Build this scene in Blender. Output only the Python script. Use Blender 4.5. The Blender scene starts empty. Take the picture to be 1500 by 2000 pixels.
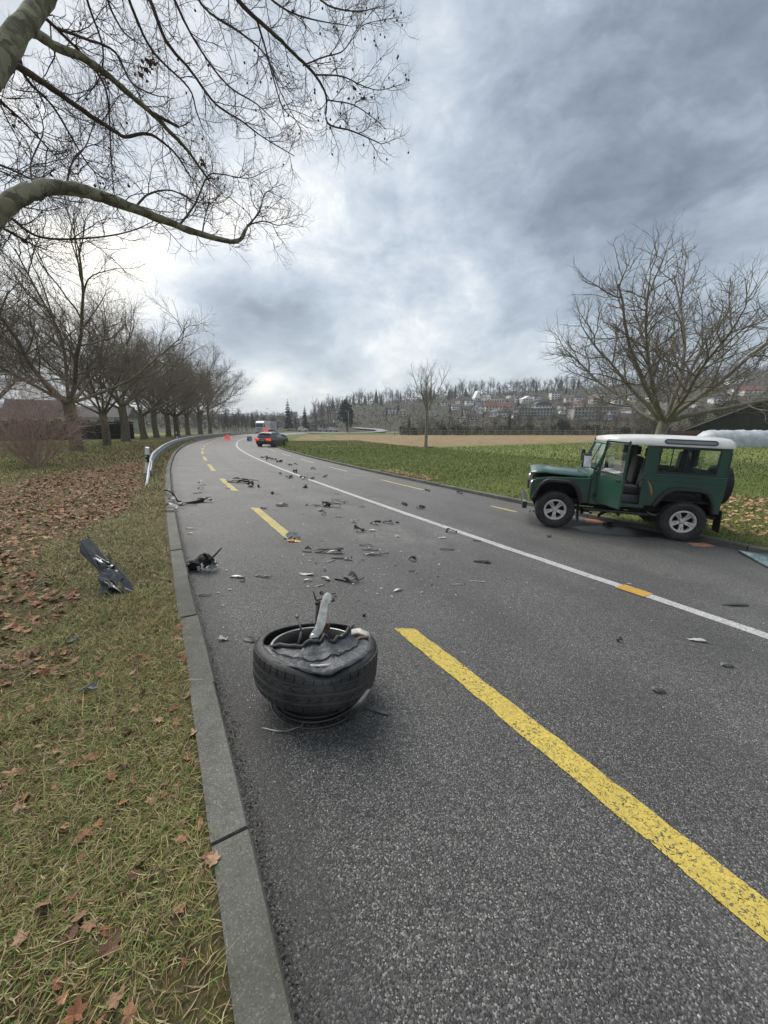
import bpy, bmesh, math, random
import numpy as np
from mathutils import Vector, Matrix

R_ = math.radians
scene = bpy.context.scene
COL = scene.collection

# ------------------------------------------------------------------ camera
CAM_H = 1.6
FPX = 750.0
PITCH = math.atan(164 / 750)
cam_data = bpy.data.cameras.new('camera')
cam = bpy.data.objects.new('camera', cam_data)
COL.objects.link(cam)
cam.location = (0, 0, CAM_H)
cam.rotation_euler = (math.pi / 2 - PITCH, 0, 0)
cam_data.sensor_fit = 'VERTICAL'
cam_data.sensor_height = 36
cam_data.lens = 36 * FPX / 2000
cam_data.clip_start = 0.05
cam_data.clip_end = 3000
scene.camera = cam

CP, SP = math.cos(PITCH), math.sin(PITCH)
def ray(px, py):
    u = (px - 750) / FPX; v = (py - 1000) / FPX
    return np.array([u, CP - v * SP, -SP - v * CP])
def pt(px, py, dep):
    """world point seen at a photo pixel, dep metres along the optical axis"""
    return np.array([0, 0, CAM_H]) + ray(px, py) * dep
def at0(px, py, z=0.0):
    r = ray(px, py); t = (z - CAM_H) / r[2]
    return np.array([r[0] * t, r[1] * t])

# ------------------------------------------------------------------ world, sun, exposure
SUN_EL, SUN_AZ = 48.0, -38.0          # azimuth from +Y towards +X
world = bpy.data.worlds.new('World'); scene.world = world; world.use_nodes = True
def build_sky():
    nt = world.node_tree; nt.nodes.clear(); L = nt.links.new
    def N(t, **k):
        n = nt.nodes.new(t)
        for a, b in k.items(): setattr(n, a, b)
        return n
    def M(op, a, b=None, c=None):
        n = N('ShaderNodeMath', operation=op)
        for i, v in enumerate((a, b, c)):
            if v is None: continue
            if isinstance(v, (int, float)): n.inputs[i].default_value = v
            else: L(v, n.inputs[i])
        return n.outputs[0]
    tc = N('ShaderNodeTexCoord'); d = tc.outputs['Generated']
    sky = N('ShaderNodeTexSky', sky_type='NISHITA', sun_disc=False)
    sky.sun_elevation = R_(SUN_EL); sky.sun_rotation = R_(SUN_AZ)
    sky.air_density = 1.2; sky.dust_density = 2.0
    sep = N('ShaderNodeSeparateXYZ'); L(d, sep.inputs[0])
    zc = M('MAXIMUM', sep.outputs[2], 0.0)
    k = M('ADD', zc, 0.30)
    u = M('DIVIDE', sep.outputs[0], k); v = M('DIVIDE', sep.outputs[1], k)
    comb = N('ShaderNodeCombineXYZ'); L(u, comb.inputs[0]); L(v, comb.inputs[1])
    L(M('MULTIPLY', zc, 0.8), comb.inputs[2])
    flat = N('ShaderNodeMapping'); L(d, flat.inputs[0]); flat.inputs['Scale'].default_value = (1, 1, 1.7)
    def noise(scale, detail, rough, dist, off=(0, 0, 0), stretch=(1, 1, 1), puffy=True):
        mp = N('ShaderNodeMapping'); L((flat if puffy else comb).outputs[0], mp.inputs[0])
        mp.inputs['Location'].default_value = off; mp.inputs['Scale'].default_value = stretch
        n = N('ShaderNodeTexNoise'); L(mp.outputs[0], n.inputs['Vector'])
        n.inputs['Scale'].default_value = scale; n.inputs['Detail'].default_value = detail
        n.inputs['Roughness'].default_value = rough; n.inputs['Distortion'].default_value = dist
        return n.outputs['Fac']
    n1 = noise(1.7, 8, 0.60, 0.5, (3.1, 7.7, 0))
    n2 = noise(4.6, 8, 0.64, 0.5, (11.3, 2.2, 0))
    n3 = noise(10.5, 7, 0.62, 0.3, (1.3, 5.2, 0))
    b = M('MULTIPLY', M('SUBTRACT', n1, 0.5), 0.62)
    b = M('ADD', b, M('MULTIPLY', M('SUBTRACT', n2, 0.5), 0.74))
    b = M('ADD', b, M('MULTIPLY', M('SUBTRACT', n3, 0.5), 0.45))
    b = M('ADD', b, SKY_BASE)
    # broad cloud banks and breaks in the overcast
    for px, py, sig, amp in SKY_BLOBS:
        c = ray(px, py); c = c / np.linalg.norm(c)
        dp = N('ShaderNodeVectorMath', operation='DOT_PRODUCT'); L(d, dp.inputs[0]); dp.inputs[1].default_value = tuple(c)
        kk = 0.5 / (1 - math.cos(R_(sig)))
        e = M('EXPONENT', M('MULTIPLY', M('SUBTRACT', dp.outputs['Value'], 1.0), kk))
        b = M('ADD', b, M('MULTIPLY', e, amp))
    cr = N('ShaderNodeValToRGB'); L(b, cr.inputs[0])
    el = cr.color_ramp.elements
    for i, (p, col) in enumerate(SKY_RAMP):
        e = el[i] if i < 2 else el.new(p)
        e.position = p; e.color = (*col, 1)
    mul = N('ShaderNodeVectorMath', operation='SCALE'); L(cr.outputs[0], mul.inputs[0]); mul.inputs['Scale'].default_value = SKY_GAIN
    mix = N('ShaderNodeMix', data_type='RGBA'); mix.inputs[0].default_value = 0.94
    L(sky.outputs[0], mix.inputs[6]); L(mul.outputs[0], mix.inputs[7])
    bg = N('ShaderNodeBackground'); L(mix.outputs[2], bg.inputs[0]); bg.inputs[1].default_value = 0.1
    out = N('ShaderNodeOutputWorld'); L(bg.outputs[0], out.inputs[0])
SKY_BASE = 0.50
SKY_GAIN = 4.55
SKY_BLOBS = [(90, 530, 7, .30), (330, 525, 6, .26), (470, 520, 6, .18), (640, 515, 7, .18), (520, 725, 4, .24), (700, 690, 6, .16),
             (880, 600, 9, .03), (640, 400, 9, .10), (980, 700, 8, .05),
             (420, 605, 4, -.30), (520, 630, 4.5, -.36), (640, 645, 4.5, -.28), (760, 640, 5, -.06),
             (1330, 200, 13, -.20), (1420, 380, 9, -.08), (1120, 470, 9, -.03), (760, 470, 6, -.05), (420, 110, 10, .03)]
SKY_RAMP = [(0.0, (.085, .11, .145)), (1.0, (.98, .93, .80)), (0.22, (.175, .213, .262)), (0.45, (.32, .375, .435)), (0.62, (.475, .52, .565)), (0.80, (.73, .73, .715))]
build_sky()
sun_d = bpy.data.lights.new('sun', 'SUN'); sun_d.energy = 1.5; sun_d.angle = R_(50); sun_d.color = (1.0, .955, .89)
sun = bpy.data.objects.new('sun', sun_d); COL.objects.link(sun)
sdir = Vector((math.sin(R_(SUN_AZ)) * math.cos(R_(SUN_EL)), math.cos(R_(SUN_AZ)) * math.cos(R_(SUN_EL)), math.sin(R_(SUN_EL))))
sun.rotation_euler = sdir.to_track_quat('Z', 'Y').to_euler()
scene.view_settings.view_transform = 'Standard'
scene.view_settings.look = 'None'
scene.view_settings.exposure = 1.62
scene.view_settings.gamma = 1.0
scene.view_settings.use_curve_mapping = False
scene.cycles.use_denoising = True
try: scene.cycles.denoiser = 'OPENIMAGEDENOISE'
except Exception: pass
scene.cycles.max_bounces = 6
scene.cycles.transparent_max_bounces = 8

# ------------------------------------------------------------------ helpers: objects
def link(name, me, parent=None, loc=None):
    o = bpy.data.objects.new(name, me); COL.objects.link(o)
    if parent is not None: o.parent = parent
    if loc is not None: o.location = loc
    return o
def tag(o, label=None, cat=None, group=None, kind=None):
    if label: o['label'] = label
    if cat: o['category'] = cat
    if group: o['group'] = group
    if kind: o['kind'] = kind
    return o
def empty(name, loc=(0, 0, 0), rz=0.0, label=None, cat=None, group=None):
    o = link(name, None); o.location = loc; o.rotation_euler = (0, 0, rz); o.empty_display_size = .2
    return tag(o, label, cat, group)
def copy_tree(o, parent=None):
    c = o.copy(); COL.objects.link(c)
    if parent is not None: c.parent = parent
    for ch in o.children: copy_tree(ch, c)
    return c

class MB:
    """collects shapes, links them as one mesh object"""
    def __init__(s): s.v = []; s.f = []; s.m = []; s.n = 0; s.sm = []
    def add(s, V, Fc, mi=0, smooth=False):
        b = s.n
        s.v.extend([tuple(map(float, q)) for q in V]); s.n += len(V)
        for f in Fc: s.f.append(tuple(i + b for i in f)); s.m.append(mi); s.sm.append(smooth)
        return s
    def box(s, c, size, rot=None, mi=0, taper=1.0, bev=0.0):
        x, y, z = [a / 2 for a in size]
        if bev > 0:
            bm = bmesh.new(); bmesh.ops.create_cube(bm, size=1)
            for w in bm.verts: w.co = Vector((w.co.x * 2 * x, w.co.y * 2 * y, w.co.z * 2 * z))
            bmesh.ops.bevel(bm, geom=bm.edges[:], offset=bev, segments=2, profile=.6, affect='EDGES')
            V = [np.array(w.co) for w in bm.verts]
            for i, w in enumerate(bm.verts): w.index = i
            Fc = [[w.index for w in f.verts] for f in bm.faces]; bm.free()
            if taper != 1: V = [np.array([q[0] * (taper if q[2] > 0 else 1), q[1] * (taper if q[2] > 0 else 1), q[2]]) for q in V]
        else:
            V = [np.array([sx * x * (taper if sz > 0 else 1), sy * y * (taper if sz > 0 else 1), sz * z]) for sz in (-1, 1) for sy in (-1, 1) for sx in (-1, 1)]
            Fc = [(0, 2, 3, 1), (4, 5, 7, 6), (0, 1, 5, 4), (2, 6, 7, 3), (0, 4, 6, 2), (1, 3, 7, 5)]
        if rot is not None:
            Mx = np.array(rot.to_matrix() if not isinstance(rot, np.ndarray) else rot); V = [Mx @ q for q in V]
        c = np.array(c, float)
        return s.add([q + c for q in V], Fc, mi, smooth=False)
    def tube(s, pts, rad, k=6, mi=0, cap=True, smooth=True):
        P = np.array(pts, float); n = len(P)
        r = np.full(n, rad, float) if np.isscalar(rad) else np.array(rad, float)
        T = np.empty_like(P); T[1:-1] = P[2:] - P[:-2]; T[0] = P[1] - P[0]; T[-1] = P[-1] - P[-2]
        T /= np.maximum(np.linalg.norm(T, axis=1)[:, None], 1e-9)
        ref = np.array([0, 0, 1.]) if abs(T[:, 2]).mean() < .8 else np.array([1., 0, 0])
        A = np.cross(T, ref); A /= np.maximum(np.linalg.norm(A, axis=1)[:, None], 1e-9); B = np.cross(T, A)
        an = np.arange(k) * 2 * math.pi / k
        V = (P[:, None] + r[:, None, None] * (np.cos(an)[None, :, None] * A[:, None] + np.sin(an)[None, :, None] * B[:, None])).reshape(-1, 3)
        Fc = [(i * k + j, i * k + (j + 1) % k, (i + 1) * k + (j + 1) % k, (i + 1) * k + j) for i in range(n - 1) for j in range(k)]
        if cap: Fc += [tuple(range(k - 1, -1, -1)), tuple(range((n - 1) * k, n * k))]
        return s.add(V, Fc, mi, smooth)
    def lathe(s, prof, k=32, mi=0, M4=None, closed=False, smooth=True, warp=None):
        """prof: (radius, z) pairs turned about z"""
        V = []; n = len(prof)
        for i in range(k):
            a = 2 * math.pi * i / k
            for r, z in prof:
                q = np.array([r * math.cos(a), r * math.sin(a), z])
                if warp: q = warp(q, a)
                V.append(q)
        m = n if closed else n - 1
        Fc = [(i * n + j, ((i + 1) % k) * n + j, ((i + 1) % k) * n + (j + 1) % n, i * n + (j + 1) % n) for i in range(k) for j in range(m)]
        if M4 is not None: V = [np.array(M4 @ Vector(q)) for q in V]
        return s.add(V, Fc, mi, smooth)
    def prism(s, poly, y0, y1, mi=0, axes='xz'):
        """extrude a 2-D outline between y0 and y1"""
        n = len(poly)
        def P(a, b, y): return {'xz': (a, y, b), 'xy': (a, b, y), 'yz': (y, a, b)}[axes]
        V = [P(a, b, y0) for a, b in poly] + [P(a, b, y1) for a, b in poly]
        Fc = [tuple(range(n)), tuple(range(2 * n - 1, n - 1, -1))] + [(i, i + n, (i + 1) % n + n, (i + 1) % n) for i in range(n)]
        return s.add(V, Fc, mi)
    def xform(s, Mx):
        s.v = [tuple(Mx @ Vector(q)) for q in s.v]; return s
    def mesh(s, name, mats, fix=True):
        me = bpy.data.meshes.new(name); me.from_pydata(s.v, [], s.f)
        for m in (mats if isinstance(mats, (list, tuple)) else [mats]): me.materials.append(m)
        if s.f:
            me.polygons.foreach_set('material_index', s.m); me.polygons.foreach_set('use_smooth', s.sm)
        if fix and len(s.f) < 60000:
            bm = bmesh.new(); bm.from_mesh(me); bmesh.ops.recalc_face_normals(bm, faces=bm.faces[:]); bm.to_mesh(me); bm.free()
        me.update(); return me
    def build(s, name, mats, parent=None, loc=None, fix=True):
        return link(name, s.mesh(name, mats, fix), parent, loc)

def np_mesh(name, V, faces_flat, sizes, mats, colors=None, midx=None, smooth=False):
    """large mesh straight from numpy arrays"""
    me = bpy.data.meshes.new(name)
    V = np.asarray(V, np.float32); ff = np.asarray(faces_flat, np.int32); sz = np.asarray(sizes, np.int32)
    me.vertices.add(len(V)); me.vertices.foreach_set('co', V.ravel())
    me.loops.add(len(ff)); me.loops.foreach_set('vertex_index', ff)
    me.polygons.add(len(sz)); st = np.zeros(len(sz), np.int32); st[1:] = np.cumsum(sz)[:-1]
    me.polygons.foreach_set('loop_start', st)
    try: me.polygons.foreach_set('loop_total', sz)
    except Exception: pass
    if smooth: me.polygons.foreach_set('use_smooth', np.ones(len(sz), bool))
    for m in (mats if isinstance(mats, (list, tuple)) else [mats]): me.materials.append(m)
    if midx is not None: me.polygons.foreach_set('material_index', np.asarray(midx, np.int32))
    if colors is not None:
        at = me.color_attributes.new('Col', 'FLOAT_COLOR', 'POINT')
        c = np.ones((len(V), 4), np.float32); c[:, :3] = colors; at.data.foreach_set('color', c.ravel())
    me.update(calc_edges=True); me.validate()
    return me

# ------------------------------------------------------------------ helpers: materials
class NT:
    def __init__(s, name):
        s.mat = bpy.data.materials.new(name); s.mat.use_nodes = True
        s.t = s.mat.node_tree; s.b = s.t.nodes['Principled BSDF']; s.L = s.t.links.new
        s._obj = None
    def N(s, t, **k):
        n = s.t.nodes.new(t)
        for a, b in k.items(): setattr(n, a, b)
        return n
    def coord(s, kind='Object'):
        if s._obj is None: s._obj = s.N('ShaderNodeTexCoord')
        return s._obj.outputs[kind]
    def pos(s): return s.N('ShaderNodeNewGeometry').outputs['Position']
    def noise(s, vec, scale, detail=4, rough=.55, dist=0.0):
        n = s.N('ShaderNodeTexNoise'); s.L(vec, n.inputs['Vector'])
        n.inputs['Scale'].default_value = scale; n.inputs['Detail'].default_value = detail
        n.inputs['Roughness'].default_value = rough; n.inputs['Distortion'].default_value = dist
        return n.outputs['Fac']
    def voro(s, vec, scale, feature='F1', out='Distance', rnd=1.0):
        n = s.N('ShaderNodeTexVoronoi', feature=feature); s.L(vec, n.inputs['Vector']); n.inputs['Scale'].default_value = scale
        n.inputs['Randomness'].default_value = rnd
        return n.outputs[out]
    def ramp(s, fac, stops):
        r = s.N('ShaderNodeValToRGB'); s.L(fac, r.inputs[0]); el = r.color_ramp.elements
        for i, (p, c) in enumerate(stops):
            e = el[i] if i < 2 else el.new(p)
            e.position = p; e.color = (*c, 1) if isinstance(c, (tuple, list)) else (c, c, c, 1)
        return r.outputs[0]
    def mix(s, fac, a, b, mode='MIX'):
        m = s.N('ShaderNodeMix', data_type='RGBA', blend_type=mode)
        for i, v in ((0, fac), (6, a), (7, b)):
            if isinstance(v, (int, float)): m.inputs[i].default_value = v
            elif isinstance(v, (tuple, list)): m.inputs[i].default_value = (*v, 1)
            else: s.L(v, m.inputs[i])
        return m.outputs[2]
    def math(s, op, a, b=None):
        n = s.N('ShaderNodeMath', operation=op)
        for i, v in enumerate((a, b)):
            if v is None: continue
            if isinstance(v, (int, float)): n.inputs[i].default_value = v
            else: s.L(v, n.inputs[i])
        return n.outputs[0]
    def step(s, fac, lo, hi):
        n = s.N('ShaderNodeMapRange', interpolation_type='SMOOTHSTEP'); s.L(fac, n.inputs[0])
        n.inputs[1].default_value = lo; n.inputs[2].default_value = hi
        return n.outputs[0]
    def bump(s, h, strength=.3, dist=.01):
        n = s.N('ShaderNodeBump'); s.L(h, n.inputs['Height']); n.inputs['Strength'].default_value = strength; n.inputs['Distance'].default_value = dist
        s.L(n.outputs[0], s.b.inputs['Normal'])
    def base(s, c):
        if isinstance(c, (tuple, list)): s.b.inputs['Base Color'].default_value = (*c, 1)
        else: s.L(c, s.b.inputs['Base Color'])
        return s
    def set(s, **k):
        for a, v in k.items():
            i = s.b.inputs[a.replace('_', ' ')]
            if hasattr(v, 'node'): s.L(v, i)
            else: i.default_value = v
        return s

def mat(name, c1, c2=None, scale=6.0, rough=.7, metal=0.0, bump=0.0, bscale=None, bdist=.01, lo=.35, hi=.65, coat=0.0, spec=None, world_pos=False, dirt=None, dscale=3.0, damt=.5):
    m = NT(name); vec = m.pos() if world_pos else m.coord()
    if c2 is None: c2 = tuple(x * .75 for x in c1)
    col = m.mix(m.step(m.noise(vec, scale, 5), lo, hi), c1, c2)
    if dirt: col = m.mix(m.math('MULTIPLY', m.step(m.noise(vec, dscale, 6, .65), .45, .7), damt), col, dirt)
    m.base(col); m.set(Roughness=rough, Metallic=metal)
    if coat: m.set(Coat_Weight=coat, Coat_Roughness=.12)
    if spec is not None: m.b.inputs['Specular IOR Level'].default_value = spec
    if bump: m.bump(m.noise(vec, bscale or scale * 4, 4), bump, bdist)
    return m.mat
def attr_mat(name, rough=.8, spec=.2, trans=0.0, nscale=40, namt=.25):
    """colour comes per piece from the mesh, broken up by fine grain"""
    m = NT(name); a = m.N('ShaderNodeAttribute', attribute_name='Col')
    n = m.noise(m.pos(), nscale, 3)
    m.base(m.mix(m.math('MULTIPLY', n, namt * 2), a.outputs['Color'], (.03, .028, .02)))
    m.set(Roughness=rough); m.b.inputs['Specular IOR Level'].default_value = spec
    return m.mat

# ------------------------------------------------------------------ the road's course
def catmull(P, n=14):
    P = [np.array(p, float) for p in P]; out = []
    P = [2 * P[0] - P[1]] + P + [2 * P[-1] - P[-2]]
    for i in range(1, len(P) - 2):
        a, b, c, d = P[i - 1:i + 3]
        for k in range(n):
            t = k / n
            out.append(.5 * ((2 * b) + (c - a) * t + (2 * a - 5 * b + 4 * c - d) * t * t + (3 * b - a - 3 * c + d) * t ** 3))
    out.append(P[-2]); return np.array(out)
_kn = [(18, -32.3), (6.1, -10.7), (2.9, -4.9), (.55, -.68), (-.35, .95), (-1.16, 2.3), (-1.62, 3.06), (-2.8, 5.07), (-4.97, 8.9), (-7.76, 13.94), (-10.54, 19.3),
       (-13.78, 25.85), (-18.16, 35.58), (-21.64, 44.56), (-26.36, 58.13), (-31.73, 78.24), (-35.5, 97), (-37.5, 115), (-37.5, 135), (-33, 155), (-20, 172), (0, 182),
       (40, 190), (90, 192), (200, 190), (380, 180)]
def resample(P, ds):
    S = np.concatenate([[0], np.cumsum(np.linalg.norm(np.diff(P, axis=0), axis=1))])
    q = np.arange(0, S[-1], ds); return np.stack([np.interp(q, S, P[:, i]) for i in (0, 1)], 1)
_C = resample(catmull(_kn), .5)
for _ in range(18): _C[1:-1] = .25 * _C[:-2] + .5 * _C[1:-1] + .25 * _C[2:]
_S = np.concatenate([[0], np.cumsum(np.linalg.norm(np.diff(_C, axis=0), axis=1))])
_T = np.gradient(_C, axis=0); _T /= np.linalg.norm(_T, axis=1)[:, None]
S0 = _S[np.abs(_C[:, 1] - 0).argmin()]           # arc length abreast of the camera
def off(s, d):
    """point d metres to the right of the left kerb, s metres along from abreast of the camera"""
    q = np.asarray(s, float) + S0
    c = np.stack([np.interp(q, _S, _C[:, 0]), np.interp(q, _S, _C[:, 1])], -1)
    t = np.stack([np.interp(q, _S, _T[:, 0]), np.interp(q, _S, _T[:, 1])], -1)
    n = np.stack([t[..., 1], -t[..., 0]], -1)
    return c + n * np.asarray(d, float)[..., None]
def tang(s):
    q = np.asarray(s, float) + S0
    return np.stack([np.interp(q, _S, _T[:, 0]), np.interp(q, _S, _T[:, 1])], -1)
_Cs = _C[::2]; _Ss = _S[::2]
def sd(x, y):
    """arc length and signed distance from the left kerb (vectorised)"""
    q = np.stack([np.atleast_1d(x), np.atleast_1d(y)], -1).astype(float)
    A = _Cs[:-1]; D = _Cs[1:] - A; DD = (D * D).sum(1)
    S_out = np.empty(len(q)); d_out = np.empty(len(q))
    for a in range(0, len(q), 4000):
        w = q[a:a + 4000, None] - A[None]
        t = np.clip((w * D).sum(2) / DD, 0, 1)
        e = w - t[..., None] * D; r2 = (e * e).sum(2); i = r2.argmin(1); j = np.arange(len(i))
        ee = e[j, i]; dd = D[i]
        sg = np.sign(ee[:, 0] * dd[:, 1] - ee[:, 1] * dd[:, 0])
        d_out[a:a + 4000] = sg * np.sqrt(r2[j, i]); S_out[a:a + 4000] = _Ss[i] + t[j, i] * np.sqrt(DD[i]) - S0
    return S_out, d_out
ROAD_W, FALL = 8.62, .06
def road_z(d): return -FALL * np.clip(d, 0, ROAD_W)
def at(px, py, dz=0.0):
    """road or verge point seen at a photo pixel"""
    z = 0.0
    for _ in range(24):
        p = at0(px, py, z + dz); s, d = sd(p[0], p[1])
        t = road_z(d[0]) if 0 <= d[0] <= ROAD_W else (.09 if d[0] < 0 else RIGHT_Z)
        z = .5 * z + .5 * t
    return np.array([p[0], p[1], z])
RIGHT_Z = -FALL * ROAD_W + .08
def vnoise(x, y, sc=1.0, seed=0):
    """cheap smooth 2-D value noise, 0..1"""
    x = np.asarray(x, float) * sc; y = np.asarray(y, float) * sc
    xi = np.floor(x).astype(np.int64); yi = np.floor(y).astype(np.int64); fx = x - xi; fy = y - yi
    fx = fx * fx * (3 - 2 * fx); fy = fy * fy * (3 - 2 * fy)
    def h(a, b):
        n = (a * 374761393 + b * 668265263 + seed * 974711) & 0x7fffffff
        n = ((n ^ (n >> 13)) * 1274126177) & 0x7fffffff
        return ((n ^ (n >> 16)) & 0xffff) / 65535.
    return (h(xi, yi) * (1 - fx) + h(xi + 1, yi) * fx) * (1 - fy) + (h(xi, yi + 1) * (1 - fx) + h(xi + 1, yi + 1) * fx) * fy
def fbm(x, y, sc=1.0, seed=0, o=4):
    r = 0; a = .5; t = 0
    for i in range(o): r = r + a * vnoise(x, y, sc * 2 ** i, seed + i * 17); t += a; a *= .5
    return r / t
# ------------------------------------------------------------------ terrain
_ridge_px = np.array([-600, 100, 300, 430, 560, 600, 640, 680, 750, 900, 1060, 1200, 1400, 1700, 2400])
_ridge_y = np.array([806, 806, 808, 812, 812, 818, 806, 795, 788, 778, 770, 764, 750, 740, 740])
def smooth01(t): t = np.clip(t, 0, 1); return t * t * (3 - 2 * t)
def gz(x, y):
    x = np.atleast_1d(np.asarray(x, float)); y = np.atleast_1d(np.asarray(y, float))
    s, d = sd(x, y)
    z = np.where(d < 0, .06, RIGHT_Z - .02 * smooth01((d - 9) / 6))
    r = np.hypot(x, y); yy = np.maximum(y, 1e-3)
    px = np.where(y > 1, 750 + x / yy * 735, np.where(x > 0, 2400, -600))
    hr = (836 - np.interp(px, _ridge_px, _ridge_y)) / 735 * 400
    hr = hr * np.where(y > 0, 1, .3)
    t = (np.where(y > 0, np.hypot(x * .75, y), r) - 165) / (400 - 165)
    z = z + hr * (smooth01(t * .9 + .02) * .95 + .05 * np.clip(t, 0, 2)) * (t > 0)
    z = z + (fbm(x, y, .02, 5) - .5) * 3.0 * smooth01((r - 170) / 120)
    return z
def hit(px, py, far=520.0, near=30.0):
    """terrain point seen at a photo pixel"""
    r = ray(px, py); T = np.concatenate([np.arange(near, 120, 1.0), np.arange(120, far, 1.5)])
    P = np.array([0, 0, CAM_H]) + T[:, None] * r
    g = gz(P[:, 0], P[:, 1]); k = np.argmax(P[:, 2] < g)
    if P[k, 2] >= g[k]: k = len(T) - 1
    return np.array([P[k, 0], P[k, 1], g[k]])

def build_ground():
    az = np.concatenate([np.arange(-66, 66, .6), np.arange(66, 294, 4.0)])
    rr = np.concatenate([[.3], np.geomspace(1.0, 1500, 150)])
    A, Rr = np.meshgrid(np.radians(az), rr, indexing='ij')
    X = (Rr * np.sin(A)).ravel(); Y = (Rr * np.cos(A)).ravel()
    s, d = sd(X, Y); Z = gz(X, Y)
    # the road bed and its verges lie in their own sheets, so the ground dips under them
    dip = smooth01((d + 16) / 3) * (1 - smooth01((d - 23) / 3))
    Z = Z - .45 * dip - .25 * dip * ((d > -1) & (d < 10))
    n, m = len(az), len(rr)
    q = [(i * m + j, i * m + j + 1, ((i + 1) % n) * m + j + 1, ((i + 1) % n) * m + j) for i in range(n) for j in range(m - 1)]
    me = np_mesh('ground', np.stack([X, Y, Z], 1), np.array(q).ravel(), np.full(len(q), 4), M_GROUND, smooth=True)
    tag(link('ground', me), kind='structure')

def ground_material():
    m = NT('meadow_ground'); p = m.pos()
    a = m.mix(m.step(m.noise(p, .35, 6, .65), .38, .62), (.125, .16, .045), (.16, .17, .06))
    a = m.mix(m.step(m.noise(p, 2.2, 5, .7), .5, .72), a, (.12, .10, .05))
    far = m.mix(m.step(m.noise(p, .03, 5, .6), .4, .6), (.062, .054, .042), (.058, .060, .034))
    sep = m.N('ShaderNodeSeparateXYZ'); m.L(p, sep.inputs[0])
    m.base(m.mix(m.step(sep.outputs[1], 110, 150), a, far)); m.set(Roughness=.95)
    m.b.inputs['Specular IOR Level'].default_value = .1
    m.bump(m.noise(p, 9, 5, .7), .7, .05)
    return m.mat
M_GROUND = ground_material()
def verge_material():
    m = NT('verge_soil'); p = m.pos()
    a = m.mix(m.step(m.noise(p, 1.1, 6, .65), .36, .6), (.055, .058, .020), (.085, .066, .032))
    a = m.mix(m.step(m.noise(p, 5.5, 6, .7), .5, .7), a, (.045, .033, .02))
    a = m.mix(m.step(m.noise(p, 38, 4, .7), .45, .65), a, (.15, .125, .06))
    m.base(a); m.set(Roughness=.95); m.b.inputs['Specular IOR Level'].default_value = .15
    m.bump(m.noise(p, 30, 6, .75), .9, .03)
    return m.mat
M_VERGE = verge_material()
def lawn_material():
    m = NT('lawn_turf'); p = m.pos()
    a = m.mix(m.step(m.noise(p, .5, 6, .65), .35, .62), (.088, .125, .022), (.13, .15, .04))
    a = m.mix(m.step(m.noise(p, 3.5, 6, .7), .45, .75), a, (.14, .125, .055))
    a = m.mix(m.step(m.noise(p, 22, 4, .7), .4, .7), a, (.06, .08, .018))
    m.base(a); m.set(Roughness=.95); m.b.inputs['Specular IOR Level'].default_value = .15
    m.bump(m.noise(p, 14, 6, .8), .9, .06)
    return m.mat
M_LAWN = lawn_material()

def strip_mesh(name, s_vals, d_vals, zf, m, smooth=True):
    Sg, Dg = np.meshgrid(s_vals, d_vals, indexing='ij')
    P = off(Sg.ravel(), Dg.ravel()); Z = zf(Sg.ravel(), Dg.ravel(), P)
    a, b = len(s_vals), len(d_vals)
    q = [(i * b + j, (i + 1) * b + j, (i + 1) * b + j + 1, i * b + j + 1) for i in range(a - 1) for j in range(b - 1)]
    # faces up: order depends on the sense of d
    me = np_mesh(name, np.column_stack([P, Z]), np.array(q)[:, ::-1].ravel() if d_vals[1] < d_vals[0] else np.array(q).ravel(), np.full(len(q), 4), m, smooth=smooth)
    bm = bmesh.new(); bm.from_mesh(me)
    for f in bm.faces:
        if f.normal.z < 0: f.normal_flip()
    bm.to_mesh(me); bm.free()
    return link(name, me)
def verge_z(s, d, P):
    k = smooth01((-d - .2) / .8)
    z = .105 + (fbm(P[:, 0], P[:, 1], 1.1, 3) - .5) * .10 * k + (fbm(P[:, 0], P[:, 1], 6, 9) - .5) * .03 * k
    return z - .30 * smooth01((-d - 15.5) / 2.5)
def lawn_z(s, d, P):
    k = smooth01((d - 9) / 1.5)
    z = RIGHT_Z + (fbm(P[:, 0], P[:, 1], .5, 23) - .5) * .08 * k + (fbm(P[:, 0], P[:, 1], 3, 29) - .5) * .03 * k
    return z - .02 * smooth01((d - 9) / 6) - .16 * smooth01((d - 22.5) / 2.5)
build_ground()
_sv = np.concatenate([np.arange(-12, 12, .15), np.arange(12, 45, .6), np.arange(45, 420, 3)])
tag(strip_mesh('verge_ground', _sv, -np.concatenate([[.13], np.arange(.25, 4, .15), np.arange(4, 18.1, .7)]), verge_z, M_VERGE), kind='structure')
tag(strip_mesh('lawn_ground', np.concatenate([np.arange(-14, 45, .5), np.arange(45, 420, 3)]), np.concatenate([[ROAD_W + .13], np.arange(9, 25.1, .6)]), lawn_z, M_LAWN), kind='structure')

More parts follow.
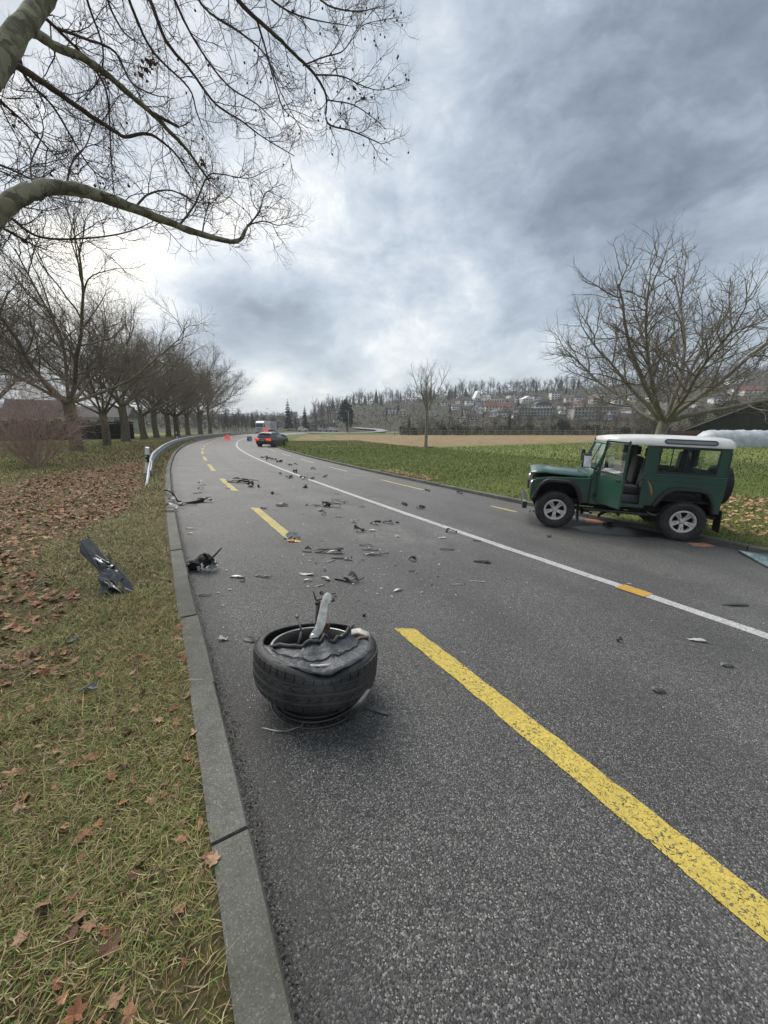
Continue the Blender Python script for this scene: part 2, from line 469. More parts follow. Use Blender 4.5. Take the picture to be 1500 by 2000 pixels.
# ------------------------------------------------------------------ road
def asphalt_layers(m):
    p = m.pos()
    cell = m.voro(p, 185, 'F1', 'Color'); sp = m.N('ShaderNodeSeparateColor'); m.L(cell, sp.inputs[0])
    base = m.mix(m.step(m.noise(p, .8, 5, .6), .35, .65), (.078, .076, .073), (.102, .100, .096))
    tone = m.ramp(sp.outputs[0], [(0.0, .22), (1.0, 3.3), (.35, .56), (.62, .86), (.82, 1.25), (.93, 2.0)])
    base = m.mix(1.0, base, tone, 'MULTIPLY')
    cd = m.voro(p, 185)
    inside = m.math('LESS_THAN', cd, .42)
    light = m.math('MULTIPLY', m.step(sp.outputs[1], .93, .985), inside)
    base = m.mix(m.math('MULTIPLY', light, .9), base, (.36, .35, .33))
    c2 = m.voro(p, 62, 'F1', 'Color'); s2 = m.N('ShaderNodeSeparateColor'); m.L(c2, s2.inputs[0])
    l2 = m.math('MULTIPLY', m.step(s2.outputs[1], .95, .99), m.math('LESS_THAN', m.voro(p, 62), .22))
    base = m.mix(l2, base, (.42, .41, .38))
    fine = m.noise(p, 420, 2, .6)
    base = m.mix(m.math('MULTIPLY', m.step(fine, .52, .62), .35), base, (.018, .018, .019))
    big = m.noise(p, .22, 6, .7)
    base = m.mix(m.math('MULTIPLY', m.step(big, .45, .7), .25), base, (.13, .13, .13))
    return p, base, cd, fine
def asphalt_material():
    m = NT('asphalt'); p, base, cd, fine = asphalt_layers(m)
    # dried scuffs and dust dragged over the lane by the crash
    st = m.N('ShaderNodeMapping'); m.L(p, st.inputs[0]); st.inputs['Rotation'].default_value = (0, 0, R_(25)); st.inputs['Scale'].default_value = (1.2, .35, 1)
    sc = m.step(m.noise(st.outputs[0], 1.7, 7, .75), .56, .72)
    base = m.mix(m.math('MULTIPLY', sc, .22), base, (.17, .168, .16))
    dk = m.step(m.noise(st.outputs[0], .6, 5, .6, .4), .60, .74)
    base = m.mix(m.math('MULTIPLY', dk, .35), base, (.035, .035, .037))
    # pale dust where the cars struck, and wheel paths polished a shade darker
    for cx, cy, rad, amt in ((.35, 6.4, 1.9, .30), (-1.5, 9.5, 2.2, .16), (4.2, 6.2, 1.6, -.25)):
        vd = m.N('ShaderNodeVectorMath', operation='DISTANCE'); m.L(p, vd.inputs[0]); vd.inputs[1].default_value = (cx, cy, -.2)
        k = m.math('MULTIPLY', m.step(vd.outputs['Value'], rad, rad * .1), m.step(m.noise(p, 2.2, 6, .7), .36, .66))
        base = m.mix(m.math('MULTIPLY', k, abs(amt)), base, (.24, .235, .225) if amt > 0 else (.030, .029, .028))
    ac = m.N('ShaderNodeAttribute', attribute_name='across').outputs['Fac']
    for c_, w_ in ((2.35, .34), (3.85, .34), (5.25, .34), (6.7, .34), (.12, .16)):
        k = m.math('MULTIPLY', m.step(m.math('ABSOLUTE', m.math('SUBTRACT', ac, c_)), w_, w_ * .2), m.math('ADD', .35, m.noise(p, .7, 5)))
        base = m.mix(m.math('MULTIPLY', k, .30 if c_ > 1 else .6), base, (.048, .047, .046))
    m.base(base)
    m.set(Roughness=m.math('ADD', .48, m.math('MULTIPLY', m.noise(p, 1.6, 4), .32)))
    m.b.inputs['Specular IOR Level'].default_value = .38
    h = m.math('ADD', m.math('MULTIPLY', m.math('SUBTRACT', 1.0, cd), .8), m.math('MULTIPLY', fine, .5))
    m.bump(h, .75, .006)
    return m.mat
M_ASPHALT = asphalt_material()
_sr = np.concatenate([np.arange(-14, 60, .5), np.arange(60, 520, 2)])
_dr = np.array([-.02, .8, 1.6, 3, 4.5, 6, 7.4, ROAD_W + .02])
_road = tag(strip_mesh('road', _sr, _dr, lambda s, d, P: road_z(d), M_ASPHALT), kind='structure')
_ra = _road.data.attributes.new('across', 'FLOAT', 'POINT'); _ra.data.foreach_set('value', np.tile(_dr, len(_sr)).astype(np.float32))

# ------------------------------------------------------------------ painted lines
def paint_material(name, c1, c2, wear):
    m = NT(name); p, base, cd, fine = asphalt_layers(m)
    holes = m.step(m.noise(p, 58, 3, .6, 1.2), .60 - wear, .635 - wear)
    tw = m.step(m.noise(p, 5, 4, .6), .25, .75)
    holes = m.math('MULTIPLY', holes, m.math('ADD', .25, tw))
    col = m.mix(m.step(m.noise(p, 60, 4, .6), .35, .65), c1, c2)
    col = m.mix(m.math('MULTIPLY', m.step(m.noise(p, 3, 5, .7), .4, .75), .35), col, tuple(x * .55 for x in c1))
    m.base(m.mix(m.math('MINIMUM', holes, 1.0), col, base)); m.set(Roughness=.75)
    m.b.inputs['Specular IOR Level'].default_value = .3
    m.bump(m.math('SUBTRACT', m.noise(p, 130, 3), m.math('MULTIPLY', holes, 1.5)), .8, .005)
    return m.mat
M_YEL = paint_material('yellow_road_paint', (.58, .45, .10), (.47, .355, .075), .035)
M_WHI = paint_material('white_road_paint', (.50, .50, .48), (.38, .38, .37), .02)
M_ORA = paint_material('orange_road_paint', (.50, .30, .06), (.42, .25, .05), -.03)
M_PALEY = paint_material('pale_yellow_road_paint', (.50, .42, .16), (.42, .36, .14), .03)
def line_mark(name, s0, s1, d0, w, m, dz=.004, step=.045, rag=.0032, skew=0.0, parent=None):
    n = max(2, int((s1 - s0) / step) + 1); s = np.linspace(s0, s1, n)
    rng = np.random.default_rng(int(abs(s0 * 97 + d0 * 13)) + 5)
    e1 = np.repeat(rng.normal(0, 1, n // 3 + 2), 3)[:n] * rag + rng.normal(0, rag * .5, n); e2 = np.repeat(rng.normal(0, 1, n // 2 + 2), 2)[:n] * rag + rng.normal(0, rag * .5, n)
    V = []; F = []
    cols = [(-.5, e1), (-.17, 0 * e1), (.17, 0 * e1), (.5, e2)]
    for f, e in cols:
        d = d0 + f * w + e
        P = off(s + skew * f * w, d); V.append(np.column_stack([P, road_z(d) + dz]))
    V = np.stack(V, 1).reshape(-1, 3)
    for i in range(n - 1):
        for j in range(3): F.append((i * 4 + j, i * 4 + j + 1, (i + 1) * 4 + j + 1, (i + 1) * 4 + j))
    mb = MB(); mb.add(V, F); o = mb.build(name, m, parent, fix=False)
    if parent is None: tag(o, kind='structure')
    return o
def s_of(px, py):
    p = at(px, py); return sd(p[0], p[1])[0][0]
# bicycle-lane dashes on the left: 3 m strokes
_d0 = 1.52
_st = [(s_of(790, 1228) - 3.05, s_of(790, 1228)), (s_of(578, 1059), s_of(495, 992)), (s_of(461, 959), s_of(430, 935)), (s_of(422, 920), s_of(407, 907)), (s_of(407, 899.5), s_of(399, 892)),
       (s_of(401, 887), s_of(396, 881))]
_pit = 5.55
while _st[-1][0] < 78: _st.append((_st[-1][0] + _pit, _st[-1][0] + _pit + 3.0))
_st.insert(0, (_st[0][0] - 5.8, _st[0][0] - 2.8))
for a, b in _st: line_mark('yellow_lane_dash', a, b, _d0, .165, M_YEL if a < 3 else M_PALEY, skew=-.55)
line_mark('white_centre_line', -14, 140, 4.5, .16, M_WHI, step=.12)
_s = [(s_of(1010, 1000), s_of(948, 989)), (s_of(822, 957), s_of(738, 937)), (s_of(683, 921), s_of(641, 911.5)), (s_of(612, 903.6), s_of(587, 897)), (s_of(570, 891), s_of(554, 886)), (s_of(543.6, 881.5), s_of(533, 878))]
while _s[-1][0] < 90: _s.append((_s[-1][0] + 5.6, _s[-1][0] + 8.6))
for a, b in _s: line_mark('pale_lane_dash', a, b, 7.42, .13, M_PALEY)
_a = at(1238, 1156)
line_mark('orange_mark', s_of(1268, 1165), s_of(1206, 1146), 4.5, .22, M_ORA, dz=.008)

# ------------------------------------------------------------------ kerbs: single stones on a bedding strip
M_KERB = NT('kerb_stone_granite')
def _kerb_mat(m):
    p = m.pos()
    a = m.mix(m.step(m.noise(p, 2.2, 6, .6), .35, .65), (.098, .098, .086), (.145, .143, .126))
    sp = m.N('ShaderNodeSeparateColor'); m.L(m.voro(p, 240, 'F1', 'Color'), sp.inputs[0])
    a = m.mix(m.math('MULTIPLY', m.step(sp.outputs[0], .75, .95), .5), a, (.30, .30, .285))
    a = m.mix(m.math('MULTIPLY', m.step(sp.outputs[1], .7, .95), .5), a, (.05, .05, .048))
    a = m.mix(m.math('MULTIPLY', m.step(m.noise(p, 11, 6, .7), .5, .68), .55), a, (.075, .078, .055))
    oi = m.N('ShaderNodeObjectInfo').outputs['Random']
    a = m.mix(m.math('MULTIPLY', m.step(oi, .2, 1.0), .45), a, (.072, .072, .06))
    a = m.mix(m.math('MULTIPLY', m.step(m.noise(p, 3.3, 6, .75), .52, .72), .5), a, (.055, .062, .030))
    m.base(a); m.set(Roughness=.88); m.bump(m.noise(p, 120, 4, .7), .6, .006)
    m.b.inputs['Specular IOR Level'].default_value = .25
    return m.mat
M_KERB = _kerb_mat(M_KERB)
M_JOINT = mat('kerb_joint_soil', (.045, .04, .03), (.03, .028, .022), 30, .95, bump=.4, world_pos=True)
def kerb(side, s_first, n_single, s_end, near_extra):
    d_in, d_out, zr, top = (0.0, -.142, 0.0, .115) if side < 0 else (ROAD_W, ROAD_W + .155, -FALL * ROAD_W, .105)
    sv = np.concatenate([np.arange(-14, 60, .5), np.arange(60, s_end, 2)])
    lo, hi = sorted((d_in, d_out))
    bed = strip_mesh('kerb', sv, np.array([lo + .012, hi - .012]), lambda s, d, P: np.full(len(s), zr + top - .016), M_JOINT)
    tag(bed, kind='structure')
    rng = random.Random(4 if side < 0 else 9)
    def stone(mb, a, b, big):
        j = .0065 if big else .014
        a += j; b -= j; n = 5 if big else 2
        s = np.linspace(a, b, n); dz = rng.uniform(-.006, .006); dd = rng.uniform(-.005, .005)
        ch = .016
        prof = [(d_in, zr - .06), (d_in - .012 * (1 if side > 0 else -1) * -1 * .6, zr + top - ch), (d_in + (d_out - d_in) * .11, zr + top), (d_out, zr + top), (d_out, zr - .06)]
        V = []
        for i, q in enumerate(s):
            P = off(np.full(5, q), np.array([w[0] + dd for w in prof]))
            e = .006 if (i in (0, n - 1) and big) else 0
            for k in range(5):
                w = rng.uniform(-.0025, .0025) if big else 0
                V.append((P[k, 0], P[k, 1], prof[k][1] + dz + w - (e if k in (1, 2, 3) else 0)))
        F = [(i * 5 + k, i * 5 + k + 1, (i + 1) * 5 + k + 1, (i + 1) * 5 + k) for i in range(n - 1) for k in range(4)]
        F += [tuple(range(5)), tuple((n - 1) * 5 + k for k in range(4, -1, -1))]
        mb.add(V, F)
    s = s_first
    for i in range(n_single):
        mb = MB(); stone(mb, s, s + 1.0, s < 12); mb.build('kerb_stone', M_KERB, bed); s += 1.0
    mb = MB()
    while s < s_end - 3: stone(mb, s, s + 2.0, False); s += 2.0
    tag(mb.build('far_kerb_stones', M_KERB, bed), kind='stuff')
    mb = MB(); q = s_first
    while q > -12: stone(mb, q - 1, q, False); q -= 1
    tag(mb.build('near_kerb_stones', M_KERB, bed), kind='stuff')
_j = at0(484, 1614, .115); _js = sd(_j[0], _j[1])[0][0]
kerb(-1, _js - 2.0, 46, 320, 0)
kerb(1, s_of(1500, 1083) - 4 + .3, 40, 320, 0)

def gutter_grit():
    rng = np.random.default_rng(71); n = 5200; s = rng.uniform(-1.2, 16, n) ; d = np.abs(rng.normal(0, .035, n)) + .004; P = off(s, d); V = []; F = []; b = 0; C = []
    for i in range(n):
        r = rng.uniform(.0018, .0065); z = road_z(d[i]); a = np.sort(rng.uniform(0, 6.28, 3))
        V += [(P[i, 0] + r * math.cos(t), P[i, 1] + r * math.sin(t), z) for t in a] + [(P[i, 0], P[i, 1], z + r)]; F += [b, b + 1, b + 3, b + 1, b + 2, b + 3, b + 2, b, b + 3]; b += 4
        c = [(.05, .04, .028), (.09, .075, .05), (.14, .13, .11), (.035, .03, .022)][rng.integers(4)]; C += [c] * 4
    tag(link('gutter_grit', np_mesh('gutter_grit', np.array(V), np.array(F), np.full(len(F) // 3, 3), attr_mat('gutter_soil_grit', .95, .15, 200, .05), colors=np.array(C))), kind='stuff')
gutter_grit()
# ------------------------------------------------------------------ bare trees
def unit(v):
    v = np.asarray(v, float); return v / max(np.linalg.norm(v), 1e-9)
def rot_about(v, ax, a):
    ax = unit(ax); return v * math.cos(a) + np.cross(ax, v) * math.sin(a) + ax * np.dot(ax, v) * (1 - math.cos(a))
def side_dir(rng, t, ang, az=None):
    """a direction leaving t at an angle"""
    ref = np.array([0, 0, 1.]) if abs(t[2]) < .9 else np.array([1., 0, 0])
    a = unit(np.cross(t, ref)); b = np.cross(t, a)
    az = rng.uniform(0, 2 * math.pi) if az is None else az
    return unit(t * math.cos(ang) + (a * math.cos(az) + b * math.sin(az)) * math.sin(ang))
def stem(rng, p, d, L, n, wig, up, curl=0.0):
    """a wandering polyline; up pulls it towards the sky (or the ground when negative)"""
    P = [np.array(p, float)]; d = unit(d); st = L / n
    for i in range(n):
        d = unit(d + rng.normal(0, wig, 3) + np.array([0, 0, up]) * (1 + curl * i / n))
        P.append(P[-1] + d * st)
    return np.array(P)
class Tree:
    """lists of (points, radii) per level, grown by rule"""
    def __init__(s, seed): s.rng = np.random.default_rng(seed); s.lv = [[], [], [], [], [], []]
    def grow(s, p, d, L, r, lvl, spec):
        q = spec[lvl]; rng = s.rng
        P = stem(rng, p, d, L, q['n'], q['wig'], q['up'], q.get('curl', 0))
        rr = np.linspace(r, r * q.get('tip', .35), len(P)); s.lv[lvl].append((P, rr))
        s.sprout(P, rr, lvl, spec)
    def sprout(s, P, rr, lvl, spec, count=None, start=None, scale=1.0):
        q = spec[lvl]; rng = s.rng
        if lvl + 1 >= len(spec): return
        seg = np.linalg.norm(np.diff(P, axis=0), axis=1); tot = seg.sum(); cum = np.concatenate([[0], np.cumsum(seg)])
        k = count if count is not None else max(1, int(round(q['kids'] * rng.uniform(.8, 1.2))))
        c = spec[lvl + 1]
        fs = np.linspace(start if start is not None else q.get('start', .25), 1.0, k) + rng.uniform(-.04, .04, k)
        az = rng.uniform(0, 6.28)
        for i, f in enumerate(fs):
            f = min(max(f, .05), 1.0); x = f * tot; j = min(np.searchsorted(cum, x, 'right') - 1, len(seg) - 1)
            u = (x - cum[j]) / seg[j]; p = P[j] * (1 - u) + P[j + 1] * u; t = unit(P[j + 1] - P[j])
            az += 2.4 + rng.uniform(-.5, .5)
            ang = R_(rng.uniform(*q['ang'])) * (1 if f < .97 else .35)
            d = side_dir(rng, t, ang, az)
            L = c['L'] * rng.uniform(.6, 1.25) * (1.1 - .55 * f) * scale
            r = min(c['r'] * rng.uniform(.8, 1.2), np.interp(x, cum, rr) * .8) * (scale ** .5)
            s.grow(p, d, L, r, lvl + 1, spec)
    def tubes(s, lvls, sides, mi=0):
        mb = MB()
        for l in lvls:
            for P, r in s.lv[l]: mb.tube(P, r, sides[l], mi, cap=False)
        return mb

def bark_mat(name, c1, c2, moss=None, scale=9, mamt=.6, bump=.7):
    m = NT(name); p = m.coord()
    mp = m.N('ShaderNodeMapping'); m.L(p, mp.inputs[0]); mp.inputs['Scale'].default_value = (1, 1, .35)
    a = m.mix(m.step(m.noise(mp.outputs[0], scale, 6, .7), .35, .65), c1, c2)
    if moss: a = m.mix(m.math('MULTIPLY', m.step(m.noise(p, 1.6, 5, .65), .42, .62), mamt), a, moss)
    m.base(a); m.set(Roughness=.92); m.b.inputs['Specular IOR Level'].default_value = .2
    m.bump(m.noise(mp.outputs[0], scale * 3, 5, .7), bump, .02)
    return m.mat
M_BARK_DARK = bark_mat('dark_mossy_bark', (.18, .148, .112), (.105, .086, .068), (.15, .15, .06))
M_TWIG_DARK = bark_mat('dark_twig_bark', (.21, .168, .138), (.14, .112, .095), (.16, .15, .08), mamt=.4, bump=.2)
M_BARK_GREY = bark_mat('grey_walnut_bark', (.30, .27, .225), (.17, .152, .126), (.15, .145, .09), mamt=.35)
M_TWIG_GREY = bark_mat('grey_brown_twig_bark', (.21, .178, .155), (.14, .116, .10), bump=.2)
M_TWIG_RED = bark_mat('reddish_twig_bark', (.42, .30, .255), (.28, .195, .165), bump=.2)
def plane_bark():
    m = NT('mottled_plane_bark'); p = m.coord()
    v = m.N('ShaderNodeSeparateColor'); m.L(m.voro(p, 9, 'F1', 'Color'), v.inputs[0])
    a = m.mix(m.step(m.noise(p, 5, 6, .65, .5), .42, .56), (.185, .170, .105), (.095, .080, .052))
    a = m.mix(m.math('MULTIPLY', m.step(v.outputs[0], .62, .7), .7), a, (.28, .265, .18))
    a = m.mix(m.math('MULTIPLY', m.step(m.noise(p, 14, 5, .7), .55, .7), .6), a, (.045, .038, .028))
    m.base(a); m.set(Roughness=.85); m.bump(m.noise(p, 30, 5, .65), .5, .012)
    return m.mat
M_PLANE = plane_bark()
M_PLANE_TWIG = bark_mat('plane_twig_bark', (.105, .078, .066), (.060, .045, .039), bump=.2)
M_SEED = mat('plane_seed_ball', (.050, .034, .024), (.028, .020, .015), 60, .95, bump=.5)
M_DEADLEAF = mat('clinging_dead_leaf', (.13, .045, .025), (.075, .03, .02), 20, .85)

# ---- the plane tree whose limbs hang into the top left of the picture
def build_plane_tree():
    rng = np.random.default_rng(77)
    base = np.array([-6.2, 3.4, .08])
    root = empty('plane_tree', base, 0, 'old plane tree reaching mottled limbs, fine twigs and seed balls over the kerb', 'tree')
    loc = lambda P: [np.array(q) - base for q in P]
    px = lambda L: np.array([pt(*q) for q in L])
    fork = np.array([-5.75, 3.1, 3.0])
    mb = MB(); tp = [base + (0, 0, -.1), base + (.02, -.02, .5), base + (.12, -.08, 1.4), base + (.3, -.2, 2.3), fork]
    mb.tube(loc(tp), [.50, .42, .37, .35, .32], 16); mb.build('trunk', M_PLANE, root)
    def catmull3(P, n):
        P = [np.array(p, float) for p in P]; P = [2 * P[0] - P[1]] + P + [2 * P[-1] - P[-2]]; out = []
        for i in range(1, len(P) - 2):
            a, b, c, d = P[i - 1:i + 3]
            for k in range(n):
                t = k / n; out.append(.5 * ((2 * b) + (c - a) * t + (2 * a - 5 * b + 4 * c - d) * t * t + (3 * b - a - 3 * c + d) * t ** 3))
        out.append(P[-2]); return np.array(out)
    T = Tree(501)
    limbs = []
    def limb(name, L, r, first=None, k=10, m=M_PLANE, knob=0):
        P = px(L)
        if first is not None: P = np.vstack([first, P])
        P = catmull3(P, 5); rr = np.interp(np.linspace(0, 1, len(P)), np.linspace(0, 1, len(r)), r)
        P[1:-1] += rng.normal(0, .012, (len(P) - 2, 3)) * (rr[1:-1, None] * 8)
        mb = MB(); mb.tube(loc(P), rr * (1 + rng.normal(0, .04, len(rr))), k)
        mb.build(name, m, root); limbs.append((P, rr)); return P, rr
    limb('limb', [(-190, 330, 3.5), (-60, 190, 4.1), (38, 62, 4.5), (100, -25, 4.9), (190, -150, 5.4)], [.22, .17, .135, .11, .095, .07], fork, 12)
    B = limb('limb', [(-240, 600, 3.4), (-60, 475, 4.0), (8, 402, 4.3), (68, 373, 4.6), (130, 366, 4.9), (200, 385, 5.2), (262, 407, 5.6), (330, 434, 6.0), (395, 458, 6.4), (462, 472, 6.8), (482, 444, 7.0)],
             [.18, .135, .112, .095, .086, .080, .074, .064, .054, .046, .036, .026], fork - (0, 0, .5), 12)
    tw = []
    def br(L, r0, r1, scale=1.0, dens=1.0, start=.08):
        r0, r1 = r0 * .78, r1 * .78
        P, rr = limb('branch', L, [r0, (r0 + r1) * .5, r1], k=7, m=M_PLANE if r0 > .05 else M_PLANE_TWIG)
        tw.append((P, rr, scale, dens, start))
    br([(60, 60, 4.6), (112, 91, 5.0), (160, 112, 5.3), (213, 149, 5.6), (256, 187, 5.9), (299, 224, 6.2), (341, 267, 6.5), (368, 296, 6.7), (386, 322, 6.9), (408, 352, 7.1)], .075, .022)
    br([(299, 222, 6.2), (326, 236, 6.3), (349, 248, 6.45)], .038, .026, dens=.2)
    br([(15, 118, 4.5), (75, 155, 4.9), (128, 192, 5.3), (181, 229, 5.7), (224, 256, 6.0), (245, 267, 6.2), (288, 261, 6.5), (325, 283, 6.8), (350, 310, 7.0), (372, 346, 7.2)], .055, .015)
    br([(330, -190, 5.6), (420, -60, 5.8), (464, 0, 6.0), (501, 37, 6.1), (544, 75, 6.3), (576, 107, 6.4), (613, 144, 6.6), (637, 187, 6.8), (640, 240, 6.9), (688, 256, 7.1), (738, 278, 7.3)], .05, .012)
    br([(592, 128, 6.5), (630, 112, 6.7), (667, 101, 6.9), (690, 74, 7.0), (712, 48, 7.1), (778, 33, 7.3)], .016, .006)
    br([(613, 146, 6.6), (667, 149, 6.9), (705, 166, 7.1), (741, 176, 7.3), (786, 164, 7.5)], .016, .006)
    br([(637, 195, 6.8), (690, 205, 7.0), (735, 235, 7.2), (752, 252, 7.3)], .014, .006)
    br([(501, 37, 6.1), (520, 100, 6.3), (536, 160, 6.5), (556, 215, 6.7), (600, 250, 6.9)], .022, .007)
    br([(240, -120, 5.5), (293, 0, 5.9), (325, 80, 6.2), (373, 139, 6.5), (421, 203, 6.8), (470, 235, 7.0), (512, 267, 7.2), (575, 305, 7.5)], .042, .009)
    br([(215, -110, 5.3), (256, 10, 5.7), (299, 101, 6.1), (368, 171, 6.5), (384, 219, 6.7), (397, 252, 6.8)], .032, .009)
    br([(290, -130, 5.8), (341, 0, 6.2), (384, 85, 6.5), (443, 165, 6.8), (501, 203, 7.0), (540, 240, 7.2)], .032, .008)
    br([(340, -110, 6.0), (395, 10, 6.4), (470, 64, 6.7), (520, 110, 6.9), (548, 180, 7.1), (592, 262, 7.4)], .028, .007)
    br([(30, 85, 4.7), (53, 155, 5.1), (107, 213, 5.6), (171, 320, 6.2), (208, 352, 6.5)], .030, .008)
    br([(-70, 120, 4.4), (0, 197, 4.9), (43, 235, 5.2), (90, 285, 5.6), (133, 331, 6.0)], .026, .008)
    br([(70, 15, 4.7), (85, 32, 4.9), (130, 75, 5.3), (176, 123, 5.6), (205, 170, 5.9), (213, 224, 6.1), (219, 341, 6.5), (224, 389, 6.7)], .032, .007)
    br([(110, 55, 5.0), (165, 75, 5.4), (224, 101, 5.8), (256, 160, 6.1), (300, 185, 6.5), (330, 190, 6.8)], .026, .007)
    br([(-130, 380, 4.2), (0, 443, 4.8), (59, 475, 5.3), (88, 487, 5.6)], .030, .008)
    br([(20, 425, 4.8), (82, 464, 5.4), (187, 464, 6.0), (260, 450, 6.4), (299, 432, 6.6)], .024, .008)
    br([(262, 407, 5.6), (290, 380, 5.9), (335, 372, 6.2), (385, 395, 6.6), (430, 396, 6.9)], .022, .007)
    br([(350, 440, 6.1), (380, 400, 6.4), (405, 345, 6.8), (430, 340, 7.0), (485, 348, 7.3), (525, 330, 7.5)], .022, .006)
    br([(482, 444, 7.0), (505, 415, 7.2), (520, 375, 7.3), (548, 385, 7.4)], .022, .006, dens=1.6)
    br([(482, 440, 7.0), (515, 432, 7.2), (545, 440, 7.4), (575, 432, 7.6)], .018, .006, dens=1.6)
    br([(395, 458, 6.4), (400, 425, 6.6), (410, 370, 6.9), (395, 300, 7.2)], .016, .006)
    br([(-60, 300, 4.4), (20, 330, 5.0), (70, 350, 5.5), (110, 330, 6.0)], .022, .007)
    br([(130, 366, 4.9), (140, 320, 5.2), (170, 280, 5.6), (190, 215, 6.0)], .016, .006)
    br([(68, 373, 4.6), (60, 320, 4.9), (85, 250, 5.3), (60, 180, 5.6)], .016, .006)
    br([(190, -90, 5.2), (210, 0, 5.5), (240, 60, 5.8), (270, 85, 6.0)], .028, .009)
    br([(430, -120, 6.2), (500, -30, 6.5), (560, 20, 6.8), (620, 40, 7.1), (680, 50, 7.4)], .028, .008)
    br([(520, -120, 6.2), (590, -40, 6.6), (640, 10, 6.9), (700, 22, 7.2), (745, 12, 7.4)], .028, .007)
    br([(150, -100, 5.0), (170, 0, 5.4), (200, 90, 5.8), (195, 150, 6.0), (160, 200, 6.2)], .026, .007)
    spec = [dict(kids=0, ang=(30, 62)), dict(L=.85, r=.0072, n=7, wig=.17, up=.02, kids=9, ang=(28, 62), start=.12, tip=.4),
            dict(L=.36, r=.0046, n=5, wig=.22, up=.06, kids=3.4, ang=(25, 60), start=.25, tip=.5), dict(L=.16, r=.0036, n=3, wig=.22, up=.08, kids=0, ang=(30, 60), tip=.6)]
    for P, rr, sc, dens, st in tw:
        tot = np.linalg.norm(np.diff(P, axis=0), axis=1).sum()
        T.sprout(P, rr, 0, spec, count=max(2, int(tot * 5.2 * dens)), start=st, scale=sc)
    T.sprout(*B, 0, spec, count=20, start=.35)
    mb = T.tubes([1, 2, 3], {1: 4, 2: 3, 3: 3})
    mb.v = [tuple(np.array(v) - base) for v in mb.v]
    tag(mb.build('twigs', M_PLANE_TWIG, root, fix=False), kind='stuff')
    # seed balls on stalks below the outer twigs
    ends = [P for l in (2, 3) for P, _ in T.lv[l]]
    sel = []
    def to_px(q):
        w = q - np.array([0, 0, CAM_H]); dep = w[1] * CP - w[2] * SP
        return 750 + 750 * w[0] / dep, 1000 - 750 * (w[1] * SP + w[2] * CP) / dep
    prob = lambda x, y: .10 if (x > 620 and y < 300) else (.05 if x > 480 and y < 330 else .012)
    for P in ends:
        x, y = to_px(P[-1])
        if 0 < x < 800 and 0 < y < 500 and rng.random() < prob(x, y): sel.append(P[-1])
    rng.shuffle(sel)
    ball = MB(); ball.lathe([(.0, .016), (.010, .013), (.0155, .004), (.0155, -.006), (.010, -.014), (.0, -.017)], 8)
    ball.tube([(0, 0, .014), (.003, .002, .045), (0, 0, .075)], .0016, 3, cap=False)
    bme = ball.mesh('seed_ball', M_SEED)
    for q in sel[:110]:
        o = link('seed_ball', bme, root, tuple(q - base - np.array([0, 0, .072]))); o.rotation_euler = (rng.normal(0, .2), rng.normal(0, .2), rng.uniform(0, 6))
        o.scale = (1.1,) * 3
    # a clump of dead leaves that never fell
    for cx, cy, dep, n in [(292, 128, 6.1, 26), (268, 140, 6.1, 10), (690, 185, 7.0, 8), (390, 318, 6.9, 5), (55, 466, 5.3, 4)]:
        mb = MB()
        for _ in range(n):
            c = pt(cx + rng.normal(0, 13), cy + rng.normal(0, 8), dep + rng.normal(0, .08)) - base
            a = rng.normal(0, 1, 3); a = unit(a); b = unit(np.cross(a, rng.normal(0, 1, 3))); w = rng.uniform(.025, .06)
            n3 = np.cross(a, b)
            mb.add([c - a * w, c + b * w * .6 + n3 * w * .2, c + a * w, c - b * w * .6 + n3 * w * .25, c + n3 * w * .1], [(0, 1, 4), (1, 2, 4), (2, 3, 4), (3, 0, 4)])
        mb.build('dead_leaves', M_DEADLEAF, root)
build_plane_tree()

# ---- park trees along the left, the walnut behind the car, the young tree in the field
def vase_tree(seed, trunk_h, trunk_r, spread, L1, n_main, dens=1.0, up=(.03, .05, .06), wig=(.09, .15, .2), mats=(M_BARK_DARK, M_TWIG_DARK), ang=(25, 62), lean=(0, 0), r1=None, twigL=1.0, rt=.010, kids=(8, 7, 4)):
    """trunk, a vase of main limbs, and two or three more orders of branches"""
    T = Tree(seed); rng = T.rng
    spec = [None, dict(L=L1, r=trunk_r * .5, n=10, wig=wig[0], up=up[0], kids=kids[0] * dens, ang=(28, 58), start=.22, tip=.28),
            dict(L=L1 * .46, r=(r1 or trunk_r * .5) * .36, n=7, wig=wig[1], up=up[1], kids=kids[1] * dens, ang=(28, 60), start=.15, tip=.35),
            dict(L=L1 * .21 * twigL, r=rt * 2.0, n=5, wig=wig[2], up=up[2], kids=kids[2] * dens, ang=(28, 62), start=.2, tip=.5),
            dict(L=L1 * .085 * twigL, r=rt * 1.25, n=3, wig=.22, up=.1, kids=0, ang=(20, 50), tip=.6)]
    tp = np.array([(0, 0, -.15), (0, 0, .25), (lean[0] * .3, lean[1] * .3, trunk_h * .5), (lean[0], lean[1], trunk_h)], float)
    tp[1:3, :2] += rng.normal(0, .03, (2, 2))
    T.lv[0].append((tp, np.array([trunk_r * 1.45, trunk_r * 1.08, trunk_r * .93, trunk_r * .95])))
    top = tp[-1]
    for i in range(n_main):
        a = 2 * math.pi * i / n_main + rng.uniform(-.3, .3); tilt = R_(rng.uniform(*ang)) if i else R_(8)
        d = np.array([math.cos(a) * math.sin(tilt) * spread, math.sin(a) * math.sin(tilt) * spread, math.cos(tilt)])
        st = top + np.array([0, 0, -trunk_r * rng.uniform(.1, .9)])
        T.grow(st, d, L1 * rng.uniform(.85, 1.12), (r1 or trunk_r * .5) * rng.uniform(.8, 1.1), 1, spec)
    return T
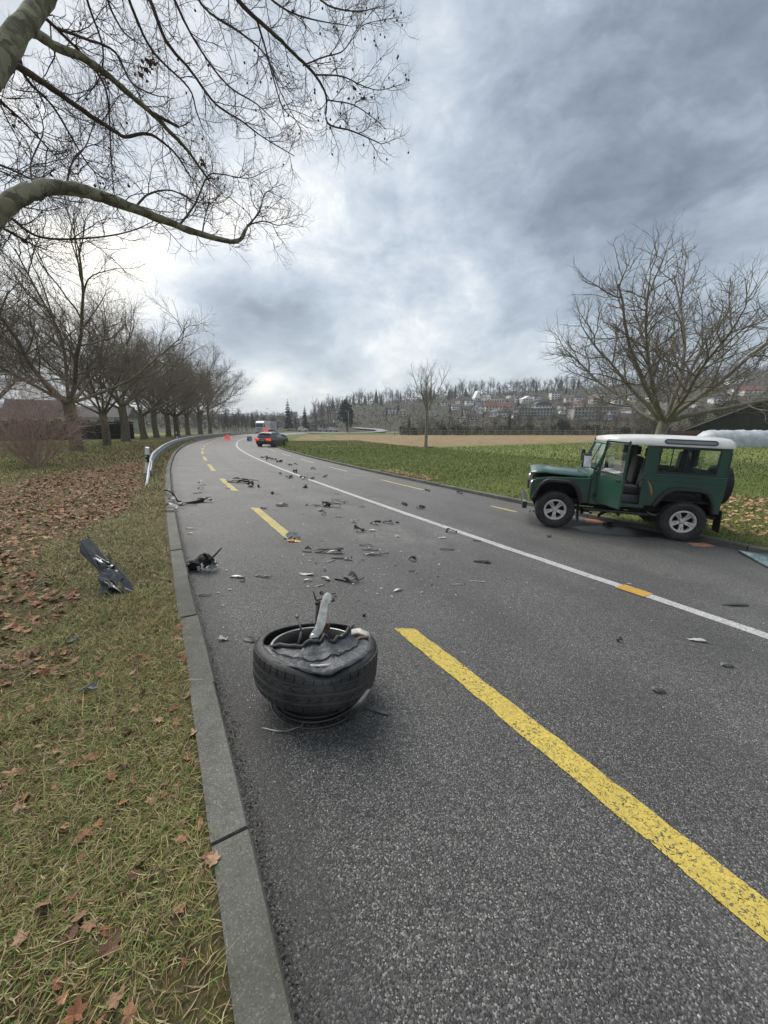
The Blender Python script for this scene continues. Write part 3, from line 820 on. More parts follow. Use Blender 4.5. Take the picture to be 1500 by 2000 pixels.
def tree_meshes(T, mats, name):
    a = T.tubes([0], {0: 14}); tr = a.mesh(name + '_trunk', mats[0])
    b = T.tubes([1, 2], {1: 8, 2: 5}); lm = b.mesh(name + '_limbs', mats[0])
    c = T.tubes([3, 4], {3: 3, 4: 3}); tw = c.mesh(name + '_twigs', mats[1], fix=False)
    return tr, lm, tw
def place_tree(ms, name, loc, rz, sc, label, group=None):
    r = empty(name, loc, rz, label, 'tree', group); r.scale = (sc, sc, sc)
    for n, me in zip(('trunk', 'limbs', 'crown'), ms): link(n, me, r)
    return r
_park = [tree_meshes(vase_tree(11, 2.1, .235, 1.3, 6.6, 8, 1.0, kids=(12, 10, 8), rt=.0046, r1=.088), (M_BARK_DARK, M_TWIG_DARK), 'park_tree_a'),
         tree_meshes(vase_tree(23, 2.4, .265, 1.3, 6.0, 8, 1.0, ang=(20, 60), kids=(12, 10, 7), rt=.0042, r1=.088), (M_BARK_DARK, M_TWIG_DARK), 'park_tree_b'),
         tree_meshes(vase_tree(35, 2.0, .25, 1.4, 5.8, 7, 1.05, ang=(26, 66), kids=(12, 10, 7), rt=.0042, r1=.088), (M_BARK_DARK, M_TWIG_DARK), 'park_tree_c')]
_rowlab = ['broad bare tree with reddish dark trunk beside the twiggy bush, nearest of the roadside row',
           'slim bare tree with pale grey leaning trunk, behind the nearest tree of the row',
           'bare tree with dark leaning trunk standing before the long hedge, third along the row',
           'bare tree with thick grey flared trunk at the end of the hedge',
           'bare tree with straight dark brown trunk, just beyond the end of the hedge',
           'bare tree with pale flared trunk, between two darker trees midway along the row',
           'bare tree right behind the second white delineator post',
           'bare tree with a squat dark trunk just past the second delineator post',
           'bare tree with forked trunk close to the bend of the guardrail',
           'last bare tree of the row, where the guardrail bends away']
_row = [(150, 882, 0, 1.0, 22), (210, 872, 1, .62, 24), (247, 863, 1, 1.0, 0), (281, 858, 2, 1.05, 0), (306, 855, 1, .92, 0), (330, 853, 0, 1.0, 0), (347, 852.5, 2, 1.05, 0), (368, 850, 0, 1.08, 0), (392, 848.5, 1, 1.1, 0), (411, 847, 2, 1.15, 0)]
for i, (px_, py_, v, sc, dy) in enumerate(_row):
    p = at(px_, py_, 0)
    place_tree(_park[v], 'bare_tree', (p[0], p[1], gz(p[0], p[1])[0]), i * 1.37, sc * [1.5, 1.8, 1.6, 1.6, 1.75, 1.85, 1.8, 1.85, 1.8, 1.75][i], _rowlab[i], 'bare trees along the left of the road')
# more park trees behind and beside the first, partly out of frame
for i, (x, y, v, sc, lab) in enumerate([(-29, 24, 2, 1.6, 'bare mossy tree at the left edge behind the reddish bush'), (-38, 34, 0, 1.75, 'bare tree deep in the park behind the nearest roadside tree'), (-52, 52, 1, 1.8, 'bare tree over the hedge, far from the road')]):
    place_tree(_park[v], 'bare_tree', (x, y, gz(x, y)[0]), 2 + i, sc, lab, 'bare trees in the park behind the row')

_wal = tree_meshes(vase_tree(131, 2.7, .34, 1.6, 9.0, 11, .95, ang=(10, 70), up=(.012, .04, .07), wig=(.085, .15, .2), lean=(.45, 0), rt=.0105, r1=.15, kids=(13, 9, 4.4)), (M_BARK_GREY, M_TWIG_GREY), 'walnut')
place_tree(_wal, 'walnut_tree', (16.8, 24.0, gz(16.8, 24)[0] - .05), .4, .95, 'big fan shaped bare tree with pale grey forking trunk standing behind the green car')
_yng = tree_meshes(vase_tree(210, 3.9, .17, .9, 4.6, 7, .85, ang=(12, 44), up=(.035, .06, .08), wig=(.08, .13, .2), rt=.009, r1=.075, kids=(7, 5, 3)), (M_BARK_GREY, M_TWIG_GREY), 'young_tree')
place_tree(_yng, 'young_tree', (4.72, 43.7, gz(4.7, 43.7)[0] - .03), 0, 1.0, 'lone slender bare tree standing where the lawn meets the brown field')

# ---- twiggy bush at the left edge
def twig_bush(name, loc, seed, n, h, spread, label, m, r=.022, group=None, dens=1.0, cat='bush'):
    T = Tree(seed); rng = T.rng
    spec = [dict(L=h, r=r, n=8, wig=.10, up=.03, kids=9 * dens, ang=(20, 52), start=.12, tip=.3), dict(L=h * .42, r=r * .4, n=6, wig=.15, up=.02, kids=6 * dens, ang=(25, 60), start=.15, tip=.4),
            dict(L=h * .17, r=r * .24, n=4, wig=.2, up=.03, kids=3 * dens, ang=(25, 55), start=.2, tip=.5), dict(L=h * .08, r=r * .2, n=2, wig=.2, up=.0, kids=0, ang=(20, 50), tip=.6)]
    for i in range(n):
        a = rng.uniform(0, 6.28); q = rng.uniform(.0, 1) ** .6
        T.grow((math.cos(a) * .18 * q, math.sin(a) * .18 * q, -.05), (math.cos(a) * spread * q, math.sin(a) * spread * q, 1), h * rng.uniform(.75, 1.1), r * rng.uniform(.6, 1.3), 0, spec)
    root = empty(name, loc, 0, label, cat, group)
    T.tubes([0], {0: 6}).build('stems', m, root, fix=False)
    tag(T.tubes([1, 2, 3], {1: 4, 2: 3, 3: 3}).build('twigs', m, root, fix=False), kind='stuff')
    return root
p = at(72, 911)
twig_bush('twiggy_bush', tuple(p - [0, 0, .02]), 8, 24, 3.5, 1.25, 'wide leafless reddish bush of fine twigs at the left edge', M_TWIG_RED, r=.019, dens=1.35)
# ------------------------------------------------------------------ ploughed field
def field_material():
    m = NT('ploughed_stubble_soil'); p = m.pos()
    mp = m.N('ShaderNodeMapping'); m.L(p, mp.inputs[0]); mp.inputs['Rotation'].default_value = (0, 0, R_(-14))
    w = m.N('ShaderNodeTexWave', wave_type='BANDS', bands_direction='Y'); m.L(mp.outputs[0], w.inputs[0])
    w.inputs['Scale'].default_value = .22; w.inputs['Distortion'].default_value = 3.0; w.inputs['Detail'].default_value = 4; w.inputs['Detail Scale'].default_value = 1.5
    a = m.mix(m.step(m.noise(p, .5, 6, .7), .38, .62), (.29, .20, .125), (.20, .137, .085))
    a = m.mix(m.math('MULTIPLY', w.outputs['Fac'], .5), a, (.17, .115, .07))
    a = m.mix(m.step(m.noise(p, 4, 5, .75), .52, .7), a, (.32, .25, .15))
    m.base(a); m.set(Roughness=.95); m.b.inputs['Specular IOR Level'].default_value = .1
    m.bump(m.math('ADD', m.noise(p, 3, 6, .75), w.outputs['Fac']), .9, .12)
    return m.mat
M_FIELD = field_material()
def build_field():
    front = [(548, 868), (600, 874), (700, 873.5), (830, 872.3), (907, 869.6), (999, 867), (1080, 864.5), (1170, 862), (1300, 857.5)]
    F = np.array([at0(a, b, RIGHT_Z)for a, b in front])
    nx, ny = 120, 60; V = []
    xs = np.linspace(0, 1, nx)
    fx = np.interp(xs, np.linspace(0, 1, len(F)), F[:, 0]); fy = np.interp(xs, np.linspace(0, 1, len(F)), F[:, 1])
    bx = np.interp(xs, [0, 1], [-24, 120]); by = np.interp(xs, [0, 1], [112, 108])
    for i in range(nx):
        for j in range(ny):
            t = (j / (ny - 1)) ** 1.6; x = fx[i] * (1 - t) + bx[i] * t; y = fy[i] * (1 - t) + by[i] * t
            V.append((x, y, 0))
    V = np.array(V); s, d = sd(V[:, 0], V[:, 1]); g = gz(V[:, 0], V[:, 1])
    rim = np.minimum.reduce([np.tile(np.arange(ny), nx) / 2.0, np.repeat(np.minimum(np.arange(nx), np.arange(nx)[::-1]), ny) / 2.0])
    V[:, 2] = g + .03 * np.clip(rim, 0, 1) - .02 + (fbm(V[:, 0], V[:, 1], .8, 3) - .5) * .10 * np.clip(rim, 0, 1)
    q = [(i * ny + j, (i + 1) * ny + j, (i + 1) * ny + j + 1, i * ny + j + 1) for i in range(nx - 1) for j in range(ny - 1)]
    tag(link('ploughed_field', np_mesh('ploughed_field', V, np.array(q).ravel(), np.full(len(q), 4), M_FIELD, smooth=True)), kind='structure')
build_field()

# ------------------------------------------------------------------ wooded ridge
M_FAR_BARK = mat('far_bare_bark', (.075, .068, .060), (.050, .045, .041), 3, .95)
M_FAR_TWIG = mat('far_bare_twigs', (.095, .084, .074), (.062, .055, .050), .8, .95, world_pos=True)
M_FAR_BROWN = mat('far_brown_twigs', (.105, .082, .056), (.070, .055, .038), .8, .95, world_pos=True)
M_CONIFER = mat('conifer_needles', (.020, .032, .018), (.038, .046, .024), 1.5, .95)
M_CONIFER_B = mat('dark_conifer_needles', (.014, .024, .016), (.028, .036, .022), 1.5, .95)
M_SHRUB = mat('evergreen_shrub_leaves', (.026, .036, .014), (.045, .050, .020), 3, .9)
def far_bare(seed, h, wid, col):
    """bare woodland tree: trunk and an upright spray of branches"""
    rng = np.random.default_rng(seed); a = MB(); b = MB()
    P = stem(rng, (0, 0, -.5), (0, 0, 1), h * .8, 6, .05, .05); a.tube(P, np.linspace(.24, .07, len(P)) * h / 14, 5, 0, cap=False)
    for i in range(20):
        f = rng.uniform(.35, 1); k = f * (len(P) - 1); j = min(int(k), len(P) - 2); p = P[j] + (P[j + 1] - P[j]) * (k - j)
        az = rng.uniform(0, 6.28); el = rng.uniform(.5, 1.25)
        d = np.array([math.cos(az) * math.cos(el), math.sin(az) * math.cos(el), math.sin(el)])
        L = h * rng.uniform(.20, .34) * (1.25 - .5 * f) * wid
        Q = stem(rng, p, d, L, 4, .12, .08); b.tube(Q, np.linspace(.075, .03, 5) * h / 14, 3, 0, cap=False)
        for _ in range(9):
            u = rng.integers(1, 5); d2 = unit(Q[u] - Q[u - 1] + rng.normal(0, .55, 3) + np.array([0, 0, .2]))
            W = stem(rng, Q[u], d2, L * rng.uniform(.3, .6), 2, .15, .06); b.tube(W, np.array([.034, .028, .02]) * h / 14, 3, 0, cap=False)
    a.add(b.v, b.f, 1); a.sm = [True] * len(a.f)
    return a.mesh('woodland_tree', [M_FAR_BARK, col], fix=False)
def conifer_mesh(seed, h, w, m, name='conifer'):
    """whorls of drooping sprays round a trunk"""
    rng = np.random.default_rng(seed); a = MB()
    a.tube([(0, 0, -.5), (0, 0, h * .5), (0, 0, h)], [h * .014, h * .01, .02], 5, 0, cap=False)
    n = int(h * 2.6)
    for i in range(n):
        t = (i + rng.uniform(0, .6)) / n; z = h * (.10 + .90 * t); r = w * (1 - t) ** .85 * rng.uniform(.75, 1.15) + .12
        k = int(9 - 3 * t); a0 = rng.uniform(0, 6.28)
        for j in range(k):
            az = a0 + 6.28 * j / k + rng.uniform(-.25, .25); c, s_ = math.cos(az), math.sin(az); rr = r * rng.uniform(.7, 1.15)
            wv = rr * .42; dz = -rr * rng.uniform(.15, .4)
            o = np.array([0, 0, z + rng.uniform(-.1, .1)]); tip = o + (c * rr, s_ * rr, dz); mid = o + np.array([c * rr * .55, s_ * rr * .55, dz * .25]); sx = np.array([-s_, c, 0])
            a.add([o, mid + sx * wv - (0, 0, wv * .3), tip, mid - sx * wv - (0, 0, wv * .3), mid + (0, 0, .12 * rr)], [(0, 1, 4), (1, 2, 4), (2, 3, 4), (3, 0, 4)], 1)
    return a.mesh(name, [M_FAR_BARK, m], fix=False)
def leafy_mesh(seed, h, w, m, n=420, leaf=.22, trunk=True, name='shrub', lo=.08):
    """clumps of leaf-sized faces through a lumpy crown"""
    rng = np.random.default_rng(seed); a = MB()
    if trunk: a.tube([(0, 0, -.3), (.05, 0, h * .3), (0, .05, h * .7)], [w * .08, w * .06, w * .02], 6, 0, cap=False)
    lumps = [(np.array([rng.normal(0, w * .28), rng.normal(0, w * .28), h * rng.uniform(lo + .22, .80)]), w * rng.uniform(.32, .5)) for _ in range(9)]
    for i in range(n):
        c, r = lumps[rng.integers(len(lumps))]
        d = unit(rng.normal(0, 1, 3)); p = c + d * r * rng.uniform(.55, 1.08) ** .7 * np.array([1, 1, h / (2.4 * w) + .4]); p[2] = min(max(p[2], h * lo), h)
        u = unit(rng.normal(0, 1, 3) + d * .6); v = unit(np.cross(u, d + rng.normal(0, .5, 3))); s_ = leaf * rng.uniform(.6, 1.4)
        a.add([p - u * s_, p + v * s_ * .6, p + u * s_, p - v * s_ * .6], [(0, 1, 2, 3)], 1)
    return a.mesh(name, [M_FAR_BARK, m], fix=False)

_fb = [far_bare(300 + i, 15, [1.0, .8, 1.15, .7, .95][i], [M_FAR_TWIG, M_FAR_TWIG, M_FAR_TWIG, M_FAR_TWIG, M_FAR_BROWN][i]) for i in range(5)]
_fc = [conifer_mesh(340 + i, 16, [2.8, 2.2, 3.4][i], [M_CONIFER, M_CONIFER_B, M_CONIFER][i]) for i in range(3)]
_fr = random.Random(5)
def gpos(px_, dist):
    """a place on the terrain in a photo column, dist metres ahead"""
    x = (px_ - 750) / 735 * dist; return (x, dist, gz(x, dist)[0])
def far_tree(me, loc, sc, name, label, group, wz=None):
    o = link(name, me, None, loc); o.rotation_euler = (0, 0, _fr.uniform(0, 6.28)); o.scale = (sc, sc, wz or sc)
    return tag(o, label, 'tree', group)
def woods():
    xs = []
    # the crest
    x = 622.0
    while x < 1530:
        xs.append(x); x += _fr.uniform(4.2, 7.5)
    for x in xs:
        dist = _fr.uniform(375, 420)
        con = _fr.random() < (.62 if x < 700 else .35 if (x < 900 or 1190 < x < 1290) else .13)
        if con: far_tree(_fr.choice(_fc), gpos(x, dist), _fr.uniform(.62, .95), 'ridge_conifer', 'dark conifer among the bare trees along the crest of the wooded ridge', 'conifers along the wooded ridge')
        else: far_tree(_fr.choice(_fb[:4]), gpos(x, dist), _fr.uniform(.85, 1.2), 'ridge_tree', 'tall bare grey tree along the crest of the wooded ridge', 'bare trees along the wooded ridge')
    for i in range(62):      # a second rank a little lower down
        x = _fr.uniform(618, 1500); dist = _fr.uniform(335, 372)
        if _fr.random() < (.5 if x < 760 else .25): far_tree(_fr.choice(_fc), gpos(x, dist), _fr.uniform(.5, .85), 'slope_conifer', 'dark conifer on the slope just below the wooded crest', 'conifers on the upper slope')
        else: far_tree(_fr.choice(_fb), gpos(x, dist), _fr.uniform(.7, 1.0), 'slope_tree', 'bare tree on the slope just below the wooded crest', 'bare trees on the upper slope')
    for i in range(70):      # gardens between the houses
        x = _fr.uniform(700, 1320); dist = _fr.uniform(215, 330); k = _fr.random()
        if k < .30: far_tree(_fr.choice(_fc), gpos(x, dist), _fr.uniform(.25, .5), 'garden_conifer', 'small dark conifer in a garden among the hillside houses', 'garden conifers on the hillside')
        else: far_tree(_fr.choice(_fb), gpos(x, dist), _fr.uniform(.28, .55), 'garden_tree', 'small bare tree in a garden among the hillside houses', 'bare garden trees on the hillside')
    for i in range(46):      # low left and middle distance beyond the bend
        x = _fr.uniform(405, 640); dist = _fr.uniform(185, 380); k = _fr.random()
        if k < .32: far_tree(_fr.choice(_fc), gpos(x, dist), _fr.uniform(.3, .62), 'valley_conifer', 'dark conifer beyond the far bend of the road', 'conifers beyond the bend')
        else: far_tree(_fr.choice(_fb), gpos(x, dist), _fr.uniform(.35, .7), 'valley_tree', 'greyish bare tree beyond the far bend of the road', 'bare trees beyond the bend')
    for i in range(26):      # park and slope behind the left row
        x = _fr.uniform(-60, 420); dist = _fr.uniform(120, 260)
        far_tree(_fr.choice(_fb), gpos(x, dist), _fr.uniform(.6, .95), 'park_backdrop_tree', 'bare tree far behind the roadside row on the left', 'bare trees far behind the roadside row')
    for i in range(20):
        x = _fr.uniform(425, 560); dist = _fr.uniform(140, 175)
        far_tree(_fr.choice(_fb), (lambda q: (q[0], q[1], q[2]))(gpos(x - 60, dist)), _fr.uniform(.35, .6), 'bend_tree', 'bare tree in the thicket outside the road bend behind the lorry', 'bare trees outside the bend')
woods()
# the wooded knoll on the near end of the ridge, and the rounded dark evergreen before it
_leafK = leafy_mesh(71, 11, 5.2, M_CONIFER, 1500, .42, name='evergreen')
o = link('round_evergreen', _leafK, None, gpos(681, 178)); tag(o, 'large rounded dark evergreen tree at the foot of the wooded ridge', 'tree'); o.scale = (1, 1, 1.25)
for i in range(14):
    x = _fr.uniform(622, 690); far_tree(_fr.choice(_fb), gpos(x, _fr.uniform(240, 330)), _fr.uniform(.7, 1.0), 'knoll_tree', 'bare tree on the wooded knoll at the near end of the ridge', 'bare trees on the knoll')

# dense brushwood that reads as one mass under those trees
def brush_mass(name, n, sampler, m, size, hgt, seed, label=None):
    rng = np.random.default_rng(seed); V = []; F = []; b = 0
    X = sampler(rng, n); Z = gz(X[:, 0], X[:, 1])
    for i in range(n):
        p = np.array([X[i, 0], X[i, 1], Z[i] + abs(rng.normal(0, .5)) * hgt]); s_ = size * rng.uniform(.5, 1.5)
        u = unit(rng.normal(0, 1, 3) * [1, 1, .4] + [0, 0, .8]); v = unit(np.cross(u, rng.normal(0, 1, 3)))
        for _ in range(1):
            V += [p - u * s_, p + v * s_ * .10, p + u * s_, p - v * s_ * .10]; F += [b, b + 1, b + 2, b + 3]; b += 4
    o = link(name, np_mesh(name, np.array(V), np.array(F), np.full(len(F) // 4, 4), m)); tag(o, label, None, None, 'stuff'); return o
def slope_s(rng, n):
    px_ = rng.uniform(615, 1560, n); d = rng.uniform(195, 425, n) ; return np.column_stack([(px_ - 750) / 735 * d, d])
brush_mass('hillside_brushwood', 13000, slope_s, M_FAR_TWIG, 1.5, 3.4, 3)
def crest_s(rng, n):
    px_ = rng.uniform(615, 1560, n); d = rng.uniform(365, 430, n); return np.column_stack([(px_ - 750) / 735 * d, d])
brush_mass('crest_brushwood', 9000, crest_s, M_FAR_BARK, 1.8, 7.5, 31)
def left_s(rng, n):
    px_ = rng.uniform(-150, 640, n); d = rng.uniform(185, 400, n); return np.column_stack([(px_ - 750) / 735 * d, d])
brush_mass('valley_brushwood', 16000, left_s, M_FAR_TWIG, 1.5, 3.5, 4)
def band_s(rng, n):
    px_ = rng.uniform(780, 1330, n); d = rng.uniform(114, 150, n); return np.column_stack([(px_ - 750) / 735 * d, d])
brush_mass('field_edge_brushwood', 14000, band_s, M_FAR_BROWN, .75, 2.6, 6)

# ------------------------------------------------------------------ houses on the slope
M_WALLW = mat('white_render', (.80, .79, .76), (.70, .69, .66), .6, .85)
M_WALLC = mat('cream_render', (.66, .60, .49), (.58, .53, .44), .6, .85)
M_WALLG = mat('grey_concrete_render', (.34, .325, .30), (.27, .26, .245), .5, .9)
M_ROOFG = mat('grey_tile_roof', (.10, .095, .092), (.07, .066, .064), 2, .85)
M_ROOFR = mat('red_tile_roof', (.20, .085, .065), (.14, .06, .048), 2, .85)
M_ROOFD = mat('dark_brown_roof', (.065, .05, .044), (.045, .036, .032), 2, .85)
M_WIN = mat('far_window_glass', (.035, .04, .047), (.06, .065, .072), 1, .25)
def house(px_, py_, dist, w, d, h, roof, wm, rm, label, rz=0.0, floors=2, cols=4, group=None, name='hillside_house', gable_front=False, rh=None, on_slope=False):
    loc = np.array(gpos(px_, dist)); zt = CAM_H + (836 - py_) / 735 * dist; g = loc[2]
    if on_slope:            # stand it where the slope is seen at that height
        q = hit(px_, py_, near=120); k = q[1] / dist; w *= k; h *= k; d *= k; loc = q; dist = q[1]
        rh = rh * k if rh else rh; zt = g = q[2]
    r = empty(name, (loc[0], loc[1], zt), rz, label, 'house', group)
    dep = max(.5, zt - g + 3.0)
    MB().box((0, 0, h / 2 - dep / 2), (w, d, h + dep)).build('wall', wm, r)
    rh = rh or w * .28
    mb = MB()
    if roof == 'gable':
        e = .4
        if gable_front:   # ridge runs away from the viewer
            mb.prism([(-w / 2 - e, h - .1), (w / 2 + e, h - .1), (0, h + rh)], -d / 2 - e, d / 2 + e)
        else:
            rh = rh if rh else d * .35
            mb.prism([(-d / 2 - e, h - .1), (d / 2 + e, h - .1), (0, h + rh)], -w / 2 - e, w / 2 + e, axes='yz')
    elif roof == 'arch':
        n = 9; mb.prism([(-w / 2 - .3, h)] + [(w / 2 * 1.02 * -math.cos(math.pi * i / n), h + rh * math.sin(math.pi * i / n)) for i in range(n + 1)] + [(w / 2 + .3, h)], -d / 2 - .3, d / 2 + .3)
    else:
        mb.box((0, 0, h + .12), (w + .8, d + .8, .3))
    mb.build('roof', rm, r)
    if gable_front and roof == 'gable': MB().prism([(-w / 2, h), (w / 2, h), (0, h + rh * .93)], -d / 2 - .45, -d / 2 - .42).build('gable', wm, r)
    ww, wh = w / cols * .55, h / floors * .5
    wme = MB().box((0, 0, 0), (ww, .12, wh)).mesh('window', M_WIN)
    for f in range(floors):
        for c in range(cols):
            link('window', wme, r, (-w / 2 + w * (c + .5) / cols, -d / 2 - .03, h * (f + .55) / floors))
    return r
def hillside_houses():
    W_, C_, G_, RG, RR, RD = M_WALLW, M_WALLC, M_WALLG, M_ROOFG, M_ROOFR, M_ROOFD
    L = [ # px, foot py, dist, width px, height px, roof, wall, roof material, label, extras
     (930, 786, 330, 10, 7, 'gable', W_, W_, 'steep white pointed house on the upper slope, left of the long white ones', dict(gable_front=True, rh=6, cols=2)),
     (938, 791, 325, 20, 6, 'flat', W_, RG, 'low white flat-roofed house just below the pointed white one', {}),
     (967, 788, 330, 30, 6, 'flat', W_, W_, 'longest low white house on the upper slope with a row of windows', dict(floors=1, cols=7)),
     (1009, 786, 330, 24, 8, 'flat', W_, RG, 'boxy white house with big dark windows right of the long white house', dict(cols=3)),
     (1028, 788, 326, 20, 7, 'gable', W_, W_, 'white house with pale gable right of the boxy white house', dict(gable_front=True)),
     (1047, 781, 335, 15, 6, 'flat', W_, RG, 'small white house high up below the wooded crest', dict(cols=3)),
     (1082, 780, 335, 16, 11, 'flat', W_, RG, 'tall pale house with green tinge high on the slope beside conifers', dict(floors=3, cols=3)),
     (959, 803, 300, 22, 8, 'gable', C_, RR, 'red-roofed cream house in the middle of the slope', dict(rh=3.2)),
     (966, 812, 285, 12, 9, 'gable', W_, RR, 'white gable house standing below the left red roof', dict(gable_front=True, cols=2)),
     (987, 802, 300, 31, 6, 'gable', C_, RR, 'wide house with the longest red roof on the slope', dict(rh=3.4, cols=5)),
     (1057, 801, 290, 30, 7, 'arch', W_, RG, 'large white building with a grey rounded roof above the apartment block', dict(rh=3.2, cols=5)),
     (1043, 816, 262, 66, 15, 'flat', G_, RG, 'long grey terraced apartment block under the rounded roof', dict(floors=3, cols=12)),
     (1154, 817, 255, 74, 18, 'flat', G_, RG, 'long grey apartment block right of the other one, nearer the big tree', dict(floors=3, cols=12)),
     (906, 823, 235, 15, 6, 'gable', W_, RD, 'low white house with dark roof near the foot of the slope', dict(gable_front=True, cols=2)),
     (921, 822, 240, 18, 8, 'gable', C_, RD, 'dark roofed cream house beside the low white one', {}),
     (1006, 818, 250, 11, 9, 'gable', W_, RG, 'narrow white gable house left of the long apartment block', dict(gable_front=True, cols=2)),
     (1206, 789, 320, 20, 9, 'gable', W_, RG, 'white gabled house seen through the lower boughs of the big tree', dict(gable_front=True, cols=3)),
     (1160, 788, 322, 16, 8, 'gable', C_, RG, 'cream gabled house above the right-hand apartment block', dict(gable_front=True, cols=2)),
     (1128, 782, 335, 20, 6, 'gable', W_, RG, 'low white house under the bare crest left of the cream gable', {}),
     (1185, 777, 345, 18, 7, 'flat', C_, RG, 'cream flat-roofed house high behind the big tree', {}),
     (890, 800, 305, 15, 6, 'gable', W_, RG, 'small white house at the left end of the upper row', {}),
     (868, 792, 330, 12, 5, 'flat', W_, RG, 'pale little house just right of the lone field tree', dict(cols=2)),
     (929, 803, 300, 13, 6, 'gable', W_, RG, 'small white house left of the red roofs', dict(gable_front=True, cols=2)),
     (764, 808, 290, 20, 8, 'flat', W_, RG, 'white flat-roofed house left of the lone field tree', dict(cols=3)),
     (786, 812, 280, 15, 8, 'gable', C_, RG, 'cream gabled house behind the lone field tree', dict(gable_front=True, cols=2)),
     (845, 812, 285, 12, 6, 'gable', W_, RG, 'white house low on the slope right of the lone tree', {}),
     (656, 813, 285, 14, 5, 'gable', C_, RG, 'cream house half hidden by the dark evergreen', {}),
     (660, 824, 230, 16, 4, 'flat', W_, RG, 'low white house at the foot of the knoll beside the evergreen', {}),
     (1270, 809, 240, 10, 8, 'gable', W_, RG, 'white gable house close behind the forked trunk of the big tree', dict(gable_front=True, cols=2)),
     (1100, 799, 300, 18, 6, 'gable', C_, RD, 'brown roofed house between the rounded roof and the big tree', {}),
     (1240, 778, 340, 16, 6, 'gable', W_, RD, 'dark roofed white house high behind the big tree', {}),
     (1435, 750, 360, 26, 9, 'flat', W_, RG, 'white villa high on the right part of the slope', dict(cols=5)),
     (1438, 770, 320, 22, 9, 'flat', W_, RG, 'white house below the villa at the right edge', dict(cols=4)),
     (1464, 771, 315, 28, 8, 'gable', C_, RR, 'red roofed house right of the white one near the right edge', dict(rh=3.2)),
     (1400, 787, 290, 24, 9, 'gable', W_, RG, 'white house behind the shed roof on the right', {}),
     (571, 815, 300, 18, 5, 'gable', W_, RG, 'white house on the far valley side right of the lorry', {}),
     (592, 812, 310, 12, 5, 'gable', W_, RG, 'small white house on the far valley side under the grey ridge', dict(gable_front=True, cols=2)),
     (527, 817, 290, 20, 4, 'flat', W_, RG, 'long low white house above the lorry', dict(floors=1, cols=6)),
     (600, 833, 200, 26, 6, 'gable', C_, RG, 'grey roofed house among parked vehicles beyond the far road', {}),
     (640, 834, 195, 30, 5, 'flat', G_, RG, 'low grey shed beyond the far end of the ploughed field', dict(floors=1, cols=5))]
    rr = random.Random(2)
    for (x, fy, dist, wp, hp, roof, wm, rm, lab, ex) in L:
        k = dist / 735
        house(x, fy, dist, wp * k, max(5, wp * k * .6) if wp < 40 else 11, hp * k, roof, wm, rm, lab, rr.uniform(-.25, .25) if wp < 40 else -.08, ex.get('floors', 2), ex.get('cols', 4), 'houses on the hillside', gable_front=ex.get('gable_front', False), rh=ex.get('rh'), on_slope=True)
hillside_houses()
def small_houses():
    rr = random.Random(14); spots = []
    while len(spots) < 30:
        x, y = rr.uniform(850, 1330), rr.uniform(783, 822)
        if all(abs(x - a) > 9 or abs(y - b) > 5 for a, b in spots): spots.append((x, y))
    for i, (x, y) in enumerate(spots):
        q = hit(x, y, near=120); k = q[1] / 735; gf = rr.random() < .5
        house(x, y, q[1], rr.uniform(9, 15) * k, 6, rr.uniform(4.5, 7) * k, 'gable' if rr.random() < .75 else 'flat', rr.choice([M_WALLW, M_WALLW, M_WALLC]), rr.choice([M_ROOFG, M_ROOFD, M_ROOFR, M_ROOFG]), 'small pale house half hidden among the garden trees on the slope', rr.uniform(-.4, .4), 2, 2, 'small houses among the garden trees', gable_front=gf, rh=2.0, on_slope=False)
small_houses()

# ------------------------------------------------------------------ fence, shrubs and hedges behind the field
M_WEATHER = mat('weathered_fence_wood', (.22, .20, .17), (.13, .12, .10), 8, .9)
M_WIRE = mat('dull_fence_wire', (.10, .10, .10), None, 5, .6, metal=.6)
def field_fence():
    x0, x1, Y = 770, 1225, 110.0
    fx0 = (x0 - 750) / 735 * Y; base = (fx0, Y, gz(fx0, Y)[0])
    r = empty('rail_fence', base, 0, 'long weathered post and rail fence along the far side of the brown field', 'fence')
    xs = np.arange(x0, x1, 14.5); xs = (xs - 750) / 735 * Y; rng = random.Random(6)
    pm = MB().box((0, 0, .75), (.16, .16, 2.1)).mesh('post', M_WEATHER)
    for i, x in enumerate(xs):
        o = link('post', pm, r, (x - fx0, rng.uniform(-.2, .2), gz(x, Y)[0] - base[2])); o.rotation_euler = (rng.uniform(-.05, .05), rng.uniform(-.06, .06), 0); o.scale = (1, 1, rng.uniform(.8, 1.15) * (1.25 if i % 6 == 2 else 1))
    for zz in (.7, 1.35):
        for i in range(len(xs) - 1):
            a = np.array([xs[i] - fx0, -.12, gz(xs[i], Y)[0] - base[2] + zz + rng.uniform(-.06, .06)]); b = np.array([xs[i + 1] - fx0, -.12, gz(xs[i + 1], Y)[0] - base[2] + zz + rng.uniform(-.06, .06)])
            MB().tube([a, b], .055, 4, smooth=False).build('rail', M_WEATHER, r)
field_fence()
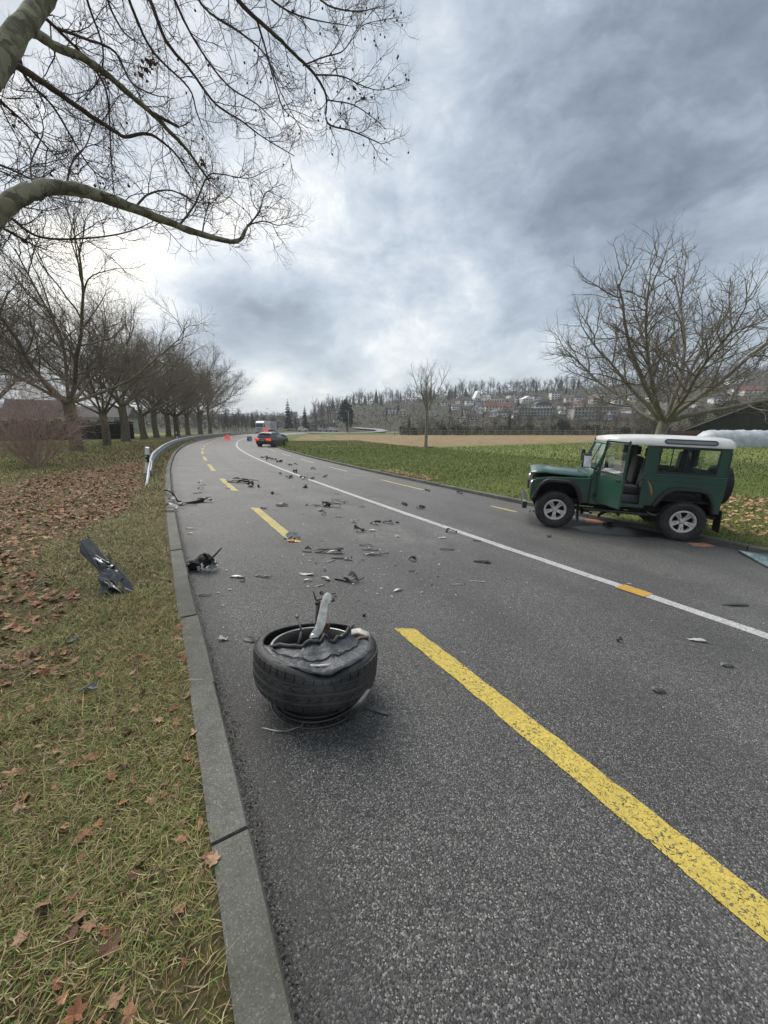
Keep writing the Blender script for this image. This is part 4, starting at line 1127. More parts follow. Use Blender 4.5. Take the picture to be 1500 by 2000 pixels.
def shrubs():
    rng = random.Random(8)
    ms = [leafy_mesh(90 + i, 3.0, 1.5, [M_SHRUB, M_CONIFER, M_SHRUB][i], 420, .17) for i in range(3)]
    bare = [far_bare(95, 6, 1.6, M_FAR_BROWN), far_bare(96, 6, 1.9, M_FAR_TWIG), far_bare(97, 6, 1.5, M_FAR_BROWN)]
    for i in range(26):
        x = 788 + i * 20 + rng.uniform(-6, 6); d = rng.uniform(114, 122)
        o = link('field_shrub', ms[i % 3], None, gpos(x, d)); o.rotation_euler = (0, 0, rng.uniform(0, 6)); s_ = rng.uniform(.55, 1.1); o.scale = (s_ * 1.3, s_ * 1.3, s_)
        tag(o, 'dark low evergreen shrub in the row behind the field fence', 'shrub', 'evergreen shrubs behind the field fence')
    for i in range(44):
        x = rng.uniform(785, 1320); d = rng.uniform(116, 150)
        o = link('thicket_tree', bare[i % 3], None, gpos(x, d)); o.rotation_euler = (0, 0, rng.uniform(0, 6)); s_ = rng.uniform(.7, 1.5); o.scale = (s_, s_, s_)
        tag(o, 'small brownish bare tree in the thicket behind the field fence', 'tree', 'bare trees behind the field fence')
    c = conifer_mesh(120, 7.5, 1.6, M_CONIFER_B)
    for x, d, s_, lab in [(797, 121, .85, 'pointed dark conifer left of the lone field tree'), (984, 124, .95, 'pointed dark conifer behind the middle of the fence'), (603, 176, 1.5, 'pointed conifer beyond the far road left of the evergreen'), (572, 186, 1.9, 'broad dark conifer in the valley right of the lorry')]:
        o = link('pointed_conifer', c, None, gpos(x, d)); o.scale = (s_,) * 3; tag(o, lab, 'tree')
    b = leafy_mesh(99, 2.6, 1.5, M_CONIFER_B, 700, .14, name='round_shrub')
    for x, d, s_, lab in [(1203, 100, 1.0, 'round clipped dark shrub at the right end of the fence'), (1085, 118, 1.9, 'tall ragged dark evergreen behind the fence, left of the walnut'), (808, 117, .9, 'dark shrub at the far corner of the field left of the lone tree'), (1130, 120, 1.3, 'dark shrub before the right-hand apartment block')]:
        o = link('round_shrub', b, None, gpos(x, d)); o.scale = (s_,) * 3; tag(o, lab, 'shrub')
    # long clipped hedge and a house roof in the park on the left
    P0, P1 = np.array([-43.5, 50.5]), np.array([-36.0, 56.5])
    rngn = np.random.default_rng(3); mb = MB(); Lh = np.linalg.norm(P1 - P0); u = (P1 - P0) / Lh
    P0 = P0 - u * 14
    Lh = np.linalg.norm(P1 - P0); nrm = np.array([u[1], -u[0]])
    base = np.array([*P0, gz(*P0)[0]])
    for i in range(5200):
        a, b_, z = rngn.uniform(0, Lh), rngn.uniform(-.8, .8), rngn.uniform(0, 2.3)
        k = rngn.integers(3)
        if k == 0: b_ = .8 * rngn.choice([-1, 1])
        if k == 1: z = 2.3
        p = np.array([*(u * a + nrm * b_), z]) + rngn.normal(0, .07, 3)
        q = unit(rngn.normal(0, 1, 3)); w = unit(np.cross(q, rngn.normal(0, 1, 3))); s_ = rngn.uniform(.07, .15)
        mb.add([p - q * s_, p + w * s_ * .6, p + q * s_, p - w * s_ * .6], [(0, 1, 2, 3)])
    core = MB().box((Lh / 2, 0, 1.05), (Lh - .2, 1.4, 2.1))
    h = empty('clipped_hedge', tuple(base), 0, 'long dark clipped hedge behind the first roadside trees on the left', 'hedge')
    tag(mb.build('foliage', mat('dark_hedge_leaves', (.028, .030, .016), (.045, .040, .022), 2, .9), h, fix=False), kind='stuff')
    c = core.build('hedge_core', mat('hedge_inner_twigs', (.022, .02, .014), None, 3, .95), h); c.rotation_euler = (0, 0, math.atan2(u[1], u[0]))
shrubs()
house(112, 842, 80, 9, 8, 3.0, 'gable', M_WALLC, M_ROOFD, 'low house with dark brown roof behind the trees at the far left', .5, 1, 4, None, 'park_house', rh=3.2)
house(225, 838, 110, 16, 9, 3.2, 'gable', M_WALLG, M_ROOFG, 'grey roofed house beyond the hedge on the left', .2, 1, 4, None, 'park_house', rh=3.0)

# ------------------------------------------------------------------ shed and silage tube on the right
M_BOARD = mat('green_brown_boards', (.034, .038, .025), (.020, .023, .016), 5, .9, bump=.3)
M_FOIL = mat('white_silage_film', (.46, .49, .52), (.34, .37, .40), 1.3, .5, bump=.6, bscale=3.5, bdist=.08, dirt=(.30, .30, .28), dscale=1.6, damt=.35)
def shed():
    Y = 62.0; base = np.array([(1378 - 750) / 735 * Y, Y, gz((1378 - 750) / 735 * Y, Y)[0]])
    r = empty('field_shed', tuple(base), -.66, 'dark boarded shed with one long slanting roof behind the white silage tube', 'shed')
    w, d, h0, h1 = 15.0, 9.0, .7, 8.2       # low eave on the left
    e = 14
    for i in range(e):   # boards of the gable wall
        a, b = -w * .42 + w * i / e, -w * .42 + w * (i + 1) / e
        za, zb = h0 + (h1 - h0) * (i / e), h0 + (h1 - h0) * ((i + 1) / e)
        MB().prism([(a + .02, -.4), (b - .02, -.4), (b - .02, zb), (a + .02, za)], -.05 - .02 * (i % 2), .05).build('board', M_BOARD, r)
    MB().prism([(-w * .42, -.4), (w * .58, -.4), (w * .58, h1 - .1), (-w * .42, h0 - .1)], .06, d).build('inner_wall', M_BOARD, r)
    MB().prism([(-w * .46, h0 - .25), (w * .62, h1 + .15), (w * .62, h1 + .45), (-w * .46, h0 + .05)], -.8, d + .5).build('roof', mat('mossy_fibre_roof', (.09, .09, .078), (.05, .052, .042), 3, .9), r)
    MB().prism([(-w * .46, h0 - .3), (w * .62, h1 + .1), (w * .62, h1 + .30), (-w * .46, h0 - .08)], -.9, -.81).build('barge_board', mat('pale_barge_board', (.24, .23, .21), None, 3, .8), r)
    q = empty('lean_to', (0, 0, 0)); q.parent = r
    MB().prism([(-7.2, .95), (-2.2, 1.05), (-2.5, 1.65), (-6.2, 1.55)], -2.4, -.9).build('lean_to_roof', mat('red_brown_lean_to_roof', (.11, .06, .05), (.075, .045, .04), 3, .85), q)
    MB().prism([(-7.35, 1.15), (-7.15, 1.15), (-6.55, -.4), (-6.75, -.4)], -2.3, -2.15).build('prop', mat('white_prop', (.45, .44, .42), None, 3, .8), q)
shed()
def silage():
    rng = np.random.default_rng(12); Y = 45.0; x0, x1 = (1338 - 750) / 735 * Y, (1338 - 750) / 735 * Y + 26
    base = np.array([x0, Y, gz(x0, Y)[0]])
    mb = MB(); n, k = 60, 18; V = []
    for i in range(n):
        t = i / (n - 1); e = min(1, math.sqrt(max(0, t * 26 / 1.0)) ) if t * 26 < 1 else 1
        for j in range(k):
            a = math.pi * (j / (k - 1)); w = 1 + rng.normal(0, .016) + .035 * math.sin(i * 1.7 + j) + .02 * math.sin(i * 3.1)
            V.append((t * 26, -1.45 * math.cos(a) * w * (.25 + .75 * e), 1.85 * math.sin(a) ** .8 * w * (.3 + .7 * e) - .05))
    F = [(i * k + j, (i + 1) * k + j, (i + 1) * k + j + 1, i * k + j + 1) for i in range(n - 1) for j in range(k - 1)] + [tuple(range(k))]
    mb.add(V, F, 0, True); o = mb.build('silage_tube', M_FOIL, None, tuple(base)); o.rotation_euler = (0, 0, -.06)
    tag(o, 'long white plastic silage tube lying on the grass behind the green car', 'silage tube')
silage()
# ivy-grown trees at the right edge beside the shed
_iv = leafy_mesh(140, 9, 3.4, mat('ivy_brown_foliage', (.060, .058, .024), (.085, .070, .035), 2, .9), 2200, .20, name='ivy_tree')
for x, d, s_, lab in [(1535, 50, 1.0, 'ivy-grown tree at the right edge in front of the shed'), (1380, 84, 1.0, 'brownish overgrown tree behind the walnut trunk'), (1330, 95, .8, 'overgrown bush left of the shed roof'), (1255, 105, .75, 'tangled brown bush behind the round dark shrub')]:
    o = link('overgrown_tree', _iv, None, gpos(x, d)); o.scale = (s_,) * 3; o.rotation_euler = (0, 0, x); tag(o, lab, 'tree')
# lamp posts
M_GALV = mat('galvanised_steel', (.36, .38, .39), (.27, .285, .29), 5, .5, metal=.65)
def lamp(px_, base_py, top_py, dist, label):
    b = np.array(gpos(px_, dist)); h = CAM_H + (836 - top_py) / 735 * dist - b[2]
    r = empty('street_lamp', tuple(b), 0, label, 'street lamp', 'street lamps beyond the field')
    MB().tube([(0, 0, -.2), (0, 0, h * .6), (0, 0, h)], [.11, .09, .07], 6).build('pole', M_GALV, r)
    MB().tube([(0, 0, h - .05), (-.5, 0, h + .12), (-1.0, 0, h + .15)], .05, 5).build('arm', M_GALV, r)
    MB().box((-1.25, 0, h + .14), (.7, .28, .14), bev=.04).build('lamp_head', M_GALV, r)
lamp(684, 840, 806, 150, 'tall street lamp in front of the dark round evergreen')
lamp(762, 840, 806, 170, 'street lamp between the evergreen and the lone field tree')
lamp(649, 838, 812, 175, 'street lamp left of the dark round evergreen')
# lane climbing behind the field
def lane():
    pts = [(600, 843), (640, 842.5), (690, 841.5), (715, 839.5), (738, 836.5), (748, 833.5), (738, 831.5), (715, 829.5), (695, 828)]
    P = [np.array(gpos(a, 150 + i * 6)) for i, (a, b) in enumerate(pts)]
    V = []
    for i, p in enumerate(P):
        t = unit(np.append((P[min(i + 1, len(P) - 1)] - P[max(i - 1, 0)])[:2], 0)); n = np.array([t[1], -t[0], 0])
        for s_ in (-2.4, 2.4):
            q = p + n * s_; q[2] = gz(q[0], q[1])[0] + .25; V.append(q)
    mb = MB(); mb.add(V, [(2 * i, 2 * i + 1, 2 * i + 3, 2 * i + 2) for i in range(len(P) - 1)])
    tag(mb.build('lane', mat('pale_lane_tarmac', (.24, .24, .24), (.20, .20, .20), 1, .9)), kind='structure')
lane()
# ------------------------------------------------------------------ grass
M_BLADE = attr_mat('grass_blades', .75, .25, nscale=60, namt=.15)
def blades(name, P, L, W, lean, col, seed, curl=.5):
    """one bent blade per point: root edge, mid edge, tip"""
    rng = np.random.default_rng(seed); n = len(P); az = rng.uniform(0, 2 * np.pi, n)
    h = np.stack([np.cos(az), np.sin(az), np.zeros(n)], 1); sdv = np.stack([-np.sin(az), np.cos(az), np.zeros(n)], 1)
    l2 = np.clip(lean + rng.uniform(0, curl, n), 0, 1.75)
    m = P + h * (np.sin(lean) * L * .5)[:, None]; m[:, 2] += np.cos(lean) * L * .5
    t = m + h * (np.sin(l2) * L * .5)[:, None]; t[:, 2] += np.cos(l2) * L * .5
    floor = P[:, 2] + .004
    t[:, 2] = np.maximum(t[:, 2], floor)
    t += sdv * (rng.normal(0, .18, n) * L)[:, None]
    w = (sdv * (W * .5)[:, None])
    V = np.stack([P - w, P + w, m + w * .85, m - w * .85, t], 1).reshape(-1, 3)
    b = np.arange(n)[:, None] * 5
    F = np.concatenate([b + np.array([0, 1, 2, 3]), b + np.array([3, 2, 4])], 1).ravel()
    sz = np.tile([4, 3], n)
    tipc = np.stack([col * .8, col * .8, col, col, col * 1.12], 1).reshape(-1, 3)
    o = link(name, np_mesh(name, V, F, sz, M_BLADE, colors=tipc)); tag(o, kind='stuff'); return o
G_STRAW = np.array([.40, .325, .155]); G_OLIVE = np.array([.235, .225, .068]); G_GREEN = np.array([.125, .205, .038]); G_BROWN = np.array([.17, .11, .062])
def pick(rng, n, w):
    """blend of blade colours; w is (n,4) weights"""
    pal = np.stack([G_STRAW, G_OLIVE, G_GREEN, G_BROWN]); c = (w / w.sum(1, keepdims=True)).cumsum(1)
    k = (rng.random(n)[:, None] > c).sum(1).clip(0, 3)
    return pal[k] * rng.uniform(.5, 1.35, (n, 1)) * rng.uniform(.92, 1.08, (n, 3))
_band = [at(a, b)[:2] for a, b in [(-260, 1060), (-120, 985), (60, 940), (170, 915), (275, 903), (288, 925), (232, 1000), (160, 1060), (100, 1130), (40, 1230), (-40, 1400), (-330, 1500)]]
def in_poly(x, y, poly):
    r = np.zeros(len(x), bool); n = len(poly)
    for i in range(n):
        (x1, y1), (x2, y2) = poly[i], poly[i - 1]
        c = ((y1 > y) != (y2 > y)) & (x < (x2 - x1) * (y - y1) / (y2 - y1 + 1e-12) + x1); r ^= c
    return r
def verge_blades(name, n, s0, s1, d0, d1, Lr, Wr, leanr, seed, bias=1.0):
    rng = np.random.default_rng(seed); s = rng.uniform(s0, s1, n); d = -(d0 + (d1 - d0) * rng.random(n) ** bias)
    P2 = off(s, d); z = verge_z(s, d, P2)
    g = fbm(P2[:, 0], P2[:, 1], .55, 41); g2 = fbm(P2[:, 0], P2[:, 1], 2.6, 43)
    bare = fbm(P2[:, 0], P2[:, 1], 1.9, 47, 3)
    band = in_poly(P2[:, 0] + (fbm(P2[:, 0], P2[:, 1], 1.4, 5) - .5) * 1.1, P2[:, 1] + (fbm(P2[:, 0], P2[:, 1], 1.4, 6) - .5) * 1.6, _band)
    keep = rng.random(n) < np.where(band, .26, 1) * np.clip(1.35 - 2.2 * np.clip(bare - .48, 0, 1) * 2 - .3 * np.exp(-(-d) / .10), .25, 1)
    s, d, P2, z, g, g2 = s[keep], d[keep], P2[keep], z[keep], g[keep], g2[keep]; n = len(s)
    green = smooth01((g - .46) / .16) * .9 + .08 + .9 * smooth01((-d - 5.5) / 3.0) * smooth01((s - 8) / 8)
    w = np.stack([.70 + .9 * g2, np.full(n, .60), green * .95 + 1.2 * smooth01((s - 9) / 8) * smooth01((-d - 2.5) / 3), .36 + .5 * (1 - g)], 1)
    L = rng.uniform(*Lr, n) * (.7 + .7 * g2); W = rng.uniform(*Wr, n); lean = rng.uniform(*leanr, n)
    far = smooth01((s - 9) / 8) * smooth01((-d - 2.5) / 3)
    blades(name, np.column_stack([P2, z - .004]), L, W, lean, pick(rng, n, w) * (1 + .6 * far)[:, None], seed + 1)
verge_blades('verge_grass', 250000, -1.6, 4.0, .165, 3.6, (.03, .085), (.0018, .0038), (.65, 1.45), 1)
verge_blades('verge_grass', 120000, 3.2, 9.5, .165, 7.5, (.04, .10), (.004, .007), (.6, 1.4), 2)
verge_blades('verge_grass', 70000, 8.5, 24, .13, 14, (.06, .11), (.009, .016), (.4, 1.2), 3, 1.1)
verge_blades('verge_grass', 45000, 22, 55, .13, 17, (.08, .16), (.02, .04), (.3, 1.0), 4, 1.1)
# long straw stalks bent over the rest
verge_blades('straw_stalks', 1600, -.8, 6.0, .15, 3.6, (.12, .24), (.002, .0038), (1.0, 1.5), 5)
def straw_litter(n, s0, s1, d1, seed):
    rng = np.random.default_rng(seed); s = rng.uniform(s0, s1, n); d = -rng.uniform(.12, d1, n); P2 = off(s, d); z = verge_z(s, d, P2)
    c = np.array([[.36, .28, .16], [.26, .18, .10], [.16, .105, .06], [.44, .37, .22]])[rng.integers(0, 4, n)] * rng.uniform(.7, 1.2, (n, 1))
    blades('straw_litter', np.column_stack([P2, z + .002]), rng.uniform(.025, .10, n), rng.uniform(.002, .005, n), rng.uniform(1.35, 1.55, n), c, seed + 1, curl=.1)
straw_litter(13000, -1.4, 3.5, 3.2, 91); straw_litter(9000, 3.2, 9, 6, 93)
def lawn_blades(n, s0, s1, d0, d1, Lr, Wr, seed):
    rng = np.random.default_rng(seed); s = rng.uniform(s0, s1, n); d = rng.uniform(d0, d1, n) 
    P2 = off(s, d); z = lawn_z(s, d, P2); g = fbm(P2[:, 0], P2[:, 1], .3, 61); g2 = fbm(P2[:, 0], P2[:, 1], 1.3, 63)
    w = np.stack([.16 + .45 * smooth01((g2 - .5) / .2) + .5 * np.exp(-(d - ROAD_W) / .7), np.full(n, .75), .5 + 1.6 * g, .07 + .25 * smooth01((g2 - .55) / .2)], 1)
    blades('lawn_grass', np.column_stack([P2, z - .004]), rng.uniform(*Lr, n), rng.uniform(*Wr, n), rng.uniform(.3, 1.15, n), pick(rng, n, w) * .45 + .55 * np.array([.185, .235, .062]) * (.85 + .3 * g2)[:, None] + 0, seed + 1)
lawn_blades(95000, -9, 14, ROAD_W + .16, 23, (.06, .13), (.009, .017), 11)
lawn_blades(70000, 12, 34, ROAD_W + .16, 23, (.08, .15), (.016, .03), 12)
lawn_blades(45000, 30, 64, ROAD_W + .16, 23, (.10, .20), (.03, .06), 13)
def meadow_blades():
    """the wide lawn beyond the verge strip, up to the field's edge"""
    rng = np.random.default_rng(15); n = 90000
    x = rng.uniform(2, 75, n); y = rng.uniform(7, 62, n); s, d = sd(x, y)
    px_ = 750 + x / y * 735; lim = np.interp(px_, [548, 600, 830, 907, 999, 1170, 1300, 1500], [868, 874, 872.3, 869.6, 867, 862, 857.5, 852]); py_ = 836 + 735 * 2.02 / y
    k = (d > 22) & (px_ < 1620) & (py_ > lim); x, y = x[k], y[k]; n = len(x); g = fbm(x, y, .3, 61)
    w = np.stack([.16 + .3 * g, np.full(n, .5), .5 + 1.8 * g, np.full(n, .1)], 1)
    blades('meadow_grass', np.column_stack([x, y, gz(x, y) - .01]), rng.uniform(.08, .2, n), rng.uniform(.03, .07, n), rng.uniform(.3, 1.1, n), pick(rng, n, w) * .45 + .55 * np.array([.185, .235, .062]), 16)
meadow_blades()

# ------------------------------------------------------------------ fallen leaves
M_LEAF = attr_mat('fallen_leaf', .8, .25, nscale=35, namt=.35)
def leaf_shape(seed, lobed=True):
    """a curled plane-tree leaf about one unit across: centre, ribs and a lobed rim"""
    rng = np.random.default_rng(seed); V = [(0, 0, 0)]; n = 15
    prof = [1, .55, .8, .5, .95, .55, .7, .45, .3, .45, .7, .55, .95, .5, .8] if lobed else [1, .85, .7, .6, .5, .42, .4, .38, .36, .38, .4, .42, .5, .6, .85]
    curl = rng.uniform(-.9, 1.3, 3); ax = rng.uniform(0, 3.14)
    for i in range(n):
        a = 2 * math.pi * i / n + rng.normal(0, .05); r = prof[i] * .5 * rng.uniform(.85, 1.1); x, y = r * math.cos(a), r * math.sin(a) * .85
        u = x * math.cos(ax) + y * math.sin(ax); v = -x * math.sin(ax) + y * math.cos(ax)
        V.append((x, y, curl[0] * u * u + .5 * curl[1] * v * v + rng.normal(0, .03)))
    F = [(0, 1 + i, 1 + (i + 1) % n) for i in range(n)]
    return np.array(V), F
_lv = [leaf_shape(i, i % 4 != 3) for i in range(9)]
LEAF_COL = [(.36, .15, .070), (.27, .112, .058), (.42, .215, .11), (.18, .090, .055), (.46, .28, .17), (.31, .17, .10)]
def leaves():
    rng = np.random.default_rng(19)
    # where leaves lie: thick in the drift, thin over the rest of the verge
    n = 66000; s = rng.uniform(-1, 26, n); d = -rng.uniform(.12, 12, n) ; P = off(s, d)
    inb = in_poly(P[:, 0] + (fbm(P[:, 0], P[:, 1], 1.4, 5) - .5) * 1.1, P[:, 1] + (fbm(P[:, 0], P[:, 1], 1.4, 6) - .5) * 1.6, _band)
    keep = np.where(inb, rng.random(n) < .88, rng.random(n) < np.where(s < 5, .034, .014) * (.3 + 1.4 * fbm(P[:, 0], P[:, 1], 1.2, 8)))
    s, d, P, inb = s[keep], d[keep], P[keep], inb[keep]
    extra = 900; s2 = rng.uniform(-.9, 3.2, extra); d2 = -rng.uniform(.15, 3.0, extra); P2 = off(s2, d2)
    s = np.concatenate([s2, s]); d = np.concatenate([d2, d]); P = np.concatenate([P2, P]); inb = np.concatenate([np.zeros(extra, bool), inb])
    z = verge_z(s, d, P)
    n = len(s); size = rng.uniform(.05, .125, n) * np.where(inb, .95, np.where(np.arange(n) < 900, .68, .9)); az = rng.uniform(0, 6.28, n)
    depth = P[:, 1] * CP + (CAM_H - z) * SP; u = np.abs(P[:, 0] / np.maximum(depth, .05)); v = (P[:, 1] * SP - (CAM_H - z) * CP) / np.maximum(depth, .05)
    vis = (depth > .3) & (u < 1.02) & (v > -1.36)
    score = np.where(vis, size / np.maximum(depth, .2), 0); big = np.argsort(-score)[:295]; small = np.ones(n, bool); small[big] = False
    small &= vis | (depth > .2)
    ci = rng.integers(0, 6, n); vi = rng.integers(0, 9, n); tilt = rng.normal(0, .30, (n, 2))
    mats = [mat('leaf_%s' % w, c, tuple(x * .6 for x in c), 30, .8, bump=.3) for w, c in zip(('russet', 'dark_russet', 'tan', 'umber', 'pale_tan', 'brown'), LEAF_COL)]
    words = ['russet brown', 'dark reddish brown', 'light tan', 'dark umber', 'pale straw brown', 'dull mid brown']
    cache = {}
    for i in big:
        k = (vi[i], ci[i])
        if k not in cache:
            mb = MB(); mb.add(_lv[k[0]][0], _lv[k[0]][1], 0, False); cache[k] = mb.mesh('fallen_leaf', mats[k[1]], fix=False)
        o = link('fallen_leaf', cache[k], None, (P[i, 0], P[i, 1], z[i] + .012)); o.rotation_euler = (tilt[i, 0], tilt[i, 1], az[i]); o.scale = (size[i],) * 3
        tag(o, '%s %s leaf lying in the roadside grass' % (words[ci[i]], 'narrow curled' if vi[i] % 4 == 3 else 'lobed'), 'leaf', 'fallen leaves on the verge')
    V, F, S, C = [], [], [], []; b = 0
    for i in np.where(small)[0]:
        W, fc = _lv[vi[i]]; w = W * size[i]; ca, sa = math.cos(az[i]), math.sin(az[i]); x = w[:, 0] * ca - w[:, 1] * sa; y = w[:, 0] * sa + w[:, 1] * ca
        zz = w[:, 2] + x * tilt[i, 0] + y * tilt[i, 1]
        V.append(np.column_stack([x + P[i, 0], y + P[i, 1], zz + z[i] + (.03 if inb[i] else .016)])); F.append(np.array(fc).ravel() + b); b += len(W); S.append(len(fc)); C.append(np.tile(np.array(LEAF_COL[ci[i]]) * rng.uniform(.7, 1.3), (len(W), 1)))
    o = link('leaf_litter', np_mesh('leaf_litter', np.concatenate(V), np.concatenate(F), np.full(sum(S), 3), M_LEAF, colors=np.concatenate(C))); tag(o, 'drift of brown leaves over the roadside grass', None, None, 'stuff')
    # brown mulch behind the green car
    n = 2600; s = rng.uniform(1.5, 8.5, n); d = ROAD_W + rng.uniform(.9, 6.5, n); P = off(s, d); px_ = 750 + P[:, 0] / P[:, 1] * 735
    k = (px_ > 1385 + 40 * (fbm(P[:, 0], P[:, 1], 1.0, 3) - .5)) & (px_ < 1640); s, d, P = s[k], d[k], P[k]; z = lawn_z(s, d, P); n = len(s)
    P = np.concatenate([P, off(rng.uniform(12, 16.5, 260), ROAD_W + .25 + rng.random(260) ** 2 * .8)]); s_, d_ = sd(P[n:, 0], P[n:, 1]); z = np.concatenate([z, lawn_z(s_, d_, P[n:])]); n = len(P)
    V, F, S, C = [], [], [], []; b = 0
    for i in range(n):
        W, fc = _lv[rng.integers(9)]; w = W * rng.uniform(.07, .17); a = rng.uniform(0, 6.28); x = w[:, 0] * math.cos(a) - w[:, 1] * math.sin(a); y = w[:, 0] * math.sin(a) + w[:, 1] * math.cos(a)
        V.append(np.column_stack([x + P[i, 0], y + P[i, 1], w[:, 2] + rng.normal(0, .3) * x + z[i] + rng.uniform(.02, .09)])); F.append(np.array(fc).ravel() + b); b += len(W); S.append(len(fc))
        C.append(np.tile(np.array(LEAF_COL[rng.choice([2, 4, 4, 4, 5])]) * rng.uniform(1.0, 1.6), (len(W), 1)))
    o = link('leaf_mulch', np_mesh('leaf_mulch', np.concatenate(V), np.concatenate(F), np.full(sum(S), 3), M_LEAF, colors=np.concatenate(C))); tag(o, 'pale brown dead leaves heaped on the grass behind the green car', None, None, 'stuff')
leaves()
# ------------------------------------------------------------------ the green off-road car
M_GREEN = NT('green_car_paint')
def _paint(m, c1, c2, dirt):
    p = m.coord(); sep = m.N('ShaderNodeSeparateXYZ'); m.L(p, sep.inputs[0])
    a = m.mix(m.step(m.noise(p, 1.5, 4), .3, .7), c1, c2)
    low = m.step(sep.outputs[2], 1.15, .45)
    dm = m.math('MULTIPLY', low, m.step(m.noise(p, 5, 6, .7), .3, .75))
    a = m.mix(m.math('MULTIPLY', dm, .55), a, dirt)
    a = m.mix(m.math('MULTIPLY', m.step(m.noise(p, 60, 3, .7), .58, .7), .12), a, (.25, .25, .22))
    m.base(a); m.set(Roughness=m.math('ADD', .28, m.math('MULTIPLY', m.noise(p, 4, 4), .25)), Coat_Weight=.6, Coat_Roughness=.10)
    m.bump(m.noise(p, 2.2, 2), .16, .05)
    return m.mat
M_GREEN = _paint(M_GREEN, (.009, .053, .034), (.012, .064, .041), (.10, .085, .06))
M_ROOFW = mat('white_car_roof_paint', (.66, .65, .63), (.56, .55, .53), 3, .38, coat=.2)
M_BLACKP = mat('black_plastic', (.018, .018, .019), (.028, .028, .028), 12, .55, bump=.15)
M_DARK = mat('dark_underbody', (.012, .012, .012), (.025, .022, .019), 9, .85)
M_TYRE = mat('tyre_rubber', (.020, .020, .020), (.036, .035, .034), 7, .78, bump=.25, bscale=60)
M_ALLOY = mat('silver_wheel_alloy', (.70, .65, .61), (.58, .54, .50), 9, .42, metal=.25, dirt=(.26, .19, .15), dscale=14, damt=.5)
M_SEAT = mat('dark_seat_cloth', (.030, .029, .034), (.045, .043, .048), 14, .9)
M_TRIM = mat('grey_interior_trim', (.10, .10, .10), (.14, .14, .135), 6, .8)
M_RUST = mat('bare_scraped_metal', (.42, .25, .12), (.28, .17, .09), 14, .55, metal=.4)
M_CHROME = mat('bright_metal', (.60, .60, .60), (.48, .48, .48), 9, .25, metal=.9)
M_REDL = mat('red_lamp_lens', (.32, .02, .02), (.24, .015, .015), 9, .2)
M_ORANGEL = mat('amber_lamp_lens', (.55, .20, .02), None, 9, .25)
def glass_mat(name, tint=(.75, .82, .80), rough=.03, mixa=.75):
    m = NT(name); m.t.nodes.remove(m.b)
    tr = m.N('ShaderNodeBsdfTransparent'); tr.inputs[0].default_value = (*tint, 1)
    gl = m.N('ShaderNodeBsdfGlossy'); gl.inputs['Roughness'].default_value = rough; gl.inputs[0].default_value = (.9, .92, .92, 1)
    fr = m.N('ShaderNodeFresnel'); fr.inputs[0].default_value = 1.5
    k = m.math('MULTIPLY', fr.outputs[0], .35)
    mx = m.N('ShaderNodeMixShader'); m.L(k, mx.inputs[0]); m.L(tr.outputs[0], mx.inputs[1]); m.L(gl.outputs[0], mx.inputs[2])
    out = [n for n in m.t.nodes if n.type == 'OUTPUT_MATERIAL'][0]; m.L(mx.outputs[0], out.inputs[0]); return m.mat
M_GLASS = glass_mat('car_window_glass', (.95, .98, .97), .03, .82)
M_GLASSD = glass_mat('tinted_window_glass', (.30, .33, .34), .04, .70)

def tyre_mb(R, w, rim_r, blocks=34, deep=.010):
    """a road tyre about z: rounded carcass with separate rows of tread blocks"""
    mb = MB(); h = w / 2
    mb.lathe([(rim_r, -h * .78), (rim_r + .012, -h * .92), (R - .065, -h), (R - .026, -h * .95), (R - deep - .006, -h * .80), (R - deep, -h * .55), (R - deep, h * .55), (R - deep - .006, h * .80), (R - .026, h * .95), (R - .065, h), (rim_r + .012, h * .92), (rim_r, h * .78)], 56)
    for row, (z0, z1) in enumerate([(-h * .90, -h * .52), (-h * .44, -h * .04), (h * .04, h * .44), (h * .52, h * .90)]):
        for i in range(blocks):
            a0 = 2 * math.pi * (i + .5 * (row % 2)) / blocks; a1 = a0 + 2 * math.pi / blocks * .74; V = []
            out = R if row in (1, 2) else R - .004
            for a in (a0, a1):
                for z in (z0, z1):
                    for r in (R - deep - .012, out):
                        V.append((r * math.cos(a), r * math.sin(a), z))
            mb.add(V, [(1, 3, 7, 5), (0, 1, 5, 4), (2, 6, 7, 3), (0, 2, 3, 1), (4, 5, 7, 6)])
    return mb
_Rx = Matrix.Rotation(math.pi / 2, 4, 'X')
def offroad_wheel(parent, loc, steer=0.0, out=1):
    """wheel with its axis across the car; out = +1 shows its face on +y"""
    w = empty('wheel', loc); w.parent = parent; w.rotation_euler = (-math.pi / 2 if out > 0 else math.pi / 2, 0, 0)
    w.rotation_euler = (Matrix.Rotation(steer, 4, 'Z') @ (Matrix.Rotation(-math.pi / 2 * out, 4, 'X'))).to_euler()
    link('tyre', _tyre_me, w); link('rim', _rim_me, w); return w
